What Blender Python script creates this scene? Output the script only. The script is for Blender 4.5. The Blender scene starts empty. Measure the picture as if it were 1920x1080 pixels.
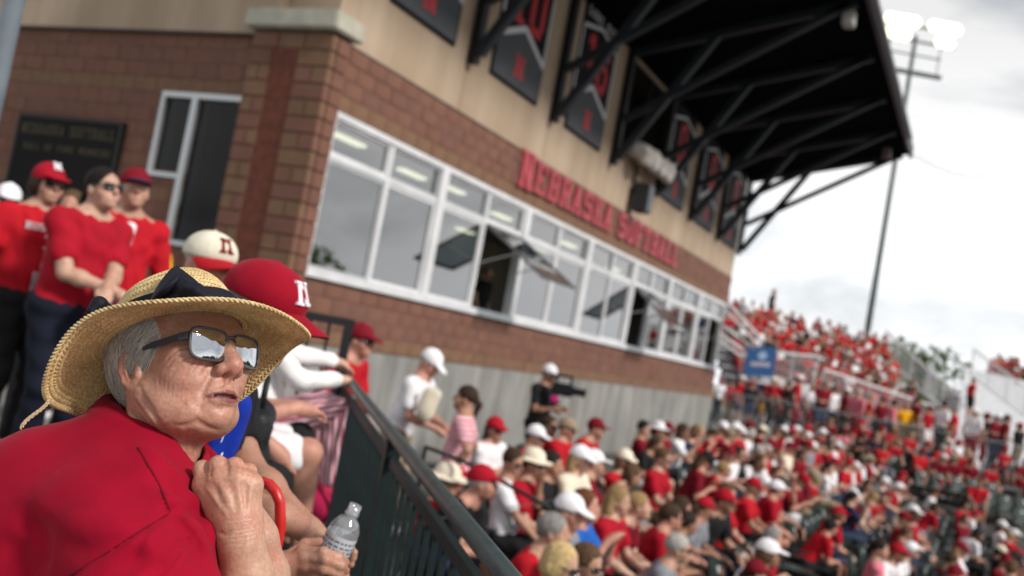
import bpy, bmesh, math, random, os
import numpy as np
from math import sin, cos, pi, radians, sqrt, atan2
from mathutils import Matrix, Vector

# ------------------------------------------------------------------ camera
S = bpy.context.scene
COL = S.collection
YAW, PIT, ROLL = radians(26.2), radians(3.2), radians(10.5)
FPX, CZ = 1867.0, 1.25                       # focal length in px of a 1920 frame (35 mm lens), eye height above the deck
c_f = np.array([-sin(YAW)*cos(PIT), cos(YAW)*cos(PIT), sin(PIT)])
c_r0 = np.array([cos(YAW), sin(YAW), 0.0]); c_u0 = np.cross(c_r0, c_f)
c_x = cos(ROLL)*c_r0 + sin(ROLL)*c_u0
c_y = -sin(ROLL)*c_r0 + cos(ROLL)*c_u0
C0 = np.array([0.0, 0.0, CZ])
cam_d = bpy.data.cameras.new('camera'); cam = bpy.data.objects.new('camera', cam_d); COL.objects.link(cam)
cam.matrix_world = Matrix(((c_x[0], c_y[0], -c_f[0], 0), (c_x[1], c_y[1], -c_f[1], 0), (c_x[2], c_y[2], -c_f[2], CZ), (0, 0, 0, 1)))
cam_d.sensor_width = 36.0; cam_d.lens = 36.0*FPX/1920
cam_d.clip_start = 0.05; cam_d.clip_end = 3000
cam_d.dof.use_dof = True; cam_d.dof.focus_distance = 1.455; cam_d.dof.aperture_fstop = 3.6
S.camera = cam
def ray(px, py): return c_f + c_x*(px-960)/FPX - c_y*(py-540)/FPX
def P(px, py, d): return C0 + ray(px, py)*d          # point seen at a pixel of the photograph, d metres ahead
def on_x(px, py, x): r = ray(px, py); return C0 + r*(x/r[0])
def on_z(px, py, z): r = ray(px, py); return C0 + r*((z-CZ)/r[2])

# ------------------------------------------------------------------ sky, sun, exposure
SUN_EL, SUN_AZ = radians(37), radians(98)           # azimuth clockwise from +Y
W = bpy.data.worlds.new('World'); S.world = W; W.use_nodes = True
wt = W.node_tree; wt.nodes.clear()
def wn(t, **k):
    n = wt.nodes.new(t)
    for a, b in k.items(): setattr(n, a, b)
    return n
w_out = wn('ShaderNodeOutputWorld'); w_bg = wn('ShaderNodeBackground')
w_sky = wn('ShaderNodeTexSky', sky_type='NISHITA', sun_disc=False, sun_elevation=SUN_EL, sun_rotation=SUN_AZ, air_density=1.0, dust_density=2.0)
w_co = wn('ShaderNodeTexCoord'); w_sep = wn('ShaderNodeSeparateXYZ'); wt.links.new(w_co.outputs['Generated'], w_sep.inputs[0])
w_map = wn('ShaderNodeMapping'); w_map.inputs['Scale'].default_value = (1, 1, 2.6); wt.links.new(w_co.outputs['Generated'], w_map.inputs[0])
w_n1 = wn('ShaderNodeTexNoise'); w_n1.inputs['Scale'].default_value = 3.1; w_n1.inputs['Detail'].default_value = 7; w_n1.inputs['Roughness'].default_value = .55; w_n1.inputs['Distortion'].default_value = .4
w_n2 = wn('ShaderNodeTexNoise'); w_n2.inputs['Scale'].default_value = 1.7; w_n2.inputs['Detail'].default_value = 5
for n in (w_n1, w_n2): wt.links.new(w_map.outputs[0], n.inputs['Vector'])
w_r1 = wn('ShaderNodeValToRGB'); w_r1.color_ramp.elements[0].position = .22; w_r1.color_ramp.elements[1].position = .50      # cloud cover
w_r2 = wn('ShaderNodeValToRGB')                                                                                                # cloud brightness
e = w_r2.color_ramp.elements; e[0].position = .30; e[0].color = (.76, .79, .87, 1); e[1].position = .60; e[1].color = (1.08, 1.08, 1.08, 1)
wt.links.new(w_n1.outputs[0], w_r1.inputs[0]); wt.links.new(w_n2.outputs[0], w_r2.inputs[0])
w_mul = wn('ShaderNodeMix', data_type='RGBA', blend_type='MULTIPLY'); w_mul.inputs[0].default_value = 1
wt.links.new(w_sky.outputs[0], w_mul.inputs[6]); w_mul.inputs[7].default_value = (.085, .085, .085, 1)
w_mix = wn('ShaderNodeMix', data_type='RGBA'); wt.links.new(w_r1.outputs[0], w_mix.inputs[0]); wt.links.new(w_mul.outputs[2], w_mix.inputs[6]); wt.links.new(w_r2.outputs[0], w_mix.inputs[7])
w_el = wn('ShaderNodeMapRange'); w_el.inputs[1].default_value = 0.0; w_el.inputs[2].default_value = .36; w_el.inputs[3].default_value = 1.36; w_el.inputs[4].default_value = .80; wt.links.new(w_sep.outputs[2], w_el.inputs[0])   # hazy overcast: palest at the horizon
w_fin = wn('ShaderNodeMix', data_type='RGBA', blend_type='MULTIPLY'); w_fin.inputs[0].default_value = 1; wt.links.new(w_mix.outputs[2], w_fin.inputs[6]); wt.links.new(w_el.outputs[0], w_fin.inputs[7])
wt.links.new(w_fin.outputs[2], w_bg.inputs[0]); w_bg.inputs[1].default_value = 1.0
wt.links.new(w_bg.outputs[0], w_out.inputs[0])
sun_d = bpy.data.lights.new('sun', 'SUN'); sun_d.energy = 3.8; sun_d.angle = radians(8); sun_d.color = (1, .95, .88)
sun = bpy.data.objects.new('sun', sun_d); COL.objects.link(sun)
sd = Vector((sin(SUN_AZ)*cos(SUN_EL), cos(SUN_AZ)*cos(SUN_EL), sin(SUN_EL)))
sun.rotation_euler = sd.to_track_quat('Z', 'Y').to_euler(); sun.location = (20, -10, 40)
S.view_settings.view_transform = 'Standard'; S.view_settings.look = 'None'; S.view_settings.exposure = 0.0; S.view_settings.gamma = 1.0
S.render.engine = 'CYCLES'
S.cycles.use_denoising = True; S.cycles.max_bounces = 6; S.cycles.transparent_max_bounces = 12
S.cycles.sample_clamp_indirect = 8

# ------------------------------------------------------------------ materials
def mat(name, col, rough=.6, var=.0, scale=8.0, bump=0.0, bscale=60.0, metal=0.0, spec=.5, col2=None, sss=0.0, coat=0.0, detail=4, emit=None):
    m = bpy.data.materials.new(name); m.use_nodes = True; nt = m.node_tree; b = nt.nodes['Principled BSDF']
    b.inputs['Base Color'].default_value = (*col, 1); b.inputs['Roughness'].default_value = rough; b.inputs['Metallic'].default_value = metal
    b.inputs['Specular IOR Level'].default_value = spec
    if coat: b.inputs['Coat Weight'].default_value = coat
    if sss:
        b.inputs['Subsurface Weight'].default_value = sss; b.inputs['Subsurface Radius'].default_value = (1, .35, .2); b.inputs['Subsurface Scale'].default_value = .006
    if emit: b.inputs['Emission Color'].default_value = (*emit[0], 1); b.inputs['Emission Strength'].default_value = emit[1]
    tc = nt.nodes.new('ShaderNodeTexCoord')
    if var or col2:
        n = nt.nodes.new('ShaderNodeTexNoise'); n.inputs['Scale'].default_value = scale; n.inputs['Detail'].default_value = detail
        nt.links.new(tc.outputs['Object'], n.inputs['Vector'])
        r = nt.nodes.new('ShaderNodeValToRGB'); r.color_ramp.elements[0].position = .3; r.color_ramp.elements[1].position = .7
        c2 = col2 or tuple(c*(1+var) for c in col); c1 = col if col2 else tuple(c*(1-var) for c in col)
        r.color_ramp.elements[0].color = (*c1, 1); r.color_ramp.elements[1].color = (*c2, 1)
        nt.links.new(n.outputs[0], r.inputs[0]); nt.links.new(r.outputs[0], b.inputs['Base Color'])
    if bump:
        n = nt.nodes.new('ShaderNodeTexNoise'); n.inputs['Scale'].default_value = bscale; n.inputs['Detail'].default_value = 6
        nt.links.new(tc.outputs['Object'], n.inputs['Vector'])
        bp = nt.nodes.new('ShaderNodeBump'); bp.inputs['Strength'].default_value = bump; bp.inputs['Distance'].default_value = .01
        nt.links.new(n.outputs[0], bp.inputs['Height']); nt.links.new(bp.outputs[0], b.inputs['Normal'])
    return m
def streaked(m, amount=.35, scale=2.2, stretch=.12, hpos=(.42, .66)):
    """rain streaks and blotches: a noise stretched down the wall multiplied into the colour"""
    nt = m.node_tree; b = nt.nodes['Principled BSDF']; src = b.inputs['Base Color'].links[0].from_socket; N = nt.nodes.new; tc = N('ShaderNodeTexCoord'); mp = N('ShaderNodeMapping'); mp.inputs['Scale'].default_value = (1, 1, stretch); nt.links.new(tc.outputs['Object'], mp.inputs[0])
    n = N('ShaderNodeTexNoise'); n.inputs['Scale'].default_value = scale; n.inputs['Detail'].default_value = 8; n.inputs['Roughness'].default_value = .65; nt.links.new(mp.outputs[0], n.inputs['Vector']); r = N('ShaderNodeValToRGB'); r.color_ramp.elements[0].position, r.color_ramp.elements[1].position = hpos; v = 1-amount
    r.color_ramp.elements[0].color = (v, v*.97, v*.92, 1); r.color_ramp.elements[1].color = (1.04, 1.04, 1.04, 1); nt.links.new(n.outputs[0], r.inputs[0]); mx = N('ShaderNodeMix'); mx.data_type = 'RGBA'; mx.blend_type = 'MULTIPLY'; mx.inputs[0].default_value = 1; nt.links.new(src, mx.inputs[6]); nt.links.new(r.outputs[0], mx.inputs[7]); nt.links.new(mx.outputs[2], b.inputs['Base Color']); return m
_MC = {}
def cmat(kind, col, **k):
    key = (kind, tuple(round(c, 3) for c in col))
    if key not in _MC: _MC[key] = mat(kind, col, **k)
    return _MC[key]

# ------------------------------------------------------------------ objects
def link(o, parent=None):
    COL.objects.link(o)
    if parent is not None: o.parent = parent
    return o
def tag(o, label=None, cat=None, group=None, kind=None):
    if label: o['label'] = label
    if cat: o['category'] = cat
    if group: o['group'] = group
    if kind: o['kind'] = kind
    return o
def empty(name, loc=(0, 0, 0), rz=0, parent=None):
    o = bpy.data.objects.new(name, None); o.empty_display_size = .1; link(o, parent); o.location = loc; o.rotation_euler = (0, 0, rz); return o
def mesh_data(name, v, f, mats=(), smooth=False, fmat=None):
    me = bpy.data.meshes.new(name)
    v = np.asarray(v, dtype=np.float32)
    if isinstance(f, np.ndarray) and f.ndim == 2:
        n, k = f.shape
        me.vertices.add(len(v)); me.vertices.foreach_set('co', v.ravel())
        me.loops.add(n*k); me.loops.foreach_set('vertex_index', f.astype(np.int32).ravel())
        me.polygons.add(n); me.polygons.foreach_set('loop_start', np.arange(0, n*k, k, dtype=np.int32))
        me.update(calc_edges=True)
    else:
        me.from_pydata([tuple(map(float, p)) for p in v], [], [tuple(map(int, p)) for p in f])
    for m in mats: me.materials.append(m)
    if fmat is not None: me.polygons.foreach_set('material_index', np.asarray(fmat, dtype=np.int32))
    if smooth: me.polygons.foreach_set('use_smooth', np.ones(len(me.polygons), dtype=bool))
    me.update(); return me
def mobj(name, v, f, m, parent=None, smooth=False, fmat=None):
    ms = m if isinstance(m, (list, tuple)) else [m]
    return link(bpy.data.objects.new(name, mesh_data(name, v, f, ms, smooth, fmat)), parent)
class MB:
    """collects boxes, bars, tubes and prisms; build() links them as one mesh object"""
    def __init__(s): s.v = []; s.f = []; s.m = []; s.mi = 0
    def add(s, v, f):
        o = len(s.v); s.v += [tuple(map(float, p)) for p in v]; s.f += [tuple(i+o for i in q) for q in f]; s.m += [s.mi]*len(f); return s
    def box(s, a, b, bev=0.0):
        (x0, y0, z0), (x1, y1, z1) = a, b
        x0, x1 = min(x0, x1), max(x0, x1); y0, y1 = min(y0, y1), max(y0, y1); z0, z1 = min(z0, z1), max(z0, z1)
        if bev <= 0:
            v = [(x, y, z) for z in (z0, z1) for y in (y0, y1) for x in (x0, x1)]
            return s.add(v, [(0, 2, 3, 1), (4, 5, 7, 6), (0, 1, 5, 4), (2, 6, 7, 3), (0, 4, 6, 2), (1, 3, 7, 5)])
        bm = bmesh.new(); bmesh.ops.create_cube(bm, size=1)
        for q in bm.verts: q.co = (x0+(q.co.x+.5)*(x1-x0), y0+(q.co.y+.5)*(y1-y0), z0+(q.co.z+.5)*(z1-z0))
        bmesh.ops.bevel(bm, geom=bm.edges[:], offset=bev, segments=2, affect='EDGES')
        bm.verts.index_update(); s.add([q.co for q in bm.verts], [[q.index for q in fa.verts] for fa in bm.faces]); bm.free(); return s
    def bar(s, p, q, w, h=None, up=(0, 0, 1)):
        p, q = np.array(p, float), np.array(q, float); h = h or w; d = q-p; d /= np.linalg.norm(d)
        a = np.cross(d, up)
        if np.linalg.norm(a) < 1e-4: a = np.cross(d, (0, 1, 0))
        a /= np.linalg.norm(a); b = np.cross(a, d)
        v = [t + a*sx*w/2 + b*sy*h/2 for t in (p, q) for sx, sy in ((-1, -1), (1, -1), (1, 1), (-1, 1))]
        return s.add(v, [(0, 1, 2, 3), (7, 6, 5, 4), (0, 4, 5, 1), (1, 5, 6, 2), (2, 6, 7, 3), (3, 7, 4, 0)])
    def tube(s, pts, r, n=8, cap=True):
        pts = [np.array(p, float) for p in pts]; rs = r if isinstance(r, (list, tuple, np.ndarray)) else [r]*len(pts)
        ref = None; V = []
        for i, p in enumerate(pts):
            d = pts[min(i+1, len(pts)-1)]-pts[max(i-1, 0)]; d = d/(np.linalg.norm(d)+1e-12)
            if ref is None:
                ref = np.cross(d, (0, 0, 1)) if abs(d[2]) < .9 else np.cross(d, (0, 1, 0))
            a = ref - d*np.dot(ref, d); a /= np.linalg.norm(a)+1e-12; ref = a; b = np.cross(d, a)
            V += [p + rs[i]*(a*cos(2*pi*k/n)+b*sin(2*pi*k/n)) for k in range(n)]
        Fc = [(i*n+k, i*n+(k+1) % n, (i+1)*n+(k+1) % n, (i+1)*n+k) for i in range(len(pts)-1) for k in range(n)]
        if cap: Fc += [tuple(range(n))[::-1], tuple(range((len(pts)-1)*n, len(pts)*n))]
        return s.add(V, Fc)
    def prism(s, poly, axis, a, b):
        """polygon in the two other axes (ccw list), extruded along axis (0,1,2) from a to b"""
        n = len(poly); V = []
        for t in (a, b):
            for (p, q) in poly:
                c = [p, q]; c.insert(axis, t); V.append(c)
        return s.add(V, [tuple(range(n))[::-1], tuple(range(n, 2*n))] + [(k, (k+1) % n, n+(k+1) % n, n+k) for k in range(n)])
    def lathe(s, prof, n=24, c=(0, 0, 0)):
        V = [(c[0]+r*cos(2*pi*k/n), c[1]+r*sin(2*pi*k/n), c[2]+z) for r, z in prof for k in range(n)]
        Fc = [(i*n+k, i*n+(k+1) % n, (i+1)*n+(k+1) % n, (i+1)*n+k) for i in range(len(prof)-1) for k in range(n)]
        return s.add(V, Fc)
    def data(s, name, m, smooth=False):
        ms = m if isinstance(m, (list, tuple)) else [m]
        return mesh_data(name, s.v, s.f, ms, smooth, s.m)
    def build(s, name, m, parent=None, smooth=False):
        return link(bpy.data.objects.new(name, s.data(name, m, smooth)), parent)
def xf(o, loc=(0, 0, 0), rot=(0, 0, 0), sc=1.0):
    o.location = loc; o.rotation_euler = rot; o.scale = (sc, sc, sc) if not isinstance(sc, (tuple, list)) else sc; return o
def copy_tree(o, parent=None):
    c = o.copy(); link(c, parent)
    for ch in [x for x in o.children]: copy_tree(ch, c)
    return c

# ------------------------------------------------------------------ signed-distance sculpting (smooth unions meshed by surface nets)
def smin(a, b, k):
    if k <= 0: return np.minimum(a, b)
    h = np.maximum(k-np.abs(a-b), 0)/k
    return np.minimum(a, b) - h*h*k*.25
class Sculpt:
    def __init__(s, lo, hi, h):
        s.lo = np.array(lo, float); s.h = h; s.n = [int(math.ceil((b-a)/h))+1 for a, b in zip(lo, hi)]
        s.ax = [(s.lo[i]+h*np.arange(s.n[i])).astype(np.float32) for i in range(3)]
        s.F = np.full(s.n, .2, np.float32)
    def _op(s, lo, hi, fn, k, op):
        m = k + 3*s.h; sl = []
        for i in range(3):
            a = max(0, int((lo[i]-m-s.lo[i])/s.h)); b = min(s.n[i], int((hi[i]+m-s.lo[i])/s.h)+2)
            if b <= a: return s
            sl.append(slice(a, b))
        X = s.ax[0][sl[0]][:, None, None]; Y = s.ax[1][sl[1]][None, :, None]; Z = s.ax[2][sl[2]][None, None, :]
        d = fn(X, Y, Z); sl = tuple(sl); A = s.F[sl]
        if op == '+': s.F[sl] = smin(A, d, k)
        elif op == '-': s.F[sl] = -smin(-A, d, k)
        elif op == '&': s.F[sl] = -smin(-A, -d, k)
        else: s.F[sl] = A + d
        return s
    def ell(s, c, r, k=.01, op='+', rot=None):
        r = (r, r, r) if np.isscalar(r) else r; R = None if rot is None else np.array(rot.to_matrix() if hasattr(rot, 'to_matrix') else rot, dtype=np.float32)
        def fn(X, Y, Z):
            x, y, z = X-c[0], Y-c[1], Z-c[2]
            if R is not None: x, y, z = R[0, 0]*x+R[1, 0]*y+R[2, 0]*z, R[0, 1]*x+R[1, 1]*y+R[2, 1]*z, R[0, 2]*x+R[1, 2]*y+R[2, 2]*z
            k0 = np.sqrt((x/r[0])**2+(y/r[1])**2+(z/r[2])**2)+1e-6
            k1 = np.sqrt((x/r[0]**2)**2+(y/r[1]**2)**2+(z/r[2]**2)**2)+1e-6
            return (k0*(k0-1)/k1).astype(np.float32)
        M = max(r) if R is not None else None
        ext = (M, M, M) if M else r
        return s._op([c[i]-ext[i] for i in range(3)], [c[i]+ext[i] for i in range(3)], fn, k, op)
    def cap(s, a, b, ra, rb=None, k=.01, op='+', flat=None):
        rb = ra if rb is None else rb; a = np.array(a, float); b = np.array(b, float); d = b-a; L2 = float(d@d)+1e-12; R = max(ra, rb)
        def fn(X, Y, Z):
            x, y, z = X-a[0], Y-a[1], Z-a[2]
            t = np.clip((x*d[0]+y*d[1]+z*d[2])/L2, 0, 1)
            return (np.sqrt((x-t*d[0])**2+(y-t*d[1])**2+(z-t*d[2])**2)-(ra+(rb-ra)*t)).astype(np.float32)
        return s._op(np.minimum(a, b)-R, np.maximum(a, b)+R, fn, k, op)
    def chain(s, pts, rs, k=.01, op='+'):
        rs = [rs]*len(pts) if np.isscalar(rs) else rs
        for i in range(len(pts)-1): s.cap(pts[i], pts[i+1], rs[i], rs[i+1], k, op)
        return s
    def sym(s, what, *a, **k):
        for sg in (1, -1):
            def fl(p): return (p[0]*sg, p[1], p[2])
            if what == 'ell': s.ell(fl(a[0]), a[1], **k)
            elif what == 'cap': s.cap(fl(a[0]), fl(a[1]), *a[2:], **k)
            else: s.chain([fl(p) for p in a[0]], *a[1:], **k)
        return s
    def field(s, lo, hi, fn, op='add', k=0): return s._op(lo, hi, fn, k, op)
    def val(s, p):
        q = (np.atleast_2d(p)-s.lo)/s.h; q = np.clip(q, 0, np.array(s.n)-1.001); i = q.astype(int); t = q-i; out = 0
        for dx in (0, 1):
            for dy in (0, 1):
                for dz in (0, 1):
                    out = out + s.F[i[:, 0]+dx, i[:, 1]+dy, i[:, 2]+dz]*(t[:, 0] if dx else 1-t[:, 0])*(t[:, 1] if dy else 1-t[:, 1])*(t[:, 2] if dz else 1-t[:, 2])
        return out
    def hit(s, o, d, t0, t1):
        t = np.arange(t0, t1, s.h*.5); f = s.val(o+t[:, None]*d); i = np.nonzero(f < 0)[0]
        return o+d*t[i[0]] if len(i) else None
    def snap(s, p, it=6):
        p = np.array(p, float); e = s.h
        for _ in range(it):
            g = np.array([s.val(p+np.eye(3)[a]*e)[0]-s.val(p-np.eye(3)[a]*e)[0] for a in range(3)]); n = np.linalg.norm(g)
            if n < 1e-9: break
            p = p-g/n*s.val(p)[0]*.8
        return p
    def groove(s, pts, depth, width):
        """crease (depth > 0) or ridge (depth < 0) along a polyline lying on the surface; depth may taper per point"""
        pts = [np.array(p, float) for p in pts]; ds = [depth]*len(pts) if np.isscalar(depth) else depth
        def fn(X, Y, Z):
            best = None
            for i in range(len(pts)-1):
                a, d = pts[i], pts[i+1]-pts[i]; x, y, z = X-a[0], Y-a[1], Z-a[2]; t = np.clip((x*d[0]+y*d[1]+z*d[2])/(float(d@d)+1e-12), 0, 1)
                q = ((x-t*d[0])**2+(y-t*d[1])**2+(z-t*d[2])**2)/width**2; w = ds[i]+(ds[i+1]-ds[i])*t
                if best is None: best, bw = q, w
                else: bw = np.where(q < best, w, bw); best = np.minimum(q, best)
            return (bw*np.exp(-best)).astype(np.float32)
        return s._op(np.min(pts, 0)-width*2.2, np.max(pts, 0)+width*2.2, fn, 0, 'add')
    def mesh(s):
        F = s.F; I = F < 0; nx, ny, nz = F.shape
        c = np.zeros((nx-1, ny-1, nz-1), np.uint8)
        for dx in (0, 1):
            for dy in (0, 1):
                for dz in (0, 1): c += I[dx:nx-1+dx, dy:ny-1+dy, dz:nz-1+dz]
        act = (c > 0) & (c < 8); ii, jj, kk = np.nonzero(act)
        vid = np.full(act.shape, -1, np.int32); vid[ii, jj, kk] = np.arange(len(ii))
        acc = np.zeros((len(ii), 3), np.float32); cnt = np.zeros(len(ii), np.float32)
        for axis in range(3):
            o1, o2 = [q for q in range(3) if q != axis]
            for p in (0, 1):
                for q in (0, 1):
                    A = [0, 0, 0]; A[o1] = p; A[o2] = q; B = A[:]; B[axis] = 1
                    fa = F[ii+A[0], jj+A[1], kk+A[2]]; fb = F[ii+B[0], jj+B[1], kk+B[2]]
                    m = (fa < 0) != (fb < 0); t = np.where(m, fa/np.where(m, fa-fb, 1), 0)
                    for d in range(3): acc[:, d] += np.where(m, (A[d] + (t if d == axis else 0)), 0)
                    cnt += m
        v = acc/cnt[:, None] + np.stack([ii, jj, kk], 1); v = v*s.h + s.lo
        Q = []
        for axis in range(3):
            o1, o2 = (axis+1) % 3, (axis+2) % 3
            sl0 = [slice(1, -1)]*3; sl0[axis] = slice(0, -1); sl1 = [slice(1, -1)]*3; sl1[axis] = slice(1, None)
            a, b = I[tuple(sl0)], I[tuple(sl1)]
            for flip, m in ((0, a & ~b), (1, ~a & b)):
                idx = np.stack(np.nonzero(m), 1)
                if not len(idx): continue
                off = np.array([1, 1, 1]); off[axis] = 0; idx = idx+off
                cs = []
                for p, q in ((-1, -1), (0, -1), (0, 0), (-1, 0)):
                    e = idx.copy(); e[:, o1] += p; e[:, o2] += q; cs.append(vid[e[:, 0], e[:, 1], e[:, 2]])
                q4 = np.stack(cs if not flip else cs[::-1], 1); Q.append(q4)
        q = np.concatenate(Q); q = q[(q >= 0).all(1)]
        return v.astype(np.float32), q
def vcol(me, name, cols):
    a = me.attributes.new(name, 'FLOAT_COLOR', 'POINT'); c = np.ones((len(cols), 4), np.float32); c[:, :cols.shape[1]] = cols; a.data.foreach_set('color', c.ravel())
ONLY = ''
# ================================================================== ground, deck, seating bowl
def floor_of(x): r = max(0, math.floor((x+4.92)/.84)); return -.75-.21*r           # bowl terraces, row r centred on x=-4.5+.84 r
LP, LD = np.array([-.758, 1.741]), np.array([-.64908, .76072])      # edge of the upper deck, up to the corner of the building
LN = np.array([LD[1], -LD[0]])                                                      # towards the field
def y_edge(x): return LP[1]+LD[1]*(LP[0]-x)/-LD[0]
M_FIELD = mat('field_turf', (.045, .075, .025), .9, col2=(.07, .11, .04), scale=.15, bump=.2, bscale=30)
M_DIRT = mat('infield_clay', (.22, .11, .06), .95, var=.2, scale=1.5)
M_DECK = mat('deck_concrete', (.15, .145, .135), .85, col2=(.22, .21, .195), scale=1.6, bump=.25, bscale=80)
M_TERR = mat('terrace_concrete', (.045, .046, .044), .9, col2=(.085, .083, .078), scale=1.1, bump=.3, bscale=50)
M_WALLC = streaked(mat('cast_concrete', (.23, .232, .228), .85, col2=(.33, .33, .32), scale=.9, bump=.25, bscale=40, detail=8), .34, 2.6, .10)
g = mobj('ground', [(-1500, -1500, -3.6), (1500, -1500, -3.6), (1500, 1500, -3.6), (-1500, 1500, -3.6)], [(0, 1, 2, 3)], M_FIELD); tag(g, kind='structure')
b = MB(); N = 48; c = (30, 14); b.add([(c[0]+19*cos(2*pi*k/N), c[1]+19*sin(2*pi*k/N), -3.59) for k in range(N)], [tuple(range(N))])
tag(b.build('infield', M_DIRT), kind='structure')
# deck: everything on the building side of the edge line
p0 = LP-LD*10; p1 = LP+LD*10.2
poly = [(p0[0], p0[1]), (p1[0], p1[1]), (-40, p1[1]), (-40, p0[1])]
b = MB(); b.prism(poly, 2, -3.55, 0.0); deck = b.build('deck', M_DECK); tag(deck, kind='structure')
b = MB()
for k in range(9):                                                   # saw-cut joints as shallow raised edges of separate slabs
    x = -3.2-1.5*k; b.box((x-.006, -8.5, .0), (x+.006, 9.0, .004))
b.build('joint_strip', mat('joint_filler', (.07, .068, .065), .9), deck)
# terraces
b = MB(); NR = 22
for r in range(NR):
    x0, x1, z = -4.92+.84*r, -4.08+.84*r, -.75-.21*r
    if r == 0: x0 = -7.46
    ya = max(y_edge(x0), y_edge(x1))-.9; b.box((x0, ya if r else 3.2, -3.58), (x1-.002, 60, z))
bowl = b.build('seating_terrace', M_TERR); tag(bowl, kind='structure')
b = MB()
for r in range(1, NR):
    x0, z = -4.92+.84*r, -.75-.21*r; b.box((x0-.06, y_edge(x0)+.05, z+.21), (x0+.004, 60, z+.214))
b.build('nosing', mat('nosing_paint', (.14, .135, .13), .8, var=.2), bowl)
# aisle steps: half-height treads between the rows
AIS = [(12.35, 13.35), (22.2, 23.3)]
for (ya, yb) in AIS:
    for r in range(1, NR-6):
        x0, z = -4.92+.84*r, -.75-.21*r; q = MB(); q.box((x0+.003, ya, z+.002), (x0+.36, yb, z+.105), .008); q.build('aisle_step', M_WALLC, bowl)

# ================================================================== the press-box building
M_BLK = [mat('block_red', (.158, .071, .049), .9, var=.13, scale=3, bump=.6, bscale=55), mat('block_brown', (.168, .078, .053), .9, var=.12, scale=3, bump=.6, bscale=55),
         mat('block_plum', (.150, .070, .051), .9, var=.12, scale=3, bump=.6, bscale=55), mat('block_tan', (.170, .092, .054), .9, var=.16, scale=3, bump=.7, bscale=50)]
M_MORT = mat('mortar', (.150, .074, .053), .95, var=.15, scale=20)
M_STUC = streaked(mat('stucco', (.375, .285, .21), .92, col2=(.43, .335, .25), scale=.7, bump=.35, bscale=160, detail=8), .16, 1.6, .10)
M_STONE = mat('cap_stone', (.40, .385, .32), .85, var=.15, scale=5, bump=.3)
M_WHITE = mat('white_frame', (.60, .61, .63), .5, var=.10, scale=3)
M_ALU = mat('mill_aluminium', (.50, .52, .53), .4, metal=.6)
M_STEEL = mat('navy_steel', (.010, .015, .022), .5, var=.25, scale=3)
M_BLACK = mat('black_steel', (.007, .008, .010), .55, spec=.3)
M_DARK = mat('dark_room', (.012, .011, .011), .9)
M_ROOM = mat('room_wall', (.22, .21, .20), .9, var=.1, scale=1)
def glass_material(name, refl=.28, tint=(.48, .53, .55)):
    m = bpy.data.materials.new(name); m.use_nodes = True; nt = m.node_tree; nt.nodes.remove(nt.nodes['Principled BSDF']); N = nt.nodes.new
    gl = N('ShaderNodeBsdfGlossy'); gl.inputs['Roughness'].default_value = .02; tr = N('ShaderNodeBsdfTransparent'); tr.inputs[0].default_value = (*tint, 1)
    fr = N('ShaderNodeFresnel'); fr.inputs[0].default_value = 1.5; ad = N('ShaderNodeMath'); ad.operation = 'ADD'; ad.use_clamp = True; ad.inputs[1].default_value = refl
    nt.links.new(fr.outputs[0], ad.inputs[0]); ge = N('ShaderNodeNewGeometry'); sb_ = N('ShaderNodeMath'); sb_.operation = 'SUBTRACT'; sb_.use_clamp = True; nt.links.new(ad.outputs[0], sb_.inputs[0]); nt.links.new(ge.outputs['Backfacing'], sb_.inputs[1]); mx = N('ShaderNodeMixShader'); nt.links.new(sb_.outputs[0], mx.inputs[0]); nt.links.new(tr.outputs[0], mx.inputs[1]); nt.links.new(gl.outputs[0], mx.inputs[2])
    tc = N('ShaderNodeTexCoord'); n = N('ShaderNodeTexNoise'); n.inputs['Scale'].default_value = .8; bp = N('ShaderNodeBump'); bp.inputs['Strength'].default_value = .03; bp.inputs['Distance'].default_value = .05
    nt.links.new(tc.outputs['Object'], n.inputs['Vector']); nt.links.new(n.outputs[0], bp.inputs['Height']); nt.links.new(bp.outputs[0], gl.inputs['Normal'])
    nt.links.new(mx.outputs[0], nt.nodes['Material Output'].inputs[0]); return m
M_GLASS = glass_material('window_glass'); M_GLASSD = glass_material('tinted_glass', -.025, (.40, .40, .40))
XF, YC, YE = -7.5, 9.1, 30.0
bld = empty('press_box_building', (XF, YC, 0)); tag(bld, 'long brick and stucco press box building under a cantilevered dark roof', 'building')
def bx(b, a, c, bev=0): return b.box((a[0]-XF, a[1]-YC, a[2]), (c[0]-XF, c[1]-YC, c[2]), bev)      # world box into the building's frame
def part(name, m, boxes, parent=None, bev=0):
    b = MB()
    for a, c in boxes: bx(b, a, c, bev)
    return b.build(name, m, parent or bld)
# core walls behind the block facing (openings left for the windows)
part('wall_core', M_MORT, [((-7.7, 9.4, 3.66), (XF+.018, YE, 4.44)), ((-7.7, 9.4, .82), (XF+.018, YE, 1.60)), ((-20, 9.233, 3.62), (-8.5, 9.5, 4.40)), ((-20, 9.233, -.05), (-8.5, 9.5, 1.72)),
     ((-20, 9.233, 1.72), (-9.95, 9.5, 3.62)), ((-9.95, 9.233, 1.72), (-9.36, 9.5, 2.58)), ((-8.48, 9.2, 0), (-7.56, 9.55, 4.4)), ((-7.7, YE-.3, -.7), (XF-.03, YE, 4.4))])
part('back_wall', M_ROOM, [((-12, 9.6, 1.0), (-11.9, YE-.1, 4.3)), ((-12, 9.55, .9), (XF-.2, YE-.1, 1.0)), ((-12, 9.55, 3.74), (XF-.2, YE-.1, 3.80)), ((-11.9, YE-.1, .9), (XF-.1, YE-.06, 4.3)), ((-11.9, 9.52, .9), (XF-.2, 9.6, 1.74)), ((-8.48, 9.55, 1.74), (XF-.2, 9.6, 4.3))])
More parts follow.
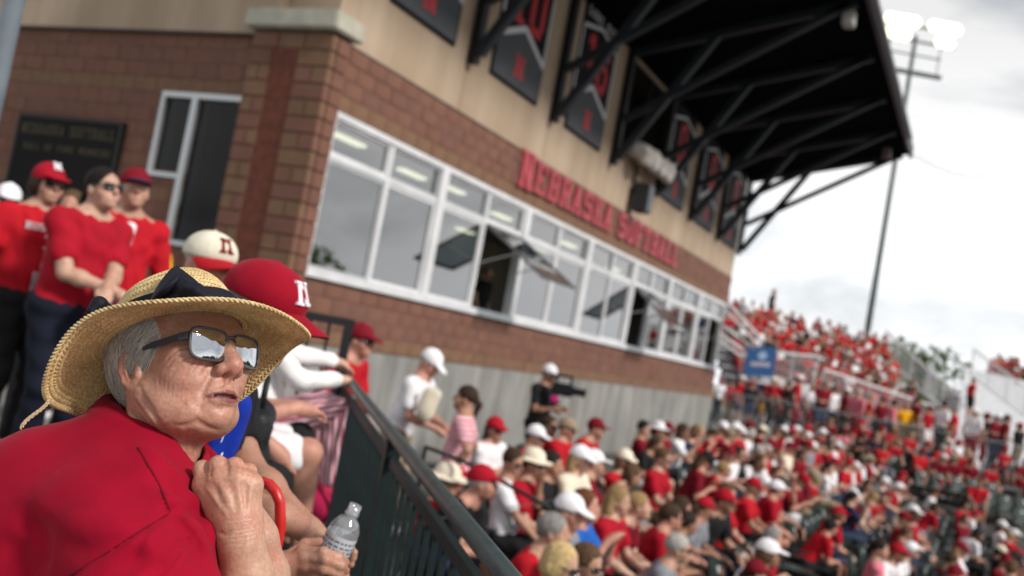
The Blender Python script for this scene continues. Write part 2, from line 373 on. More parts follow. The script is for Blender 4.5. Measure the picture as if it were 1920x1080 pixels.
M_LAMP = mat('ceiling_lamp', (.9, .85, .6), .5, emit=((1, .86, .56), 4))
for px, py in ((652, 264), (772, 328), (848, 356), (940, 407), (1066, 460), (872, 434), (1015, 470), (1150, 505)):
    c = on_z(px, py, 3.70); q = MB(); bx(q, (c[0]-.08, c[1]-.36, 3.69), (c[0]+.08, c[1]+.36, 3.735)); q.build('ceiling_light', M_LAMP, bld)
part('concrete_base', M_WALLC, [((-7.75, 9.62, -1.2), (XF+.05, YE+.02, .80))])
b = MB()
for k in range(1, 7): bx(b, (XF+.051, 9.62+3.03*k-.008, -1.0), (XF+.056, 9.62+3.03*k+.008, .79))
b.build('form_joint', mat('form_joint_dark', (.13, .13, .128), .9), bld)  # thin strips darker than the concrete, at the form joints
# --- split-face blocks: one mesh shared, every block its own piece up to the limit, the farthest joined
def block_mesh(name, m, sx, sy, sz):
    b = MB(); b.box((0, 0, 0), (sx, sy, sz), .005); return b.data(name, m)
rng = random.Random(4)
BLK_F = [block_mesh('block', m, .06, .391, .191) for m in M_BLK]; BLK_L = [block_mesh('block', m, .391, .06, .191) for m in M_BLK]
blocks = []
def tone(row): return 3 if row == 't' else rng.choices((0, 1, 2), (5, 4, 2))[0]
for i, z in enumerate((3.655, 3.855, 4.055, 4.255)):                  # front, above the windows
    y = 9.45 + (.2 if i % 2 else 0)
    while y < YE-.35: blocks.append((0, (XF-.035+rng.uniform(-.004, .006), y+.006, z), tone('t' if i == 0 else ''))); y += .4
for i, z in enumerate((.81, 1.01, 1.21, 1.41)):                       # front, below the sill
    y = 9.45 + (.2 if i % 2 else 0)
    while y < YE-.35: blocks.append((0, (XF-.035+rng.uniform(-.004, .006), y+.006, z), tone('t' if i == 0 else ''))); y += .4
for i in range(22):                                                    # end wall beside the walkway
    z = .02+.2*i; x = -8.50-.4+(.2 if i % 2 else 0)
    while x > -15.5:
        cz = z+.1; inw = (-9.93 < x+.3 and x < -8.5 and cz > 2.55 and cz < 3.62) or (-9.36 < x+.3 and x < -8.5 and 1.72 < cz < 3.62)
        if not inw and x+.388 < -8.50: blocks.append((1, (x+.006, 9.225+rng.uniform(-.004, .006), z), tone('t' if i in (4, 11, 18) else '')))
        x -= .4
cam_xy = np.zeros(2)
blocks.sort(key=lambda q: np.hypot(q[1][0], q[1][1]))
rest = {}
for n, (side, p, t) in enumerate(blocks):
    me = (BLK_F, BLK_L)[side][t]; lp = (p[0]-XF, p[1]-YC, p[2])
    if n < 300: o = bpy.data.objects.new('brick', me); link(o, bld); o.location = lp
    else:
        q = rest.setdefault(0, MB()); q.mi = t; q.box(lp, (lp[0]+(.06, .388)[side], lp[1]+(.388, .06)[side], lp[2]+.188))
o = rest[0].build('block_facing', M_BLK, bld); o['kind'] = 'stuff'
# --- corner pillar with its red brick inset and stone cap
pil = part('pillar', M_MORT, [((-8.52, 9.11, 0), (-7.36, 9.45, 4.43))])
def pb(x0, x1, y0, y1, z0, m):
    b = MB(); b.box((x0+.42, y0-.37, z0+.006), (x1+.42, y1-.37, z0+.194), .008); return link(bpy.data.objects.new('pillar_block', b.data('pillar_block', m)), pil)
for i in range(22):
    z = .02+.2*i; a, c = (M_BLK[3], M_BLK[1]) if i % 2 else (M_BLK[0], M_BLK[3])
    ins = 4 < i < 21
    w = -8.53
    if ins: segs = [(-8.53, -8.19), (-7.80, -7.33)]
    else: segs = [(-8.53, -8.14), (-8.13, -7.74), (-7.73, -7.33)]
    if ins and i % 2: segs = [(-8.53, -8.36), (-8.35, -8.19), (-7.80, -7.56), (-7.55, -7.33)]
    for j, (x0, x1) in enumerate(segs):
        o = pb(x0-XF, x1-XF, 9.09-YC, 9.2-YC, z, a if (j+i) % 3 else c); o.location = (-.42, .37, 0)
    o = pb(-7.42-XF, -7.325-XF, 9.21-YC, 9.44-YC, z, c if i % 2 else a); o.location = (-.42, .37, 0)
b = MB(); M_RB = mat('red_brick', (.135, .036, .020), .85, var=.3, scale=9, bump=.3, bscale=120)
for i in range(48):
    z = 1.03+.0667*i; off = .1 if i % 2 else 0
    for x0, x1 in (((-8.185, -7.99), (-7.985, -7.805)) if i % 2 else ((-8.185, -8.09), (-8.085, -7.90), (-7.895, -7.805))):
        bx(b, (x0, 9.10, z), (x1, 9.16, z+.058))
o = b.build('brick_inset', M_RB, pil); o['kind'] = 'stuff'
cap = part('pillar_cap', M_STONE, [((-8.62, 8.98, 4.45), (-7.24, 9.56, 4.68))], bev=.02)
# --- stucco upper storey
part('stucco_wall', M_STUC, [((-8.3, 9.33, 4.47), (XF-.005, 18.66, 9.0)), ((-8.3, 18.66, 4.47), (XF-.005, 21.8, 5.62)), ((-8.3, 18.66, 7.45), (XF-.005, 21.8, 9.0)), ((-8.3, 21.8, 4.47), (XF-.005, YE+.03, 9.0)), ((-20, 9.18, 4.42), (-8.3, 9.5, 9.0))])
part('drip_strip', mat('brown_flashing', (.055, .035, .028), .6), [((-7.56, 9.45, 4.445), (XF+.034, YE, 4.468)), ((-20, 9.16, 4.39), (-8.55, 9.3, 4.418))])
MJ = mat('stucco_joint_stain', (.27, .20, .13), .95)
for y in (12.43, 15.5, 18.55, 21.9, 24.6, 27.5): b = MB(); bx(b, (XF-.0045, y-.02, 4.48), (XF-.001, y+.02, 5.2)); b.build('control_joint', MJ, bld)
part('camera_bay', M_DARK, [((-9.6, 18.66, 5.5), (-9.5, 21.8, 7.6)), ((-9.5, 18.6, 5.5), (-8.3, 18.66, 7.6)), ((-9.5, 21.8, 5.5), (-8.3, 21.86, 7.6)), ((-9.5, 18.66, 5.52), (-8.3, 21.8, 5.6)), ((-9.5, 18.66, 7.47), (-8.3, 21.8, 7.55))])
part('bay_shade_sheet', M_DARK, [((-8.29, 18.661, 5.622), (XF-.11, 18.70, 7.449)), ((-8.29, 21.76, 5.622), (XF-.11, 21.799, 7.449)), ((-8.29, 18.70, 7.41), (XF-.11, 21.76, 7.449)), ((-8.29, 18.70, 5.622), (XF-.11, 21.76, 5.65))])  # black sheets added over the stucco returns, painting the bay's shade
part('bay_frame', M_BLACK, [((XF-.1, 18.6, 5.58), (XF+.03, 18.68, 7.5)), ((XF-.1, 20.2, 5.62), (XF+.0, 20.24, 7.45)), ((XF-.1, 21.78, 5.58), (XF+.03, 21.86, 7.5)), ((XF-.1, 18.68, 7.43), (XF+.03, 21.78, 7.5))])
o = MB(); bx(o, (-8.9, 19.3, 7.2), (-8.7, 19.5, 7.3)); o.build('bay_lamp', mat('warm_lamp', (.9, .6, .1), .5, emit=((1, .62, .08), 6)), bld)
# --- front windows: seven bays of two lights with transoms
M_GREY = mat('dark_sash', (.13, .135, .14), .45)
bays = [(9.46, 12.34), (12.34, 15.29), (15.29, 18.33), (18.33, 21.2), (21.2, 24.0), (24.0, 26.9), (26.9, 29.62)]
part('window_surround', M_WHITE, [((XF-.08, 9.44, 3.56), (XF+.045, 29.72, 3.64)), ((XF-.08, 9.44, 1.615), (XF+.085, 29.72, 1.72)), ((XF-.08, 9.42, 1.722), (XF+.05, 9.61, 3.558)), ((XF-.08, 29.6, 1.722), (XF+.05, 29.72, 3.558))])
OPEN = {(1, 1): 58, (4, 0): 52, (6, 1): 62}
for i, (ya, yb) in enumerate(bays):
    w = empty('window', (0, 0, 0), parent=bld)
    a0 = ya+(.15 if i == 0 else .1); a1 = yb-.1; mid = (a0+a1)/2
    if i: part('post', M_WHITE, [((XF-.08, ya-.099, 1.722), (XF+.058, ya+.099, 3.558))], w)
    part('frame', M_WHITE, [((XF-.06, a0, 3.06), (XF+.03, a1, 3.12)), ((XF-.06, mid-.035, 1.722), (XF+.032, mid+.035, 3.059)), ((XF-.06, mid-.03, 3.121), (XF+.028, mid+.03, 3.558))], w)
    for h, (y0, y1) in enumerate(((a0, mid-.036), (mid+.036, a1))):
        part('transom_pane', M_GLASS, [((XF-.03, y0+.04, 3.16), (XF-.022, y1-.04, 3.52))], w)
        part('sash', M_ALU if (i+h) % 2 else M_WHITE, [((XF-.045, y0, 3.121), (XF+.012, y0+.04, 3.557)), ((XF-.045, y1-.04, 3.121), (XF+.012, y1, 3.557)), ((XF-.045, y0+.041, 3.121), (XF+.012, y1-.041, 3.16)), ((XF-.045, y0+.041, 3.52), (XF+.012, y1-.041, 3.557))], w)
        an = OPEN.get((i, h))
        W2, H2 = y1-y0, 1.335
        hs = empty('casement', (0, y0-YC, 3.055), parent=w) if False else None
        fb = MB()
        m0 = .045
        for p, q in (((-.02, 0, -H2), (.02, m0, 0)), ((-.02, W2-m0, -H2), (.02, W2, 0)), ((-.02, m0, -m0), (.02, W2-m0, 0)), ((-.02, m0, -H2), (.02, W2-m0, -H2+m0))): fb.box(p, q)
        o = fb.build('sash', M_GREY if an else (M_WHITE if (i*2+h) % 3 else M_ALU), w); o.location = (-.005, y0-YC, 3.056)
        gb = MB(); gb.box((-.004, m0, -H2+m0), (.004, W2-m0, -m0)); g2 = gb.build('pane', M_GLASS, w); g2.location = (-.005, y0-YC, 3.056)
        if an:
            for q in (o, g2): q.rotation_euler = (0, -radians(an), 0); q.location.x = .045
            sb = MB()
            for yy in (.03, W2-.03): sb.bar((.03, yy, -.62), (sin(radians(an))*.75, yy, -cos(radians(an))*.75), .018)
            sb.build('stay_arm', M_ALU, w).location = (0, y0-YC, 3.056)
part('counter', M_DARK, [((-8.6, 9.6, 1.62), (XF-.12, YE-.3, 1.68))])
# --- end-wall window, L shaped, dark inside
part('window_end', M_ALU, [((-9.93, 9.19, 3.56), (-8.50, 9.30, 3.63)), ((-9.93, 9.19, 2.53), (-9.87, 9.30, 3.559)), ((-9.87, 9.19, 2.53), (-9.40, 9.30, 2.59)), ((-9.40, 9.185, 1.70), (-9.31, 9.30, 3.559)), ((-9.31, 9.19, 1.70), (-8.52, 9.30, 1.76))])
part('pane', M_GLASSD, [((-9.87, 9.245, 2.59), (-9.40, 9.252, 3.56)), ((-9.31, 9.245, 1.76), (-8.52, 9.252, 3.56))])
part('reveal', mat('pale_reveal', (.30, .34, .30), .7), [((-9.86, 9.31, 2.59), (-9.72, 9.54, 3.55)), ((-9.30, 9.31, 1.77), (-9.20, 9.54, 3.55))])
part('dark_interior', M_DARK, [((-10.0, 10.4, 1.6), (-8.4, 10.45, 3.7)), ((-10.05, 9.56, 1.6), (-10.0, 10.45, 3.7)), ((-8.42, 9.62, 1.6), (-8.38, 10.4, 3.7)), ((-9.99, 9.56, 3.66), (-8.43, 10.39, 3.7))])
part('red_blind', mat('maroon_panel', (.10, .006, .012), .8, var=.2, scale=4), [((-9.2, 9.42, 1.77), (-8.53, 9.45, 2.62))])

# --- letters: slab serif built of strokes, each letter a piece of its own
def stroke_letter(ch):
    """rectangles / quads on a 5 x 7 grid; returns list of polygons"""
    R = lambda x0, y0, x1, y1: [(x0, y0), (x1, y0), (x1, y1), (x0, y1)]
    v, sf = 1.25, .85
    def stem(x): return [R(x, 0, x+v, 7)]
    def serif(x0, x1, y): return [R(x0, y, x1, y+sf)]
    D = {
     'N': stem(.45)+stem(3.3)+[[(.45, 7), (2.0, 7), (4.55, 0), (3.0, 0)]]+serif(0, 2.1, 0)+serif(0, 1.6, 6.15)+serif(2.9, 5, 6.15)+serif(3.4, 5.0, 0),
     'E': stem(.6)+serif(0, 4.8, 0)+serif(0, 4.8, 6.15)+[R(1.8, 3.1, 3.6, 3.95), R(3.95, .85, 4.8, 2.0), R(3.95, 5.0, 4.8, 6.15)],
     'B': stem(.6)+serif(0, 4.1, 0)+serif(0, 4.1, 6.15)+[R(1.8, 3.1, 4.0, 3.95), R(3.5, .5, 4.7, 3.2), R(3.4, 3.8, 4.6, 6.5)],
     'R': stem(.6)+serif(0, 2.4, 0)+serif(0, 4.1, 6.15)+[R(1.8, 3.1, 4.0, 3.95), R(3.4, 3.8, 4.6, 6.5), [(2.2, 3.2), (3.6, 3.2), (4.7, 0), (3.3, 0)], R(3.2, 0, 5, .8)],
     'A': [[(0.3, 0), (1.5, 0), (3.1, 7), (1.9, 7)], [(3.5, 0), (4.8, 0), (3.1, 7), (1.9, 7)], R(1.2, 2.0, 3.8, 2.85)]+serif(-.1, 2.0, 0)+serif(3.0, 5.1, 0),
     'S': [R(.3, 5.9, 4.6, 7), R(.1, 3.9, 1.35, 6.4), R(.4, 3.1, 4.4, 4.1), R(3.4, .6, 4.7, 3.5), R(.2, 0, 4.4, 1.1), R(3.6, 4.9, 4.7, 6.3), R(.1, .5, 1.1, 2.0)],
     'K': stem(.6)+serif(0, 2.3, 0)+serif(0, 2.3, 6.15)+[[(1.7, 2.9), (2.3, 4.2), (4.6, 7), (3.2, 7)], [(1.9, 4.0), (3.0, 4.6), (4.8, 0), (3.4, 0)]]+serif(2.9, 5, 0)+serif(2.8, 4.9, 6.15),
     'O': [R(.1, 1.0, 1.35, 6.0), R(3.5, 1.0, 4.75, 6.0), R(.6, 0, 4.2, 1.1), R(.6, 5.9, 4.2, 7)],
     'F': stem(.6)+serif(0, 2.6, 0)+serif(0, 4.7, 6.15)+[R(1.8, 3.1, 3.5, 3.95), R(3.85, 5.0, 4.7, 6.15)],
     'T': stem(1.8)+serif(1.1, 3.8, 0)+serif(.1, 4.8, 6.15)+[R(.1, 4.9, .95, 6.15), R(3.95, 4.9, 4.8, 6.15)],
     'L': stem(.6)+serif(0, 4.6, 0)+serif(0, 2.4, 6.15)+[R(3.75, .85, 4.6, 2.2)],
     '1': [R(1.8, 0, 3.2, 7)]+serif(.8, 4.2, 0)+[[(.7, 5.2), (1.8, 5.6), (1.8, 7), (.7, 6.2)]],
     '0': [R(.1, 1.0, 1.45, 6.0), R(3.4, 1.0, 4.75, 6.0), R(.6, 0, 4.2, 1.1), R(.6, 5.9, 4.2, 7)],
     '6': [R(.1, 1.0, 1.45, 6.0), R(3.4, 1.0, 4.75, 3.4), R(.6, 0, 4.2, 1.1), R(.6, 5.9, 4.2, 7), R(1.2, 3.2, 4.2, 4.2), R(3.5, 5.0, 4.7, 6.2)],
     'I': [R(1.8, 0, 3.2, 7)]+serif(.9, 4.1, 0)+serif(.9, 4.1, 6.15), 'P': stem(.6)+serif(0, 2.4, 0)+serif(0, 4.1, 6.15)+[R(1.8, 2.9, 4.0, 3.75), R(3.4, 3.4, 4.6, 6.5)], 'H': stem(.5)+stem(3.2)+[R(1.6, 3.0, 3.4, 4.0)]+serif(0, 2.2, 0)+serif(2.8, 5, 0)+serif(0, 2.2, 6.15)+serif(2.8, 5, 6.15),
     'U': [R(.1, 1.0, 1.35, 7), R(3.5, 1.0, 4.75, 7), R(.6, 0, 4.2, 1.1)], 'C': [R(.1, 1.0, 1.35, 6.0), R(.6, 0, 4.2, 1.1), R(.6, 5.9, 4.2, 7), R(3.5, 4.8, 4.7, 6.2), R(3.5, .8, 4.7, 2.2)],
     'M': stem(.2)+stem(3.6)+[[(.2, 7), (1.5, 7), (3.1, 2.4), (1.9, 2.4)], [(3.5, 7), (4.85, 7), (3.1, 2.4), (1.9, 2.4)]], 'D': stem(.6)+serif(0, 4.0, 0)+serif(0, 4.0, 6.15)+[R(3.5, .7, 4.75, 6.3)],
    }
    return D[ch]
def letter_mesh(ch, w, h, depth, axis, m, grow=0.0):
    """letter of width w, height h; axis 0: reads along +Y on a wall facing +X; axis 1: reads along +X on a wall facing -Y; 2: reads along +X lying on z"""
    b = MB()
    for i, poly in enumerate(stroke_letter(ch)):
        d = depth+.0006*i
        pts = [(p*w/5, q*h/7) for p, q in poly]
        if grow:
            cx = sum(p for p, _ in pts)/len(pts); cy = sum(q for _, q in pts)/len(pts); pts = [(p+math.copysign(grow, p-cx), q+math.copysign(grow, q-cy)) for p, q in pts]
        if axis == 0: b.prism(pts, 0, 0, d)
        else: b.prism(pts, 1, -d, 0)
    return b.data('letter', m)
M_LET = mat('red_letter', (.36, .026, .040), .45, var=.15, scale=2, spec=.6); M_LETB = mat('letter_outline', (.42, .13, .14), .5)
sgn = empty('wall_lettering', (XF+.01, 14.55, 3.86)); tag(sgn, 'row of raised red slab letters on the brown block band above the windows', 'sign')
y = 14.6
for word in ('NEBRASKA', 'SOFTBALL'):
    for k, ch in enumerate(word):
        big = k == 0 and word == 'NEBRASKA'
        h = .62 if big else .53; w = .50 if big else .455
        o = link(bpy.data.objects.new('letter', letter_mesh(ch, w, h, .05, 0, M_LET)), sgn); o.location = (.03, y-14.55, (0.0 if big else .03)); o['label'] = 'red letter ' + ch
        o2 = link(bpy.data.objects.new('letter_backing', letter_mesh(ch, w, h, .02, 0, M_LETB, .016)), o)
        y += w+.115
    y += .36
# ================================================================== banners on the stucco
M_BDK = mat('banner_black', (.010, .010, .012), .8, var=.2, scale=2, spec=.15); M_BGR = mat('banner_grey', (.075, .080, .088), .8, var=.12, scale=2, spec=.2); M_BWH = mat('banner_white', (.52, .53, .56), .6); M_BRD = mat('banner_red', (.42, .012, .02), .55)
ban = [(10.25, 11.95, '', 'grey and black pennant banner with a red letter, nearest the corner pillar'), (13.08, 14.84, '10', 'grey and black pennant banner with the large red number ten'), (16.1, 17.92, '16', 'grey and black pennant banner with the large red number sixteen'),
       (22.06, 23.85, '', 'faded pennant banner just past the open camera bay'), (25.08, 26.85, '', 'second faded pennant banner past the open camera bay'), (27.85, 29.65, '', 'pennant banner at the far end of the stucco wall')]
for i, (ya, yb, num, lab) in enumerate(ban):
    t = empty('pennant_banner', (XF, ya, 5.28)); tag(t, lab, 'banner', 'banners on the stucco wall'); w = yb-ya
    far = i > 2
    q = MB(); q.box((0, 0, 0), (.03, w, 2.42), .004); q.build('panel', M_BDK, t)
    q = MB(); q.prism([(.05, .05), (w-.05, .05), (w-.05, .62), (w*.5, .98), (.05, .62)], 0, .0305, .035); q.build('lower_field', M_BGR, t)
    q = MB(); q.add([(.036, .02, .60), (.036, w*.5, .96), (.036, w-.02, .60), (.036, w-.02, .70), (.036, w*.5, 1.07), (.036, .02, .70)], [(0, 1, 4, 5), (1, 2, 3, 4)])
    for yy in (.02, w-.08): q.box((.031, yy, .70), (.0365, yy+.06, 1.9 if not far else 1.85))
    q.add([(.036, .02, 1.9), (.036, w*.5, 2.1), (.036, w-.02, 1.9), (.036, w-.02, 1.97), (.036, w*.5, 2.17), (.036, .02, 1.97)], [(0, 1, 4, 5), (1, 2, 3, 4)])
    q.build('chevron_line', M_BWH, t)
    o = link(bpy.data.objects.new('letter', letter_mesh('N', .34, .36, .006, 0, M_BRD)), t); o.location = (.036, w*.5-.17, .2)
    for k, ch in enumerate(num or ('1' if i == 0 else '0')):
        ww = .58 if num else .6; o = link(bpy.data.objects.new('number', letter_mesh(ch, ww, .92, .006, 0, M_BRD)), t); o.location = (.037, (w-(ww+.08)*max(1, len(num)))*.5+.04+(ww+.08)*k, 1.0 if num else 1.05)
    if i == 2:
        for k, ch in enumerate('LORI SIP'):
            if ch == ' ': continue
            o = link(bpy.data.objects.new('letter', letter_mesh(ch, .15, .16, .004, 0, M_BWH)), t); o.location = (.037, .14+.19*k, 2.18)
# ================================================================== cantilevered roof and its trusses
roof = empty('canopy_roof', (XF, 18, 7.6)); tag(roof, 'dark cantilevered canopy roof with steel trusses over the press box', 'roof')
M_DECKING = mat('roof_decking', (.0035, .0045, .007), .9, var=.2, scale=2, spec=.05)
rz = lambda x: 7.62+(x+7.5)*.262
b = MB()
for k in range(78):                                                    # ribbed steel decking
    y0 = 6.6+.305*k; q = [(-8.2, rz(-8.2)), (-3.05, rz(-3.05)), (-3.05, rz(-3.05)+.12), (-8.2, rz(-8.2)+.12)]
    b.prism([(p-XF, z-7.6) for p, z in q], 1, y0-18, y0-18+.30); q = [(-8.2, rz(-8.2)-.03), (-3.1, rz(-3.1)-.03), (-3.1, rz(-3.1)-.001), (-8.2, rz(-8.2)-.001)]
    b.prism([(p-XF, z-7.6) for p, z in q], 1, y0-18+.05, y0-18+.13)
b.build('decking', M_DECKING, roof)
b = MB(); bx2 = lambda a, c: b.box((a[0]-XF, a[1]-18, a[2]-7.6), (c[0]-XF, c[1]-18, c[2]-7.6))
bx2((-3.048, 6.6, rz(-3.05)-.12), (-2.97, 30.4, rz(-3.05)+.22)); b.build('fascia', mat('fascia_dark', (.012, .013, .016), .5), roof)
b = MB(); b.tube([(-3.0-XF+.10, 6.6-18, rz(-3)-7.6-.02), (-3.0-XF+.10, 28.5-18, rz(-3)-7.6-.02)], .055, 8); b.build('gutter', mat('grey_gutter', (.20, .20, .23), .5), roof)
for y in (9.4, 12.43, 15.5, 18.6, 21.6, 24.55, 27.45, 30.02):
    t = empty('truss', (0, y-18, 0), parent=roof)
    L = lambda x, z: (x-XF, 0, z-7.6)
    def beam(name, p, q, w, h, m=M_STEEL): bb = MB(); bb.bar(p, q, w, h, up=(0, 1, 0)); return bb.build(name, m, t)
    beam('post', L(XF+.09, 5.2), L(XF+.09, 7.58), .12, .16, M_BLACK)
    beam('lower_strut', L(XF+.16, 5.34), L(-5.69, rz(-5.69)-.08), .15, .14)
    beam('upper_strut', L(XF+.16, 6.16), L(-3.35, rz(-3.35)-.10), .13, .12)
    beam('rafter', L(XF+.02, rz(XF)-.11), L(-3.2, rz(-3.2)-.11), .15, .12)
for y, dx, lab in ((18.9, -3.35, 'small pale floodlight housing hung under the roof edge'), (28.9, -3.5, 'small speaker box at the far end of the roof edge')):
    b = MB(); b.box((-.14, -.2, -.5), (.14, .2, -.12), .03); b.bar((0, 0, -.12), (0, 0, 0), .04); b.box((-.16, -.16, -.44), (-.141, .16, -.18))
    o = b.build('roof_fixture', mat('fixture_pale', (.45, .44, .42) if y < 22 else (.12, .08, .08), .5)); o.location = (dx, y, rz(dx)-.03); o.scale = (.75, .75, .75); tag(o, lab, 'fixture')
# covered cameras and loudspeaker at the camera bay
s = Sculpt((-.55, -1.4, -.4), (.6, 1.4, .55), .035)
for yy, rr in ((-.85, .23), (-.35, .27), (.25, .2), (.75, .25)): s.ell((.12+.1*rr, yy, .06), (.32, rr*1.25, rr*.72), k=.12); s.ell((.3, yy+.08, -.1), (.12, rr, .15), k=.1)
s.field((-.5, -1.3, -.3), (.6, 1.3, .5), lambda X, Y, Z: (.02*np.sin(17*X+9*Z)*np.sin(13*Y+7*Z)).astype(np.float32)); v, q = s.mesh()
o = mobj('camera_cover', v, q, cloth_material('tarp', (.50, .47, .44), sheen=0) if 'cloth_material' in globals() else mat('tarp', (.50, .47, .44), .7, var=.15, scale=6), smooth=True); o.location = (XF+.1, 20.35, 5.68); tag(o, 'crumpled pale cover draped over cameras on the camera bay ledge', 'cover')
t = empty('loudspeaker', (XF+.28, 20.15, 4.86)); tag(t, 'black loudspeaker box bracketed to the wall above the red letters', 'loudspeaker')
b = MB(); b.box((-.17, -.2, -.32), (.17, .2, .30), .03); b.build('cabinet', mat('speaker_black', (.02, .024, .03), .5), t); b = MB(); b.box((.171, -.17, -.28), (.18, .17, .26), .004); b.build('grille', mat('speaker_grille', (.05, .06, .075), .35, bump=.4, bscale=300), t)
b = MB(); b.bar((-.27, 0, .1), (-.17, 0, .1), .06); b.bar((-.26, -.02, .1), (-.26, -.05, .75), .025); b.build('bracket', M_BLACK, t)
b = MB(); b.tube([(XF+.1, 20.0, 5.5), (XF+.15, 19.95, 5.2), (XF+.08, 20.0, 4.95)], .02, 6); o = b.build('cable', M_BLACK); tag(o, 'black cable drooping from the camera bay to the loudspeaker', 'cable')
# plaque on the end wall
t = empty('wall_plaque', (-11.45, 9.2, 2.0)); tag(t, 'large dark plaque with faint gold lettering on the brick end wall', 'plaque')
b = MB(); b.box((-1.02, -.05, .0), (1.0, 0.02, 1.17), .015); b.build('board', mat('plaque_black', (.008, .008, .008), .75, spec=.15), t); b = MB()
for a, c in (((-1.02, -.058, 0), (-.97, -.0505, 1.17)), ((.95, -.058, 0), (1.0, -.0505, 1.17)), ((-.97, -.058, 0), (.95, -.0505, .05)), ((-.97, -.058, 1.12), (.95, -.0505, 1.17))): b.box(a, c)
b.build('rim', mat('plaque_rim', (.012, .011, .010), .7), t)
MG = mat('dull_gold', (.05, .036, .010), .6)
for row, (z, h, w, txt) in enumerate(((.90, .14, .095, 'NEBRASKA SOFTBALL'), (.68, .09, .075, 'HALL OF FAME MEMBERS'))):
    x = -.9+(.1 if row else 0)
    for ch in txt:
        if ch != ' ': o = link(bpy.data.objects.new('letter', letter_mesh(ch, w*.85, h, .004, 1, MG)), t); o.location = (x, -.0505, z)
        x += w*1.12
# ================================================================== rails round the deck
M_RAIL = mat('rail_green_black', (.007, .015, .016), .5, var=.3, scale=8, bump=.12, bscale=60, spec=.25); M_RAILT = mat('rail_top_worn', (.020, .034, .035), .42, col2=(.045, .062, .063), scale=14, bump=.15, bscale=90)
RA, RB = LP-LD*2.2, P(644, 700, 5.45)[:2]
rail = empty('deck_railing', (RB[0], RB[1], 0)); tag(rail, 'dark green picket guard rail with a round top rail beside the seated woman', 'railing')
u = (RA-RB)/np.linalg.norm(RA-RB); LEN = float(np.linalg.norm(RA-RB)); ang = atan2(u[1], u[0]); rail.rotation_euler = (0, 0, ang)
zr = lambda l: .928-.0288*l                                          # the rail falls gently with the ramp
b = MB(); b.tube([(-.03, 0, zr(0)-.02), (0, 0, zr(0)), (LEN*.5, 0, zr(LEN*.5)), (LEN, 0, zr(LEN))], .0225, 14); b.build('top_rail', M_RAILT, rail, smooth=True)
b = MB(); b.bar((0, 0, zr(0)-.075), (LEN, 0, zr(LEN)-.075), .022, .035); b.build('upper_bar', M_RAIL, rail)
b = MB(); b.bar((0, 0, .03), (LEN, 0, .03-.0*LEN), .028, .04); b.build('lower_bar', M_RAIL, rail)
pk = MB(); pk.box((-.008, -.008, -.80), (.008, .008, -.0)); pkm = pk.data('picket', M_RAIL)
n = int(LEN/.115)
for i in range(n):
    x = .05+i*.115
    if i % 18: o = bpy.data.objects.new('picket', pkm); link(o, rail); o.location = (x, 0, zr(x)-.09)
    else: q = MB(); q.box((-.028, -.026, -.02), (.028, .026, zr(x)-.01)); o = q.build('post', M_RAIL, rail); o.location = (x, 0, 0)
b = MB(); pe = LP+LD*10.1; ps = LP-LD*9.5; b.bar((ps[0], ps[1], .06), (pe[0], pe[1], .06), .12, .12); o = b.build('deck_kerb', M_WALLC); tag(o, kind='structure')
pw = [LP-LD*2.6-LN*.14, LP+LD*4.05-LN*.14, LP+LD*4.05-LN*1.55, LP-LD*2.6-LN*1.55]; b = MB(); b.prism([tuple(p) for p in pw], 2, -.001, .22); tag(b.build('row_platform', M_DECK), kind='structure')
# black picket panel standing across the end of the rail
f0 = RB+LD*.12+LN*.02; fd = -LN
fn = empty('picket_fence', (f0[0], f0[1], 0), atan2(fd[1], fd[0])); tag(fn, 'black picket fence panel standing behind the red-capped neighbour', 'fence'); FL = .55
b = MB(); b.box((0, -.022, 1.18), (FL, .022, 1.225)); b.build('top_bar', M_BLACK, fn); b = MB(); b.box((0, -.015, .1), (FL, .015, .14)); b.build('bottom_bar', M_BLACK, fn); pk = MB(); pk.box((-.008, -.008, .14), (.008, .008, 1.18)); pkm2 = pk.data('picket', M_BLACK)
for i in range(int(FL/.105)):
    if i % 14 == 0: q = MB(); q.box((-.024, -.024, 0), (.024, .024, 1.179)); o = q.build('post', M_BLACK, fn)
    else: o = bpy.data.objects.new('picket', pkm2); link(o, fn)
    o.location = (.03+i*.105, 0, 0)
# low black fence at the far left, behind the standing group
l0, l1 = P(20, 740, 6.6), P(215, 745, 6.3)
lf = empty('low_fence', (l0[0], l0[1], 0), atan2(l1[1]-l0[1], l1[0]-l0[0])); tag(lf, 'low black steel fence on the walkway behind the straw hat', 'fence'); b = MB()
b.box((-.0, -.02, .88), (1.3, .02, .92)); b.box((0, -.02, .10), (1.3, .02, .14))
for xx in (.0, .62, 1.28): b.box((xx-.02, -.021, 0), (xx+.02, .021, .93))
b.build('frame', M_BLACK, lf)
for k in range(12):
    if k in (0, 6): continue
    q = MB(); q.box((-.008, -.008, .14), (.008, .008, .88)); o = q.build('picket', M_BLACK, lf); o.location = (k*.105, 0, 0)
# steel pole at the top left corner
pp = P(12, 70, 5.2); b = MB(); b.tube([(0, 0, 0), (0, 0, .02), (0, 0, .021), (0, 0, 6)], [.11, .11, .052, .052], 16); o = b.build('steel_pole', mat('galvanised', (.10, .12, .14), .5, var=.2, scale=4), smooth=True); o.location = (pp[0], pp[1], 0); tag(o, 'grey blue steel pole cut by the top left edge of the picture', 'pole')
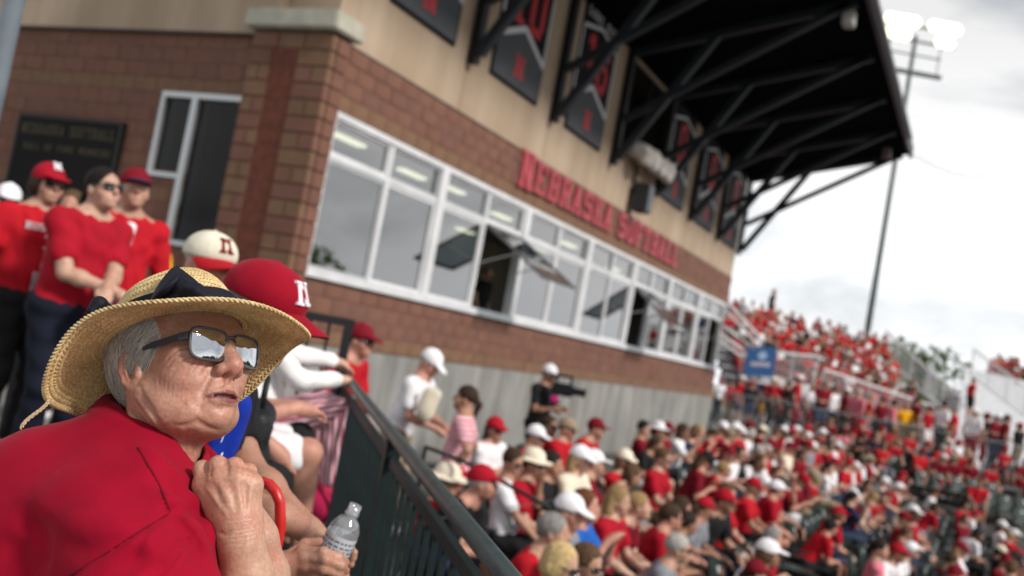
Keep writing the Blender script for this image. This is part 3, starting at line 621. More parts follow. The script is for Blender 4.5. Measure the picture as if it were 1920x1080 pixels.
# stair handrails in the bowl
def handrail(pts, lab):
    t = empty('handrail', tuple(pts[0]-np.array([0, 0, .9]))); tag(t, lab, 'handrail', 'stair handrails'); o0 = np.array(t.location); b = MB(); b.tube([p-o0 for p in pts], .015, 8); b.build('rail', M_RAIL, t, smooth=True)
    for p in (pts[0], pts[-1]): b = MB(); b.tube([p-o0, p-o0-np.array([0, 0, .95])], .014, 8); b.build('post', M_RAIL, t)
handrail([P(798, 838, 7.6), P(862, 862, 7.3), P(945, 905, 7.0), P(1035, 955, 6.7)], 'dark stair handrail crossing in front of the white polo man')
handrail([P(1440, 770, 24), P(1480, 830, 23), P(1530, 900, 22)], 'dark stair handrail beside the far aisle')

# ================================================================== far walkway, bleachers, poles, trees
M_WALU = mat('pale_aluminium', (.50, .51, .53), .5, var=.08, scale=3); M_WRAIL = mat('white_rail', (.60, .60, .62), .5)
E0 = np.array([-7.4, 30.3]); E1 = np.array([9.5, 42.5]); ed = (E1-E0)/np.linalg.norm(E1-E0); en = np.array([-ed[1], ed[0]])
FW0 = float(np.linalg.norm(E1-E0)); q0, q1, q2, q3 = E0, E1, E1+en*30, E0+en*30
b = MB(); b.prism([tuple(q0), tuple(q1), tuple(q2), tuple(q3)], 2, -3.57, -.02); tag(b.build('far_walkway', M_DECK), kind='structure')
FW = float(np.linalg.norm(E1-E0))
b = MB()
for j in range(11):                                                    # angled terraces stepping down from the far walkway
    s0, s1, z = .02+.84*j, .02+.84*(j+1), -.35-.23*j; ta = 2.6 if j < 2 else 2.6+1.0*(j-1); p = [E0+ed*ta-en*s0, E0+ed*(FW0+8)-en*s0, E0+ed*(FW0+8)-en*(s1-.002), E0+ed*ta-en*(s1-.002)]; b.prism([tuple(q) for q in p][::-1], 2, -3.56, z)
tag(b.build('far_terrace', M_TERR), kind='structure')
fr = empty('walkway_railing', (E0[0], E0[1], 0), atan2(ed[1], ed[0])); tag(fr, 'thin grey guard rail along the front of the far walkway', 'railing'); b = MB(); b.tube([(0, .08, 1.02), (FW, .08, 1.02)], .02, 6); b.build('top_rail', mat('blue_grey_rail', (.10, .12, .14), .5), fr); b = MB(); b.tube([(0, .08, .1), (FW, .08, .1)], .016, 6); b.build('bottom_rail', mat('blue_grey_foot', (.10, .12, .14), .5), fr)
pk = MB(); pk.box((-.008, -.008, .1), (.008, .008, 1.0)); pm = pk.data('picket', mat('blue_grey_picket', (.11, .13, .15), .5))
for i in range(int(FW/.16)): o = bpy.data.objects.new('picket', pm); link(o, fr); o.location = (.05+.16*i, .08, 0)
def lerp(a, c, t): return np.array(a)+(np.array(c)-np.array(a))*t
# bleacher: head-height corner points taken from the photograph at plausible distances
BA0, BB0, BAK, BBK = P(1392, 700, 33.0), P(1742, 790, 36.5), P(1345, 550, 42.0), P(1662, 632, 44.5); BK = 10
def bleacher_row(k): t = k/BK; return lerp(BA0, BAK, t), lerp(BB0, BBK, t)
bl = empty('bleacher', (BA0[0], BA0[1], 0)); tag(bl, 'white aluminium bleacher packed with fans beyond the press box', 'bleacher'); o0 = np.array([BA0[0], BA0[1], 0])
for k in range(BK+1):
    a, c = bleacher_row(k); dwn = np.array([0, 0, 1.0]); d = (c-a)/np.linalg.norm(c-a); nn = np.array([-d[1], d[0], 0])
    a, c = a-d*.5-o0, c+d*.5-o0; b = MB()
    b.bar(a-np.array([0, 0, .80]), c-np.array([0, 0, .80]), .28, .04); b.bar(a-np.array([0, 0, 1.25])+nn*-.3, c-np.array([0, 0, 1.25])+nn*-.3, .5, .04); b.bar(a-np.array([0, 0, 1.42])-nn*.5, c-np.array([0, 0, 1.42])-nn*.5, .03, .30)
    b.build('plank', M_WALU, bl)
# front guard of the bleacher with pickets, falling with the ramp
def guard(pa, pb, h, lab, n_p, group='white guard rails of the bleachers'):
    t = empty('guard_rail', tuple(pa-np.array([0, 0, h]))); tag(t, lab, 'railing', group); d = pb-pa; o0 = np.array(t.location); b = MB()
    b.bar(pa-o0, pb-o0, .06, .07); b.build('top_rail', M_WRAIL, t); b = MB(); b.bar(pa-o0-np.array([0, 0, h-.08]), pb-o0-np.array([0, 0, h-.08]), .05, .06); b.build('bottom_rail', M_WRAIL, t)
    for i in range(n_p+1):
        p = lerp(pa, pb, i/n_p)-o0; q = MB(); th = .022 if i % 8 else .06; q.bar(p-np.array([0, 0, h-.05]), p-np.array([0, 0, .03]), th, th); q.build('picket' if i % 8 else 'post', M_WRAIL, t)
guard(P(1395, 655, 32.5), P(1535, 668, 33.2), 1.1, 'white picket guard rail beside the blue banner', 24)
guard(P(1545, 692, 33.4), P(1752, 762, 36.0), 1.05, 'white picket guard rail across the foot of the packed bleacher', 40)
guard(P(1662, 620, 44.5), P(1760, 712, 40.5), 1.1, 'white sloping guard rail at the open end of the packed bleacher', 30)
guard(P(1365, 568, 32.0), P(1432, 640, 32.4), .35, 'thick white sloping stair rail beside the end of the brick wall', 3)
guard(P(1336, 616, 31.5), P(1392, 655, 32.0), .3, 'bright white handrail end just past the last window', 3)
b = MB(); A_, B_ = P(1395, 690, 33.6), P(1760, 800, 37.2)
b.add([A_, B_, (B_[0], B_[1], -.03), (A_[0], A_[1], -.03)], [(0, 1, 2, 3)]); A2, B2 = A_+np.array([-.05, .2, 0]), B_+np.array([-.05, .2, 0]); b.add([A2, B2, (B2[0], B2[1], -.03), (A2[0], A2[1], -.03)], [(3, 2, 1, 0)])
o = b.build('bleacher_skirt', M_WALU); tag(o, 'pale sheet skirt closing the underside of the packed bleacher', 'panel')
# second bleacher at the right edge: stepped pale stand with open side stairs
s0 = P(1790, 860, 39); sb = empty('stair_bleacher', (s0[0], s0[1], 0)); tag(sb, 'empty pale aluminium stand with rising steps at the right edge', 'bleacher'); o0 = np.array(sb.location)
for k in range(14):
    pa, pb = lerp(P(1772, 842, 38.5), P(1800, 690, 47), k/13), lerp(P(2060, 900, 41), P(2010, 735, 49), k/13); b = MB()
    d = (pb-pa)/np.linalg.norm(pb-pa); nn = np.array([-d[1], d[0], 0]); b.bar(pa-o0, pb-o0, .62, .05); b.bar(pa-o0-np.array([0, 0, .22])-nn*.3, pb-o0-np.array([0, 0, .22])-nn*.3, .03, .40); b.build('plank', M_WALU, sb)
guard(P(1826, 655, 44), P(1935, 735, 41), 1.2, 'white sloping picket rail of the stand at the right edge', 26)
guard(P(1745, 690, 41.5), P(1802, 745, 39.0), 1.1, 'short white stair rail between the two bleachers', 16)
# blue banner with a pale emblem and lettering
t = empty('blue_banner', tuple(P(1425, 700, 32.3))); tag(t, 'blue banner with a pale emblem tied to the white guard rail', 'banner'); o0 = np.array(t.location)
c1, c2, c3, c4 = [P(*p, 32.3)-o0 for p in ((1403, 648), (1458, 652), (1450, 707), (1394, 704))]
ex = (c2-c1); ez = (c4-c1); nn = np.cross(ez, ex); nn /= np.linalg.norm(nn); b = MB(); b.add([c1, c2, c3, c4, c1-nn*.03, c2-nn*.03, c3-nn*.03, c4-nn*.03], [(0, 3, 2, 1), (4, 5, 6, 7), (0, 1, 5, 4), (1, 2, 6, 5), (2, 3, 7, 6), (3, 0, 4, 7)]); b.build('cloth', mat('banner_blue', (.012, .085, .25), .6, var=.1, scale=2), t)
def on_ban(u, w, off=.012): return c1+ex*u+ez*w+nn*off
b = MB(); N = 20
b.add([on_ban(.53, .30)]+[on_ban(.53+.14*cos(2*pi*k/N)*(1+.15*cos(4*pi*k/N)), .30+.15*sin(2*pi*k/N)) for k in range(N)], [(0, 1+k, 1+(k+1) % N) for k in range(N)]); b.build('emblem', mat('emblem_pale', (.30, .42, .62), .6), t); b = MB()
for k in range(9): b.add([on_ban(.18+.075*k, .52), on_ban(.235+.075*k, .52), on_ban(.235+.075*k, .66), on_ban(.18+.075*k, .66)], [(0, 1, 2, 3)])
b.build('lettering', mat('banner_letter', (.55, .5, .6), .6), t)
# light tower with lit lamps
lt, lb = P(1724, 62, 60), P(1622, 612, 60); L0 = np.array([(lt[0]+lb[0])/2, (lt[1]+lb[1])/2, 0])
tw = empty('light_tower', tuple(L0)); tag(tw, 'tall stadium light tower with lit lamp banks behind the roof edge', 'light tower'); Hh = lt[2]
b = MB(); b.tube([(0, 0, -3), (0, 0, 10), (0, 0, Hh)], [.21, .17, .12], 12); b.build('mast', mat('tower_steel', (.07, .085, .092), .5, var=.15, scale=1), tw, smooth=True)
b = MB(); rr = c_r0; pl = lambda x, z: tuple(rr*x+np.array([0, 0, z]))
b.bar(pl(-1.7, Hh-2.3), pl(1.9, Hh-2.3), .28, .22); b.bar(pl(-1.4, Hh-1.2), pl(1.7, Hh-1.2), .08); b.bar(pl(-1.9, Hh-.35), pl(2.4, Hh-.35), .12); b.bar(pl(-1.9, Hh+.55), pl(2.4, Hh+.55), .12)
for x in (-1.5, 1.6): b.bar(pl(x, Hh-2.3), pl(x, Hh+.5), .06)
b.build('crossarms', mat('tower_arm', (.07, .085, .09), .5), tw)
M_FL = mat('flood_lens', (.9, .9, .85), .4, emit=((1, .84, .48), 2.6)); M_FB = mat('flood_body', (.25, .24, .22), .5)
for row, z in enumerate((Hh+.75, Hh-.15)):
    for x in ((-1.75, -1.25, -.75, -.25, .95, 1.4, 1.85, 2.3) if row == 0 else (-1.75, -1.2, -.7, 1.5, 2.0)):
        t = empty('flood_lamp', pl(x, z), parent=tw); b = MB(); fw = -np.array([-sin(YAW), cos(YAW), 0]); c = fw*.12; b.tube([-fw*.3, -fw*.08, c], [.12, .3, .38], 12); b.build('lamp_body', M_FB, t, smooth=True)
        b = MB(); b.tube([c+fw*.004, c+fw*.03], [.375, .3], 12); b.build('lamp_glass', M_FL, t)
# thin cable from the roof corner
a, c = np.array([-3.0, 30.3, 8.78]), P(1850, 330, 45); b = MB(); b.tube([lerp(a, c, k/10)-np.array([0, 0, .25*sin(pi*k/10)]) for k in range(11)], .012, 5); o = b.build('overhead_cable', M_BLACK); tag(o, 'thin cable running from the roof corner across the sky', 'cable')
# trees: trunk, limbs, and a crown of leaf-sized faces
M_BARK = mat('bark', (.07, .05, .035), .9, var=.3, scale=6, bump=.6, bscale=20)
def leaf_material(name, c):
    m = mat(name, c, .6, var=.35, scale=1.2); nt = m.node_tree; b = nt.nodes['Principled BSDF']; tr = nt.nodes.new('ShaderNodeBsdfTranslucent'); tr.inputs[0].default_value = (c[0]*1.6, c[1]*1.7, c[2], 1); mx = nt.nodes.new('ShaderNodeMixShader'); mx.inputs[0].default_value = .35
    nt.links.new(b.outputs[0], mx.inputs[1]); nt.links.new(tr.outputs[0], mx.inputs[2]); nt.links.new(mx.outputs[0], nt.nodes['Material Output'].inputs[0]); return m
M_LEAF = [leaf_material('leaf_green', (.10, .145, .065)), leaf_material('leaf_dark', (.065, .10, .045))]
def leaves(rng, blobs, n, size):
    V = np.zeros((n, 4, 3), np.float32); w = np.array([r[0]*r[1]*r[2] for _, r in blobs]); idx = rng.choice(len(blobs), n, p=w/w.sum())
    for i in range(n):
        c, r = blobs[idx[i]]; d = rng.normal(size=3); d /= np.linalg.norm(d); p = np.array(c)+d*np.array(r)*rng.uniform(.45, 1.05)
        a = rng.normal(size=3); a /= np.linalg.norm(a); e2 = np.cross(a, rng.normal(size=3)); e2 /= np.linalg.norm(e2); sz = size*rng.uniform(.6, 1.4); V[i] = p+sz*np.array([a, e2*.6, -a, -e2*.6])
    return V.reshape(-1, 3), np.arange(4*n).reshape(n, 4)
def tree(loc, h, spread, n, size, lab, seed, group=None):
    rng = np.random.default_rng(seed); t = empty('tree', tuple(loc)); tag(t, lab, 'tree', group); b = MB()
    b.tube([(0, 0, -.3), (.1, .05, h*.3), (0, .1, h*.62)], [h*.032, h*.024, h*.012], 8); tips = []
    for k in range(7):
        a = 2*pi*k/7+rng.uniform(-.3, .3); z0 = h*rng.uniform(.25, .5); tip = np.array([cos(a)*spread*.62, sin(a)*spread*.62, h*rng.uniform(.55, .85)]); b.tube([(0, .03, z0), tuple(lerp((0, 0, z0), tip, .5)+np.array([0, 0, h*.04])), tuple(tip)], [h*.014, h*.009, h*.003], 6); tips.append(tip)
    b.build('trunk', M_BARK, t)
    bl_ = [((0, 0, h*.72), (spread*.5, spread*.5, h*.22))]+[(tuple(p), (spread*.36*rng.uniform(.7, 1.2), spread*.36*rng.uniform(.7, 1.2), h*.13*rng.uniform(.8, 1.3))) for p in tips]+[((rng.uniform(-.4, .4)*spread, rng.uniform(-.4, .4)*spread, h*rng.uniform(.6, .93)), (spread*.25, spread*.25, h*.09)) for _ in range(6)]
    V, Q = leaves(rng, bl_, n, size); mobj('crown', V, Q, M_LEAF, t, fmat=rng.integers(0, 2, len(Q)))
tp = P(1685, 660, 62); tree((tp[0], tp[1], -3.5), tp[2]+3.5+1.6, 4.2, 2600, .20, 'leafy green tree behind the open end of the packed bleacher', 3)
# dark roof beyond the bleachers
p0 = P(1735, 738, 75); b = MB(); b.box((-7, -3, -8), (8, 3, 1.6)); b.prism([(-3.6, 1.6), (3.6, 1.6), (3.2, 2.1), (-3.2, 2.1)], 0, -7.6, 8.6); o = b.build('distant_building', mat('distant_brown', (.09, .06, .05), .8)); o.location = tuple(p0-np.array([0, 0, 1.6])); o.rotation_euler = (0, 0, radians(8)); tag(o, 'low brown roofed building between the two bleachers', 'building')
# outfield fence and the wood beyond it, seen in the mirrored lenses
b = MB()
for k in range(24):
    a0, a1 = radians(-75+6*k), radians(-75+6*(k+1)); b.bar((10+82*cos(a0), 14+82*sin(a0), -2.6), (10+82*cos(a1), 14+82*sin(a1), -2.6), .1, 2.0)
o = b.build('outfield_fence', mat('fence_green', (.02, .05, .03), .7)); tag(o, 'dark green outfield fence reflected low in the mirrored sunglasses', 'fence')
rng = np.random.default_rng(9); bl_ = []
for k in range(90): a = radians(rng.uniform(-85, 62)); R_ = rng.uniform(105, 150); bl_.append(((10+R_*cos(a), 14+R_*sin(a), rng.uniform(-1, 3)), (rng.uniform(4, 8), rng.uniform(4, 8), rng.uniform(4, 7))))
V, Q = leaves(rng, bl_, 26000, .9); o = mobj('treeline', V, Q, M_LEAF, fmat=rng.integers(0, 2, len(Q))); tag(o, 'far dark wood beyond the outfield fence', 'trees', kind='stuff')
# ================================================================== people: skeleton -> continuous body, clothes as separate shells
def vec(*a): return np.array(a, float)
def nrm(v): return v/(np.linalg.norm(v)+1e-9)
def ik(a, c, l1, l2, pole):
    d = c-a; L = np.linalg.norm(d)
    if L > (l1+l2)*.995: c = a+d/L*(l1+l2)*.995; d = c-a; L = np.linalg.norm(d)
    x = (l1*l1-l2*l2+L*L)/(2*L); h = sqrt(max(1e-6, l1*l1-x*x)); n = nrm(d); p = pole-n*np.dot(pole, n)
    return a+n*x+nrm(p)*h, c
def skeleton(sit=True, lean=0.0, wr=((.14, .40, .62), (-.14, .40, .62)), pole=((.5, -.4, -.8), (-.5, -.4, -.8)), head=(0, 0), feet=None, twist=0.0, roll=0.0, sh=.185, pz=None):
    """head=(yaw, pitch) degrees; faces +Y, X is the figure's right"""
    J = {}; pel = vec(0, 0, pz or (.53 if sit else .93)); up = nrm(vec(sin(radians(roll)), sin(radians(lean)), cos(radians(lean))))
    cr, sr = cos(radians(twist)), sin(radians(twist)); rx = nrm(np.cross(vec(sr, cr, 0), vec(0, 0, 1))); fw = np.cross(up, rx)
    J.update(pel=pel, up=up, rx=rx, fw=nrm(fw)); J['belly'] = pel+up*.14; J['chest'] = pel+up*.34; J['neck'] = pel+up*.50
    yw, pt = radians(head[0]), radians(head[1]); J['hf'] = nrm(vec(-sin(yw)*cos(pt), cos(yw)*cos(pt), sin(pt))); J['head'] = J['neck']+nrm(up*.7+vec(0, .25, .6))*.155; J['hs'] = nrm(np.cross(J['hf'], vec(0, 0, 1))); J['hu'] = np.cross(J['hs'], J['hf'])
    for s, k in ((1, 'R'), (-1, 'L')):
        J['sh'+k] = J['neck']-up*.055+rx*sh*s; i = 0 if s > 0 else 1
        J['el'+k], J['wr'+k] = ik(J['sh'+k], vec(*wr[i]), .285, .255, vec(*pole[i]))
        J['hip'+k] = pel+vec(.09*s, 0, -.01)
        if sit: f = (feet or ((.12, .46, .07), (-.12, .46, .07)))[i]; J['kn'+k], J['an'+k] = ik(J['hip'+k], vec(*f), .43, .42, vec(.15*s, 1, .8))
        else: f = (feet or ((.10, -.02, .08), (-.10, -.02, .08)))[i]; J['kn'+k], J['an'+k] = ik(J['hip'+k], vec(*f), .43, .43, vec(.05*s, 1, .0))
    return J
def hfr(J): return np.stack([J['hs'], J['hf'], J['hu']], 1)
def hp(J, x, y, z): return J['head']+hfr(J) @ vec(x, y, z)
def bounds(J, pad=.2):
    P_ = np.array([v for k, v in J.items() if k not in ('up', 'rx', 'fw', 'hf', 'hs', 'hu')]); return P_.min(0)-pad, P_.max(0)+pad
def hand_small(s, J, k, fine):
    w, e = J['wr'+k], J['el'+k]; d = nrm(J.get('hd'+k, nrm(w-e)*.8+vec(0, .1, -.25))); sd = nrm(np.cross(d, J.get('hn'+k, vec(0, 0, 1)))); n = np.cross(sd, d); sg = 1 if k == 'R' else -1
    s.ell(w+d*.045, (.03, .03, .03), k=.02); s.chain([w, w+d*.07], [.024, .030], k=.02)
    if fine:
        for i, (o, l) in enumerate(((-.027, .065), (-.009, .078), (.009, .074), (.026, .058))):
            a = w+d*.08+sd*o; b = a+d*l*.55-n*.008*i*.2; s.chain([a, b, b+nrm(d-n*.9)*l*.45], [.0098, .009, .0075], k=.004)
        s.chain([w+d*.03-sd*.026*sg, w+d*.06-sd*.045*sg, w+d*.09-sd*.045*sg-n*.01], [.013, .011, .009], k=.008)
    else:
        for o in (-.022, 0, .022): s.cap(w+d*.07+sd*o, w+d*.135+sd*o-n*.012, .013, .010, k=.006)
        s.cap(w+d*.03-sd*.026*sg, w+d*.08-sd*.045*sg, .013, .010, k=.01)
def m_skin(J, h, fat=1.0, fine=False, legs=True):
    lo, hi = bounds(J); s = Sculpt(lo, hi, h); R = hfr(J); H = lambda x, y, z: J['head']+R @ vec(x, y, z)
    s.ell(H(0, -.008, .035), (.074, .094, .085), k=.02, rot=R); s.ell(H(0, .028, -.035), (.058, .060, .082), k=.03, rot=R); s.ell(H(0, .072, -.088), (.024, .02, .02), k=.025, rot=R)
    s.chain([H(0, .088, .012), H(0, .108, -.025)], [.009, .014], k=.012); s.chain([H(-.022, .082, -.064), H(0, .091, -.062), H(.022, .082, -.064)], .008, k=.01)
    for sg in (1, -1):
        s.ell(H(.034*sg, .096, .005), (.017, .012, .011), k=.012, op='-'); s.ell(H(.074*sg, -.01, -.01), (.01, .018, .03), k=.008, rot=R); s.ell(H(.040*sg, .052, -.03), (.024, .026, .026), k=.02, rot=R)
    s.chain([H(0, -.03, -.04), J['neck']], [.055, .060], k=.03)
    B = np.stack([J['rx'], J['fw'], J['up']], 1)
    s.ell(J['chest'], (.155*fat, .10*fat, .19), k=.06, rot=B); s.ell(J['belly'], (.145*fat, .105*fat, .16), k=.06, rot=B); s.ell(J['pel'], (.16*fat, .11*fat, .11), k=.05)
    s.chain([J['shR'], J['neck'], J['shL']], [.055, .06, .055], k=.04)
    for k in 'RL':
        s.chain([J['sh'+k], J['el'+k], J['wr'+k]], [.052*fat**.5, .040*fat**.5, .027], k=.015); m = J['el'+k]+(J['wr'+k]-J['el'+k])*.3; s.ell(m, (.041, .041, .041), k=.03); hand_small(s, J, k, fine)
        if legs:
            s.chain([J['hip'+k], J['kn'+k]], [.085*fat, .058], k=.03); s.chain([J['kn'+k], J['an'+k]], [.054, .034], k=.02); c = J['kn'+k]+(J['an'+k]-J['kn'+k])*.3; s.ell(c+vec(0, -.018, 0), (.05, .05, .07), k=.03)
            s.chain([J['an'+k]+vec(0, -.03, -.035), J['an'+k]+vec(0, .13, -.045)], [.032, .026], k=.02)
    return s.mesh()
def m_shirt(J, h, fat=1.0, sleeve=.62, hem=-.04, folds=True, long=False):
    lo, hi = bounds(J); s = Sculpt(lo, hi, h); B = np.stack([J['rx'], J['fw'], J['up']], 1)
    s.ell(J['chest']+J['up']*.0, (.178*fat, .122*fat, .20), k=.05, rot=B); s.ell(J['belly']+J['fw']*.015, (.172*fat, .132*fat, .17), k=.06, rot=B); s.ell(J['pel']+J['up']*(.05+hem), (.178*fat, .128*fat, .10), k=.05, rot=B)
    s.chain([J['shR'], J['neck']-J['up']*.045, J['shL']], [.066, .066, .066], k=.05)
    for k in 'RL':
        e = J['el'+k]; a = J['sh'+k]
        if long: s.chain([a, e, J['wr'+k]+(e-J['wr'+k])*.1], [.068, .058, .044], k=.02)
        else: s.chain([a, a+(e-a)*sleeve], [.068, .066], k=.03); c = a+(e-a)*(sleeve+.12); s.ell(c+nrm(e-a)*.045, (.055, .055, .055), k=.004, op='-') if sleeve < .9 else None
    s.ell(J['neck']+J['up']*.045+J['fw']*.03, (.068, .07, .06), k=.012, op='-', rot=B)
    if folds:
        f = 1.0
        s.field(lo, hi, lambda X, Y, Z: (.0045*np.sin(31*Z+14*np.sin(7*X+3)+8*Y)*np.sin(9*X-7*Y+5*Z+1)+.0025*np.sin(52*Z-18*X+9*np.sin(9*Y+4*X))).astype(np.float32))
    return s.mesh()
def m_pants(J, h, fat=1.0, long=False, skirt=False):
    lo, hi = bounds(J); s = Sculpt(lo, hi, h); s.ell(J['pel']+vec(0, 0, -.005), (.185*fat, .135*fat, .125), k=.04)
    for k in 'RL':
        t = .8; kn, an, hi_ = J['kn'+k], J['an'+k], J['hip'+k]
        if long: s.chain([hi_, kn], [.100*fat, .074], k=.03); s.chain([kn, an+(kn-an)*.08], [.073, .058], k=.03)
        else: s.chain([hi_, hi_+(kn-hi_)*t], [.102*fat, .088], k=.03)
    if skirt: s.chain([J['knR'], J['knL']], .085, k=.06); s.chain([lerp(J['hipR'], J['knR'], .5), lerp(J['hipL'], J['knL'], .5)], .1, k=.06)
    s.field(lo, hi, lambda X, Y, Z: (.004*np.sin(46*Z+23*X+31*Y)).astype(np.float32)); return s.mesh()
def m_shoes(J, h):
    lo, hi = bounds(J); s = Sculpt(lo, hi, h)
    for k in 'RL': a = J['an'+k]; s.chain([a+vec(0, -.04, -.035), a+vec(0, .09, -.036), a+vec(0, .17, -.042)], [.044, .042, .036], k=.02); s.ell(a+vec(0, .05, -.10), (.3, .3, .028), k=.005, op='-')
    return s.mesh()
def m_hair(J, h, style='short'):
    R = hfr(J); H = lambda x, y, z: J['head']+R @ vec(x, y, z); s = Sculpt(J['head']-.36, J['head']+.22, h)
    s.ell(H(0, -.018, .042), (.084, .100, .092) if style != 'under' else (.080, .098, .060), k=0, rot=R)
    if style == 'long': s.chain([H(.06, -.04, .0), H(.072, -.035, -.10), H(.07, -.02, -.19)], [.035, .034, .02], k=.03); s.chain([H(-.06, -.04, .0), H(-.072, -.035, -.10), H(-.07, -.02, -.19)], [.035, .034, .02], k=.03); s.chain([H(0, -.075, -.02), H(0, -.09, -.17)], [.055, .04], k=.04)
    if style == 'tail': s.chain([H(0, -.10, .03), H(0, -.135, -.03), H(0, -.12, -.15)], [.025, .034, .016], k=.02)
    if style == 'bob': s.ell(H(0, -.035, -.02), (.092, .085, .075), k=.04, rot=R)
    s.ell(H(0, .105, -.015), (.075, .085, .082), k=.015, op='-', rot=R)
    if style in ('short', 'under'): s.ell(H(0, .02, -.12), (.2, .2, .09), k=.01, op='-', rot=R)
    s.field(J['head']-.36, J['head']+.22, lambda X, Y, Z: (.003*np.sin(120*X+40*Z)*np.sin(110*Y)).astype(np.float32)); return s.mesh()
def m_cap(J, h, back=False, wide=False):
    R = hfr(J); H = lambda x, y, z: J['head']+R @ vec(x, y, z); s = Sculpt(J['head']-.26, J['head']+.26, h)
    if wide:
        s.ell(H(0, -.01, .075), (.088, .104, .085), k=0, rot=R); s.ell(H(0, -.005, .045), (.165, .18, .016), k=.012, rot=R)
    else:
        s.ell(H(0, -.012, .045), (.089, .108, .096), k=0, rot=R); s.ell(H(0, -.02, -.055), (.2, .2, .085), k=.004, op='-', rot=R)
        sg = -1 if back else 1; Rb = R @ np.array(Matrix.Rotation(radians(-14*sg), 3, 'X')); s.ell(H(0, .105*sg, .036), (.072, .080, .013), k=.012, rot=Rb); s.ell(H(0, -.012, .141), (.012, .012, .006), k=.003)
    return s.mesh()
def m_glasses(J, h):
    R = hfr(J); b = MB(); H = lambda x, y, z: J['head']+R @ vec(x, y, z)
    for sg in (1, -1):
        c = [(.008, .104, .018), (.034, .106, .020), (.060, .090, .017), (.056, .090, -.014), (.034, .104, -.016), (.012, .106, -.010)]
        f = [H(x*sg, y, z) for x, y, z in c]; bk = [H(x*sg, y-.008, z) for x, y, z in c]; n = 6; b.add(f+bk, [tuple(range(n)), tuple(range(2*n-1, n-1, -1))]+[(i, (i+1) % n, n+(i+1) % n, n+i) for i in range(n)]); b.bar(H(.06*sg, .09, .012), H(.078*sg, .0, .012), .006)
    b.bar(H(-.01, .106, .012), H(.01, .106, .012), .006); return b.v, b.f

# colours (albedo)
RED, DRED, BRED, WHT, BLK, NVY, GRY, PNK, YEL, CRM, BLU, KHA, DEN = (.33, .004, .016), (.16, .004, .013), (.40, .006, .015), (.72, .71, .74), (.012, .012, .014), (.012, .018, .05), (.20, .21, .24), (.60, .16, .22), (.72, .36, .01), (.70, .62, .50), (.012, .10, .42), (.27, .21, .14), (.03, .045, .085)
SKINS = [(.42, .235, .165), (.46, .27, .195), (.37, .195, .13), (.30, .15, .095), (.44, .215, .155)]
HAIRS = [(.045, .026, .015), (.02, .013, .01), (.28, .18, .085), (.22, .21, .20), (.09, .05, .026), (.36, .345, .32)]
def fab(col): return cmat('fabric', col, rough=.85, var=.12, scale=9, bump=.25, bscale=40, spec=.2)
def skn(col, tint=True):
    key = ('skin', tuple(col), tint)
    if key not in _MC:
        m = mat('skin', col, rough=.5, var=.14, scale=24, bump=.12, bscale=120, spec=.4)
        if tint:                                                     # lips, brows, lids, flush and painted under-chin shade come from a colour attribute
            nt = m.node_tree; b = nt.nodes['Principled BSDF']; src = b.inputs['Base Color'].links[0].from_socket; at = nt.nodes.new('ShaderNodeAttribute'); at.attribute_name = 'tint'; mx = nt.nodes.new('ShaderNodeMix'); mx.data_type = 'RGBA'; mx.blend_type = 'MULTIPLY'; mx.inputs[0].default_value = 1
            nt.links.new(src, mx.inputs[6]); nt.links.new(at.outputs['Color'], mx.inputs[7]); nt.links.new(mx.outputs[2], b.inputs['Base Color'])
        _MC[key] = m
    return _MC[key]
def face_tint(v, J):
    q = (np.asarray(v)-J['head']) @ hfr(J); t = np.ones((len(q), 3), np.float32)
    g = lambda c, r: np.exp(-(((q-np.array(c))/np.array(r))**2).sum(1))[:, None]
    for sg in (1, -1): t *= 1-.75*g((.033*sg, .088, .005), (.012, .02, .006)); t *= 1-.55*g((.034*sg, .092, .028), (.018, .02, .006)); t *= 1-g((.042*sg, .06, -.028), (.026, .03, .024))*np.array([0, .16, .15])
    t *= 1-g((0, .092, -.063), (.022, .02, .0065))*np.array([.25, .52, .48]); t *= 1-g((0, .108, -.03), (.016, .02, .014))*np.array([0, .12, .12]); t *= 1-.35*g((0, .05, -.115), (.05, .04, .02)); return t  # last term puts shade under the chin into the skin colour
def har(col): return cmat('hair', col, rough=.65, var=.35, scale=60, bump=.6, bscale=140, spec=.15)
M_SHADES = mat('dark_shades', (.01, .01, .012), .12, spec=.7)
def stripe_material(name, c1, c2, scale, axis='Z'):
    m = mat(name, c1, .85); nt = m.node_tree; b = nt.nodes['Principled BSDF']; tc = nt.nodes.new('ShaderNodeTexCoord'); sp = nt.nodes.new('ShaderNodeSeparateXYZ'); nt.links.new(tc.outputs['Object'], sp.inputs[0])
    mu = nt.nodes.new('ShaderNodeMath'); mu.operation = 'MULTIPLY'; mu.inputs[1].default_value = scale; nt.links.new(sp.outputs[axis], mu.inputs[0]); fr = nt.nodes.new('ShaderNodeMath'); fr.operation = 'FRACT'; nt.links.new(mu.outputs[0], fr.inputs[0])
    gt = nt.nodes.new('ShaderNodeMath'); gt.operation = 'GREATER_THAN'; gt.inputs[1].default_value = .55; nt.links.new(fr.outputs[0], gt.inputs[0]); mx = nt.nodes.new('ShaderNodeMix'); mx.data_type = 'RGBA'; nt.links.new(gt.outputs[0], mx.inputs[0]); mx.inputs[6].default_value = (*c1, 1); mx.inputs[7].default_value = (*c2, 1); nt.links.new(mx.outputs[2], b.inputs['Base Color']); return m
_PM = {}
def pmesh(key, fn):
    if key not in _PM:
        v, f = fn(); _PM[key] = mesh_data(key[1], v, np.asarray(f) if not isinstance(f, list) else f, [], smooth=True); _PM[key].materials.append(None)
    return _PM[key]
def dress(name, me, m, parent=None):
    o = bpy.data.objects.new(name, me); link(o, parent); o.material_slots[0].link = 'OBJECT'; o.material_slots[0].material = m; return o
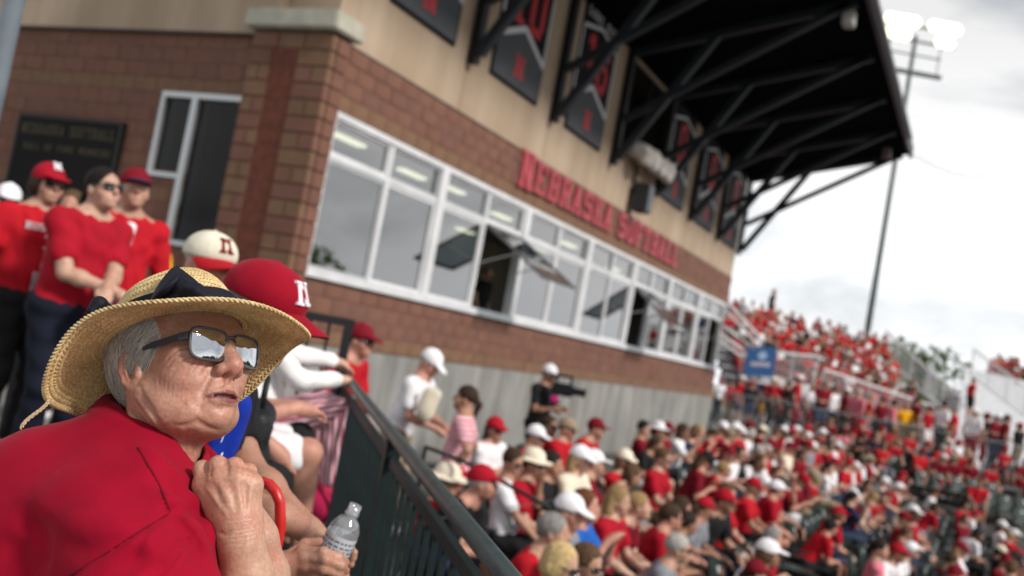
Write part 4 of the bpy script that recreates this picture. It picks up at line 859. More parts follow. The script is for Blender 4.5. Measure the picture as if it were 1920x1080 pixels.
def person(tid, J, look, loc, rz, sc=1.0, label='', group=None, h=.0148, fine=False, fat=1.0):
    """look: skin, shirt, pants, shoes, hair, hairstyle, cap, glasses, long (sleeves), shorts, skirt, wide (hat)"""
    k = lambda n, *a: (tid, n, *a)
    new = k('body') not in _PM; bm_ = pmesh(k('body'), lambda: m_skin(J, h, fat, fine))
    if new: co = np.zeros(len(bm_.vertices)*3, np.float32); bm_.vertices.foreach_get('co', co); vcol(bm_, 'tint', face_tint(co.reshape(-1, 3), J))
    o = dress('person', bm_, skn(look.get('skin', SKINS[0])))
    o.location = loc; o.rotation_euler = (0, 0, rz); o.scale = (sc, sc, sc) if np.isscalar(sc) else sc
    tag(o, label, 'person', group)
    mt = lambda c: c if not isinstance(c, tuple) else fab(c)
    sl = look.get('long', False); dress('shirt', pmesh(k('shirt', sl), lambda: m_shirt(J, h, fat, long=sl)), mt(look['shirt']), o)
    pl = look.get('trousers', False); sk = look.get('skirt', False)
    dress('trousers' if pl else ('skirt' if sk else 'shorts'), pmesh(k('trousers' if pl else 'shorts', sk), lambda: m_pants(J, h, fat, pl, sk)), mt(look.get('pants', BLK)), o)
    dress('shoes', pmesh(k('shoes'), lambda: m_shoes(J, h)), mt(look.get('shoes', WHT)), o)
    hs = look.get('style', 'short')
    if hs: dress('hair', pmesh(k('hair', hs), lambda: m_hair(J, min(h, .011), hs)), har(look.get('hair', HAIRS[0])), o)
    if look.get('cap'):
        wd = look.get('wide', False); c = dress('hat' if wd else 'cap', pmesh(k('hat' if wd else 'cap'), lambda: m_cap(J, min(h, .009), wide=wd)), mt(look['cap']), o)
    if look.get('glasses'): dress('sunglasses', pmesh(k('sunglasses'), lambda: m_glasses(J, h)), M_SHADES, o)
    return o
PI = math.pi
SEAT = [skeleton(True, 6, head=(0, -4)), skeleton(True, 24, wr=((.16, .46, .58), (-.10, .46, .60)), head=(8, 4)), skeleton(True, 2, wr=((-.10, .20, .80), (.10, .22, .78)), head=(-15, 0)),
        skeleton(True, 10, wr=((.07, .36, .98), (-.07, .36, .98)), head=(5, 5)), skeleton(True, 34, wr=((.05, .50, .62), (-.05, .52, .60)), head=(20, 8)), skeleton(True, -4, wr=((.13, .36, .60), (-.05, .24, 1.08)), head=(-25, -5), feet=((.2, .40, .07), (-.14, .55, .07))),
        skeleton(True, 12, wr=((.30, .30, .72), (-.02, .42, .66)), head=(38, -8), twist=14, roll=7), skeleton(True, 20, wr=((.04, .33, .80), (-.10, .36, .86)), head=(-4, -30), feet=((.10, .36, .07), (-.2, .52, .07)))]
STAND = [skeleton(False, 2, wr=((.24, .06, .86), (-.24, .06, .86)), head=(0, 0)), skeleton(False, 4, wr=((-.06, .22, 1.12), (.08, .24, 1.10)), head=(18, -6)), skeleton(False, 0, wr=((.26, .02, .88), (-.10, .30, 1.08)), head=(-30, 0), feet=((.12, .06, .08), (-.10, -.08, .08)))]
def cap_logo(o, J, col, size=.04, ch='N'):
    """slab letter standing on the front panel of a cap"""
    R = hfr(J); m = letter_mesh(ch, size, size*1.1, .003, 1, col); c = link(bpy.data.objects.new('cap_letter', m), o)
    n = nrm(vec(0, .83, .55)); x = vec(1, 0, 0); z = nrm(np.cross(x, n)); x2 = -x; z = np.cross(n, x2)*1.0
    A = R @ np.stack([x2, -n, np.cross(x2, -n)], 1); p = J['head']+R @ vec(size*.5, .0925, .084)
    c.matrix_local = Matrix([[*A[i], p[i]] for i in range(3)]+[[0, 0, 0, 1]]); return c
# ================================================================== the crowd in the bowl
ORD = ['first', 'second', 'third', 'fourth', 'fifth', 'sixth', 'seventh', 'eighth', 'ninth', 'tenth', 'eleventh', 'twelfth', 'thirteenth', 'fourteenth', 'fifteenth', 'sixteenth', 'seventeenth', 'eighteenth', 'nineteenth', 'twentieth']
ORD += ['twenty-'+x for x in ORD[:9]]+['thirtieth']+['thirty-'+x for x in ORD[:9]]+['fortieth']+['forty-'+x for x in ORD[:9]]+['fiftieth']+['fifty-'+x for x in ORD[:9]]
CN = {RED: 'red', DRED: 'dark red', BRED: 'bright red', WHT: 'white', BLK: 'black', NVY: 'navy', GRY: 'grey', PNK: 'pink', YEL: 'yellow', CRM: 'cream', BLU: 'blue', KHA: 'khaki', DEN: 'denim blue'}
def pixel(p): v = np.array(p)-C0; d = v @ c_f; return 960+FPX*(v @ c_x)/d, 540-FPX*(v @ c_y)/d, d
rc = random.Random(21)
def random_look(r=rc):
    sh = r.choices([RED, DRED, BRED, WHT, BLK, GRY, PNK, NVY, CRM, BLU], [30, 18, 14, 19, 10, 3, 2, 3, 1, 0])[0]
    lk = dict(skin=r.choice(SKINS), shirt=sh, pants=r.choices([BLK, DEN, KHA, WHT, GRY, RED], [42, 28, 10, 6, 8, 6])[0], hair=r.choices(HAIRS, [30, 26, 10, 8, 20, 6])[0], style=r.choice(['short', 'short', 'long', 'bob', 'tail']), trousers=r.random() < .35, glasses=r.random() < .45, shoes=r.choice([WHT, BLK, GRY]))
    t = r.random()
    if t < .50: lk['cap'] = r.choices([WHT, RED, DRED, BLK, CRM, KHA], [24, 32, 20, 16, 2, 6])[0]
    elif t < .53: lk['cap'] = r.choice([CRM, WHT, KHA]); lk['wide'] = True
    return lk
def look_words(lk):
    w = CN.get(lk['shirt'], 'patterned')+' shirt'
    if lk.get('cap'): w += ', '+CN[lk['cap']]+(' sun hat' if lk.get('wide') else ' cap')
    elif lk.get('style') == 'long': w += ', long hair'
    return w
# hand-placed people in the near rows: head pixel, distance, template, look, label
FACE_F = -PI/2                                                          # facing the field (+X)
taken = []
def seat_person(px, py, d, tid, look, label, turn=0, sc=1.0, J=None, key=None, h=.0148):
    J = J or SEAT[tid]; p = P(px, py, d); hz = J['head'][2]*(sc if np.isscalar(sc) else sc[2]); off = J['head']; rz = FACE_F+radians(turn)
    hx, hy = off[0]*cos(rz)-off[1]*sin(rz), off[0]*sin(rz)+off[1]*cos(rz)
    taken.append((p[0]-hx, p[1]-hy)); return person(key or ('s%d' % tid), J, look, (p[0]-hx, p[1]-hy, p[2]-hz), rz, sc, label, 'fans seated in the near rows', h=h)
def stand_person(px, py, d, tid, look, label, turn=0, sc=1.0, J=None, key=None, zf=None, h=.0148, group='fans standing by the concrete wall'):
    J = J or STAND[tid]; p = P(px, py, d); rz = FACE_F+radians(turn); off = J['head']; z = p[2]-off[2]*sc
    if zf is not None: sc = (p[2]-zf)/off[2]; z = zf
    hx, hy = (off[0]*cos(rz)-off[1]*sin(rz))*sc, (off[0]*sin(rz)+off[1]*cos(rz))*sc
    taken.append((p[0]-hx, p[1]-hy)); return person(key or ('t%d' % tid), J, look, (p[0]-hx, p[1]-hy, z), rz, sc, label, group, h=h)
if ONLY in ('', 'crowd', 'mid'):
    Jp = skeleton(False, 16, wr=((.10, .40, 1.02), (-.06, .42, 1.04)), head=(0, -28)); stand_person(806, 682, 9.5, 0, dict(skin=SKINS[4], shirt=WHT, pants=KHA, trousers=True, style='short', hair=HAIRS[5], cap=WHT), 'standing man in white polo and white cap looking down at a tote bag', turn=8, J=Jp, key='polo', zf=-.75)
    Jw = skeleton(False, 0, wr=((.30, .10, .98), (-.27, .0, .95)), head=(0, 2)); stand_person(872, 748, 8.7, 0, dict(skin=SKINS[2], shirt=stripe_material('pink_stripe', (.62, .48, .52), (.55, .08, .13), 24), pants=BRED, style='tail', hair=(.035, .02, .014)), 'standing woman in pink striped tee and red shorts with a dark ponytail', turn=200, J=Jw, key='stripe', zf=-.80)
    Jc = skeleton(False, 4, wr=((.16, .34, 1.16), (-.02, .38, 1.18)), head=(0, -5)); stand_person(1030, 702, 13.9, 0, dict(skin=SKINS[3], shirt=BLK, pants=BLK, trousers=True, cap=WHT, shoes=BLK), 'cameraman in black with a white cap against the concrete wall', turn=-8, J=Jc, key='camop', zf=-.75)
    Jb = skeleton(False, 20, wr=((.10, .42, 1.0), (-.12, .42, 1.02)), head=(0, 0)); stand_person(676, 640, 8.4, 0, dict(skin=SKINS[4], shirt=BRED, pants=BLK, trousers=True, cap=DRED, glasses=True, style='short'), 'person in red shirt and red cap leaning beyond the end of the green rail', turn=5, J=Jb, key='leaner', zf=-.72)
    near = [
     (905, 907, 7.06, 4, dict(skin=SKINS[4], shirt=BLK, pants=DEN, cap=RED, hair=HAIRS[5], glasses=False), 'white-bearded man in black shirt and red cap leaning forward on the aisle', 0),
     (962, 868, 8.62, 5, dict(skin=SKINS[2], shirt=WHT, pants=BLK, hair=HAIRS[0], glasses=True), 'seated man in white polo and dark sunglasses behind the handrail', 10),
     (838, 905, 7.39, 0, dict(skin=SKINS[0], shirt=RED, cap=CRM, wide=True), 'fan in a cream wide hat half hidden by the green top rail', 0),
     (1038, 1000, 6.24, 1, dict(skin=SKINS[0], shirt=BRED, hair=HAIRS[3], glasses=False), 'grey-haired man in bright red shirt at the bottom of the picture', 5),
     (1052, 1062, 5.40, 0, dict(skin=SKINS[1], shirt=BLK, hair=(.50, .36, .17), style='bob', glasses=True), 'blond woman in sunglasses at the bottom of the picture', 0),
     (1100, 1060, 5.88, 0, dict(skin=SKINS[0], shirt=DRED, hair=HAIRS[4], style='long', glasses=True), 'brown-haired woman in sunglasses beside the blond woman', -10),
     (1068, 962, 6.72, 0, dict(skin=SKINS[4], shirt=GRY, cap=WHT, hair=HAIRS[3]), 'man in white crowned cap just behind the grey-haired man', 0),
     (1098, 950, 7.17, 3, dict(skin=SKINS[4], shirt=BLU, hair=(.12, .045, .02), style='short'), 'man in blue shirt raising both hands to his face', 0),
     (1000, 872, 8.72, 0, dict(skin=SKINS[0], shirt=RED, cap=CRM, wide=True, glasses=True), 'woman in red shirt and cream sun hat next to the white polo man', 5),
     (1035, 872, 9.03, 0, dict(skin=SKINS[2], shirt=BLK, hair=HAIRS[1]), 'fan in black shirt with a pale print beside the cream sun hat', 0),
     (1088, 862, 9.24, 0, dict(skin=SKINS[1], shirt=CRM, cap=WHT, style='long', hair=HAIRS[2]), 'woman in cream top and white cap in the second row', -5),
     (1272, 1030, 8.06, 1, dict(skin=SKINS[0], shirt=GRY, hair=HAIRS[5], glasses=True), 'white-haired man in grey shirt and dark sunglasses leaning forward', 8),
     (1160, 940, 8.29, 0, dict(skin=SKINS[1], shirt=RED, hair=HAIRS[2], style='long'), 'blond girl in red shirt clasping her knees', 0),
     (1198, 950, 8.62, 4, dict(skin=SKINS[1], shirt=DRED, hair=HAIRS[2], style='tail'), 'second blond girl in dark red shirt beside the first', 0),
     (1005, 820, 10.71, 0, dict(skin=SKINS[0], shirt=RED, cap=WHT, glasses=True), 'fan in red shirt and white cap just below the cameraman', 0),
     (1030, 800, 11.55, 2, dict(skin=SKINS[3], shirt=BRED, hair=HAIRS[0], glasses=True), 'man in bright red shirt with blue mirrored glasses below the cameraman', 0),
     (1064, 805, 11.34, 0, dict(skin=SKINS[4], shirt=BRED, cap=KHA), 'man in bright red shirt and khaki cap against the concrete wall', 0),
     (1118, 805, 11.97, 1, dict(skin=SKINS[0], shirt=BRED, cap=DRED), 'man in bright red shirt and dark red cap sitting tall before the wall', 0),
    ]
    for px, py, d, tid, lk, lab, tr in near: seat_person(px, py, d, tid, lk, lab, tr)
    # rows of the centre section, then the angled rows below the far walkway
    SP = .56; seat_list = []; ppl = []; stuffed = []
    def z_far(x, y): sv = -((x-E0[0])*en[0]+(y-E0[1])*en[1]); tv = (x-E0[0])*ed[0]+(y-E0[1])*ed[1]; return (-.35-.23*(sv-.02)/.84 if tv > 2.6 else -9) if sv > 0 else 0
    for r in range(0, 17):
        x = -4.45+.84*r; z = -.75-.21*r; y = 7.4
        while y < 40:
            y += SP
            if any(a-.15 < y < c+.15 for a, c in AIS): continue
            if y < y_edge(x)+1.2: continue
            u, v, d = pixel((x, y, z+1.15))
            if not (690 < u < 1960 and v < 1130 and d > 5.0): continue
            if z_far(x, y+.3) > z-.05: continue
            jx, jy = rc.uniform(-.06, .06), rc.uniform(-.08, .08); empt = .10 if v < 860 else .22
            if u > 1500 and v > 870: empt = .45
            if u > 1440 and 930 < v < 1010: empt = .55
            if u < 900: empt = .35
            if y < 8.6 and r == 0: continue
            if any(abs(x-a) < .45 and abs(y-c) < .5 for a, c in taken): seat_list.append((d, x, y, z, True, 0, r)); continue
            if rc.random() < empt: seat_list.append((d, x, y, z, False, 0, r)); continue
            ppl.append((d, r, x+jx, y+jy, z, FACE_F, 'wall'))
    rzF = atan2(-(-en[0]), -en[1])
    for j in range(11):
        z = -.35-.23*j; sv = .02+.84*j+.42; t = 2.9+1.0*max(0, j-1)
        while t < 27:
            t += SP; q = E0+ed*t-en*sv; u, v, d = pixel((q[0], q[1], z+1.15))
            if not (690 < u < 1960 and v < 1130): continue
            if -.75-.25*(q[0]+4.5) > z+.02 or 8.2 < t < 9.3: continue
            if rc.random() < (.16 if j < 3 else .42): seat_list.append((d, q[0], q[1], z, False, rzF-FACE_F, 20+j)); continue
            ppl.append((d, j, q[0]+rc.uniform(-.05, .05), q[1]+rc.uniform(-.05, .05), z, rzF, 'walkway'))
    cnt = {}
    budget = 300-len(near)-4-31; ppl.sort(key=lambda q: q[0]); stuffed = [((q[2], q[3], q[4]+1.2), q[5]) for q in ppl[budget:]]; ppl = ppl[:budget]
    ppl.sort(key=lambda q: (q[6], q[1], q[3]))
    for d, r, x, y, z, rz_, wh in ppl:
        cnt[(wh, r)] = cnt.get((wh, r), 0)+1; lk = random_look(); tid = rc.choices(range(8), (24, 17, 12, 7, 12, 11, 12, 10))[0]; s_ = rc.uniform(.93, 1.06)
        lab = 'fan in %s, %s row from %s, %s from rail' % (look_words(lk), ORD[r], wh, ORD[cnt[(wh, r)]-1]) if wh == 'wall' else 'fan in %s, %s row below far walkway, %s along' % (look_words(lk), ORD[r], ORD[cnt[(wh, r)]-1])
        fx, fy = -sin(rz_)*.05, cos(rz_)*.05
        person('s%d' % tid, SEAT[tid], lk, (x+fx, y+fy, z-(.06 if s_ > 1 else .02)), rz_+radians(rc.gauss(6, 18)), (s_*rc.uniform(.92, 1.16), s_*rc.uniform(.96, 1.06), s_), lab, 'fans seated in the rows below the concrete wall' if wh == 'wall' else 'fans seated below the far walkway')
    n_people = len(ppl)+len(near)+4
    # green stadium seats: pan, back, frame and a pale number disc
    M_SEAT = mat('seat_green', (.010, .026, .022), .4, var=.2, scale=6, spec=.5); M_DISC = mat('seat_disc', (.55, .57, .58), .3)
    b = MB(); b.box((-.02, -.23, .44), (.40, .23, .47), .012); pan = b.data('seat_pan', M_SEAT)
    b = MB(); N = 9; V = []
    for j in range(6):
        t = j/5; zz = .46+.40*t; xx = -.03-.10*t; wd = .23*(1-.12*t*t)
        for i in range(N): a = -1+2*i/(N-1); V.append((xx-.03*(1-a*a), wd*a, zz+.02*(1-a*a)*(t > .9)))
    F_ = [(j*N+i, j*N+i+1, (j+1)*N+i+1, (j+1)*N+i) for j in range(5) for i in range(N-1)]; b.add(V, F_); V2 = [(p[0]-.025, p[1], p[2]) for p in V]; b.add(V2, [q[::-1] for q in F_]); back = b.data('seat_back', M_SEAT, True)
    M_IRON = mat('seat_iron', (.012, .018, .016), .5); arms = []
    for yy in (-.26, .26): b = MB(); b.bar((-.02, yy, 0), (-.02, yy, .63), .035, .06); b.bar((-.04, yy, .64), (.26, yy, .64), .04, .03); arms.append(b.data('seat_arm', M_IRON))

    b = MB(); b.tube([(-.085, 0, .79), (-.070, 0, .793)], .038, 14); disc = b.data('number_disc', M_DISC)
    seat_list.sort(); seat_list = seat_list[:230]; scount = {}
    for d, x, y, z, occ, dz, r in sorted(seat_list, key=lambda q: (q[6], q[1], q[2])):
        scount[r] = scount.get(r, 0)+1; o = empty('stadium_seat', (x+sin(FACE_F+dz)*.17, y-cos(FACE_F+dz)*.17, z), dz)
        tag(o, ('%s dark green stadium seat, %s row from wall, %s seat from rail' % ('occupied' if occ else 'empty', ORD[r], ORD[scount[r]-1])) if r < 20 else 'empty dark green seat, %s row below far walkway, %s along' % (ORD[r-20], ORD[scount[r]-1]), 'seat', 'green stadium seats')
        for nm, me in (('seat_pan', pan), ('seat_back', back), ('seat_arm', arms[0]), ('seat_arm', arms[1]), ('number_disc', disc)): c = bpy.data.objects.new(nm, me); link(c, o)
    # people standing along the far walkway
    walk = [(1352, 715), (1372, 720), (1392, 712), (1410, 722), (1432, 752, YEL, KHA), (1452, 716), (1478, 722), (1500, 712), (1526, 728), (1548, 720), (1566, 730), (1590, 735), (1612, 738, PNK, BRED), (1634, 748), (1655, 752), (1678, 757), (1700, 762, YEL, KHA), (1722, 752, DRED, KHA), (1745, 768), (1772, 760), (1790, 770), (1830, 775, WHT, RED), (1852, 782), (1872, 784, DRED, DEN), (1890, 786, DRED, DEN), (1912, 800), (1535, 768, BLK, BLK), (1500, 770, PNK, BLK), (1465, 760, RED, BLK)]
    for i, w in enumerate(walk):
        px, py = w[:2]; base = E0+ed*.0; lk = random_look(); lk['trousers'] = rc.random() < .4
        if len(w) > 2: lk['shirt'], lk['pants'] = w[2], w[3]
        # depth where the sight line crosses a line just behind the walkway rail
        rr_ = ray(px, py); off = .5+.75*(i % 3)*(.6); q = E0+en*off; den = rr_[0]*en[0]+rr_[1]*en[1]; d = ((q[0]*en[0]+q[1]*en[1]))/den
        stand_person(px, py, d, rc.randrange(3), lk, 'fan in %s standing on walkway, %s from brick wall' % (look_words(lk), ORD[sorted(range(len(walk)), key=lambda t: walk[t][0]).index(i)]), turn=rc.gauss(0, 35)+(150 if rc.random() < .3 else 0), zf=-.02, h=.014, group='fans standing on the far walkway')
    n_people += len(walk)
    for px, py, d, lk, lab in ((1826, 715, 40.5, dict(shirt=BRED, pants=BLK), 'lone fan in red climbing the pale steps of the right-hand stand'), (1452, 548, 44.5, dict(shirt=BLK, pants=BLK, trousers=True), 'lone figure in black standing on the top row of the packed bleacher')):
        stand_person(px, py, d, 0, lk, lab, turn=30, group=None)
    # the packed bleacher: nearest rows as individuals, the rest as one crowd
    far_spots = []
    for k in range(BK+1):
        a, c = bleacher_row(k); L = float(np.linalg.norm(c-a)); n = int(L/.47)
        for i in range(n):
            if rc.random() < .10: continue
            p = lerp(a, c, (i+.5)/n)+np.array([rc.uniform(-.08, .08), rc.uniform(-.08, .08), rc.uniform(-.07, .05)]); far_spots.append((k, i, p))
    dirv = nrm(vec(BB0[1]-BA0[1], -(BB0[0]-BA0[0]), 0)); rzB = atan2(-dirv[0], dirv[1])
    room = max(0, 300-n_people); ind = far_spots[:room]; rest_ = far_spots[room:]
    for k, i, p in ind:
        lk = random_look(); tid = rc.randrange(6); J = SEAT[tid]; lab = 'fan in %s, packed bleacher, %s row, %s from wall' % (look_words(lk), ORD[k], ORD[i])
        person('s%d' % tid, J, lk, (p[0], p[1], p[2]-J['head'][2]), rzB+rc.gauss(0, .25), 1.0, lab, 'fans on the packed bleacher')
    # low-detail crowd
    lows = []
    for J in (SEAT[0], SEAT[1], SEAT[3]):
        lows.append([m_skin(J, .034), m_shirt(J, .034, folds=False), m_pants(J, .036), m_hair(J, .026), m_cap(J, .022)])
    pal = [skn(SKINS[0], False), skn(SKINS[2], False), fab(RED), fab(BRED), fab(DRED), fab(WHT), fab(GRY), fab(BLK), fab(DEN), fab(KHA), har(HAIRS[0]), har(HAIRS[2]), har(HAIRS[3])]
    AV, AF, AM, off = [], [], [], 0
    extra = []
    for t in range(34): extra.append((0, t, lerp(P(1862, 668, 49), P(1935, 690, 50), t/33.0)+np.array([rc.uniform(-.2, .2), rc.uniform(-1.5, 1.5), rc.uniform(-.6, .2)])))
    for p, rz_ in [(q[2], rzB) for q in rest_+extra]+stuffed:
        L_ = lows[rc.randrange(3)]; a = rz_+rc.gauss(0, .3); R_ = np.array([[cos(a), -sin(a), 0], [sin(a), cos(a), 0], [0, 0, 1]]); s_ = rc.uniform(.94, 1.06)
        ms = [rc.randrange(2), rc.choices((2, 3, 4, 5, 6, 7), (32, 18, 13, 24, 6, 7))[0], rc.choice((7, 8, 9)), rc.choice((10, 11, 12)), rc.choice((5, 3, 5, 4))]
        for q, (v, f) in enumerate(L_):
            if q == 4 and rc.random() < .55: continue
            AV.append((v*s_) @ R_.T+np.array([p[0], p[1], p[2]-1.2*s_])); AF.append(np.asarray(f)+off); AM.append(np.full(len(f), ms[q])); off += len(v)
    if AV:
        o = mobj('crowd', np.concatenate(AV), np.concatenate(AF), pal, smooth=True, fmat=np.concatenate(AM)); tag(o, 'distant mass of fans in red and white on the upper bleacher rows', 'crowd', kind='stuff')
    print('PEOPLE', n_people+len(ind), 'stuff', len(rest_), 'seats', len(seat_list))
# ================================================================== the woman in the straw hat
HR = np.array([[-0.13518661524910913, 0.9121343441739025, -0.3869567381968354], [-0.9883037132600055, -0.09631820801719687, 0.1182310160695608], [0.07057159070032415, 0.3984140321108192, 0.9144866918677522]])
HT = np.array([-1.0929016924906776, 1.1514431217723275, 1.1254909228320946])
LV = np.stack([c_r0, [-sin(YAW), cos(YAW), 0], [0, 0, 1]], 1)          # level frame: screen right, away, up
def BP(px, py, d): return LV.T @ (P(px, py, d)-HT)                        # pixel + depth -> body frame round the head
def to_w(v, R=HR, T=HT): return np.asarray(v) @ R.T + T
def HtoB(p): return LV.T @ (HR @ np.array(p))

def skin_material(name, base, blotch, lines=0.0, sc=1.0):
    m = bpy.data.materials.new(name); m.use_nodes = True; nt = m.node_tree; b = nt.nodes['Principled BSDF']; N = nt.nodes.new; Lk = nt.links.new
    tc = N('ShaderNodeTexCoord')
    def noise(scale, det=5, rough=.6):
        n = N('ShaderNodeTexNoise'); n.inputs['Scale'].default_value = scale; n.inputs['Detail'].default_value = det; n.inputs['Roughness'].default_value = rough
        Lk(tc.outputs['Object'], n.inputs['Vector']); return n
    def ramp(src, p0, p1, c0, c1):
        r = N('ShaderNodeValToRGB'); r.color_ramp.elements[0].position = p0; r.color_ramp.elements[1].position = p1
        r.color_ramp.elements[0].color = (*c0, 1); r.color_ramp.elements[1].color = (*c1, 1); Lk(src, r.inputs[0]); return r
    def mix(a, bb, f, t='MIX'):
        x = N('ShaderNodeMix'); x.data_type = 'RGBA'; x.blend_type = t
        if isinstance(f, float): x.inputs[0].default_value = f
        else: Lk(f, x.inputs[0])
        Lk(a, x.inputs[6]); Lk(bb, x.inputs[7]); return x.outputs[2]
    big = noise(26*sc, 6); c = ramp(big.outputs[0], .38, .66, base, blotch).outputs[0]
    fine = noise(190*sc, 4); c = mix(c, ramp(fine.outputs[0], .35, .7, (.62, .50, .46), (1.12, 1.10, 1.08)).outputs[0], .5, 'MULTIPLY')
    sp = N('ShaderNodeTexVoronoi'); sp.inputs['Scale'].default_value = 85*sc; Lk(tc.outputs['Object'], sp.inputs['Vector'])      # age spots, sparse
    gate = noise(40*sc, 2); g = N('ShaderNodeMath'); g.operation = 'LESS_THAN'; Lk(sp.outputs['Distance'], g.inputs[0]); g.inputs[1].default_value = .17
    g2 = N('ShaderNodeMath'); g2.operation = 'GREATER_THAN'; Lk(gate.outputs[0], g2.inputs[0]); g2.inputs[1].default_value = .52
    g3 = N('ShaderNodeMath'); g3.operation = 'MULTIPLY'; Lk(g.outputs[0], g3.inputs[0]); Lk(g2.outputs[0], g3.inputs[1])
    g4 = N('ShaderNodeMath'); g4.operation = 'MULTIPLY'; Lk(g3.outputs[0], g4.inputs[0]); g4.inputs[1].default_value = .45
    spot = N('ShaderNodeRGB'); spot.outputs[0].default_value = (base[0]*.5, base[1]*.36, base[2]*.3, 1)
    c = mix(c, spot.outputs[0], g4.outputs[0])
    at = N('ShaderNodeAttribute'); at.attribute_name = 'tint'; c = mix(c, at.outputs['Color'], 1.0, 'MULTIPLY')
    Lk(c, b.inputs['Base Color'])
    b.inputs['Roughness'].default_value = .43; b.inputs['Specular IOR Level'].default_value = .5
    b.inputs['Subsurface Weight'].default_value = .22; b.inputs['Subsurface Radius'].default_value = (1, .35, .2); b.inputs['Subsurface Scale'].default_value = .006
    wr = N('ShaderNodeTexVoronoi'); wr.feature = 'DISTANCE_TO_EDGE'; wr.inputs['Scale'].default_value = 330*sc
    mp = N('ShaderNodeMapping'); mp.inputs['Scale'].default_value = (1, 1, 1.6); Lk(tc.outputs['Object'], mp.inputs[0])
    ds = noise(60*sc, 3); ad = N('ShaderNodeMix'); ad.data_type = 'RGBA'; ad.inputs[0].default_value = .02; Lk(mp.outputs[0], ad.inputs[6]); Lk(ds.outputs['Color'], ad.inputs[7]); Lk(ad.outputs[2], wr.inputs['Vector'])
    bp = N('ShaderNodeBump'); bp.inputs['Strength'].default_value = .33; bp.inputs['Distance'].default_value = .0012; Lk(wr.outputs['Distance'], bp.inputs['Height'])
    n3 = noise(75*sc, 5); bp2 = N('ShaderNodeBump'); bp2.inputs['Strength'].default_value = .22; bp2.inputs['Distance'].default_value = .002; Lk(n3.outputs[0], bp2.inputs['Height']); Lk(bp.outputs[0], bp2.inputs['Normal'])
    Lk(bp2.outputs[0], b.inputs['Normal'])
    return m
M_HSKIN = skin_material('old_skin', (.45, .268, .190), (.47, .222, .160))

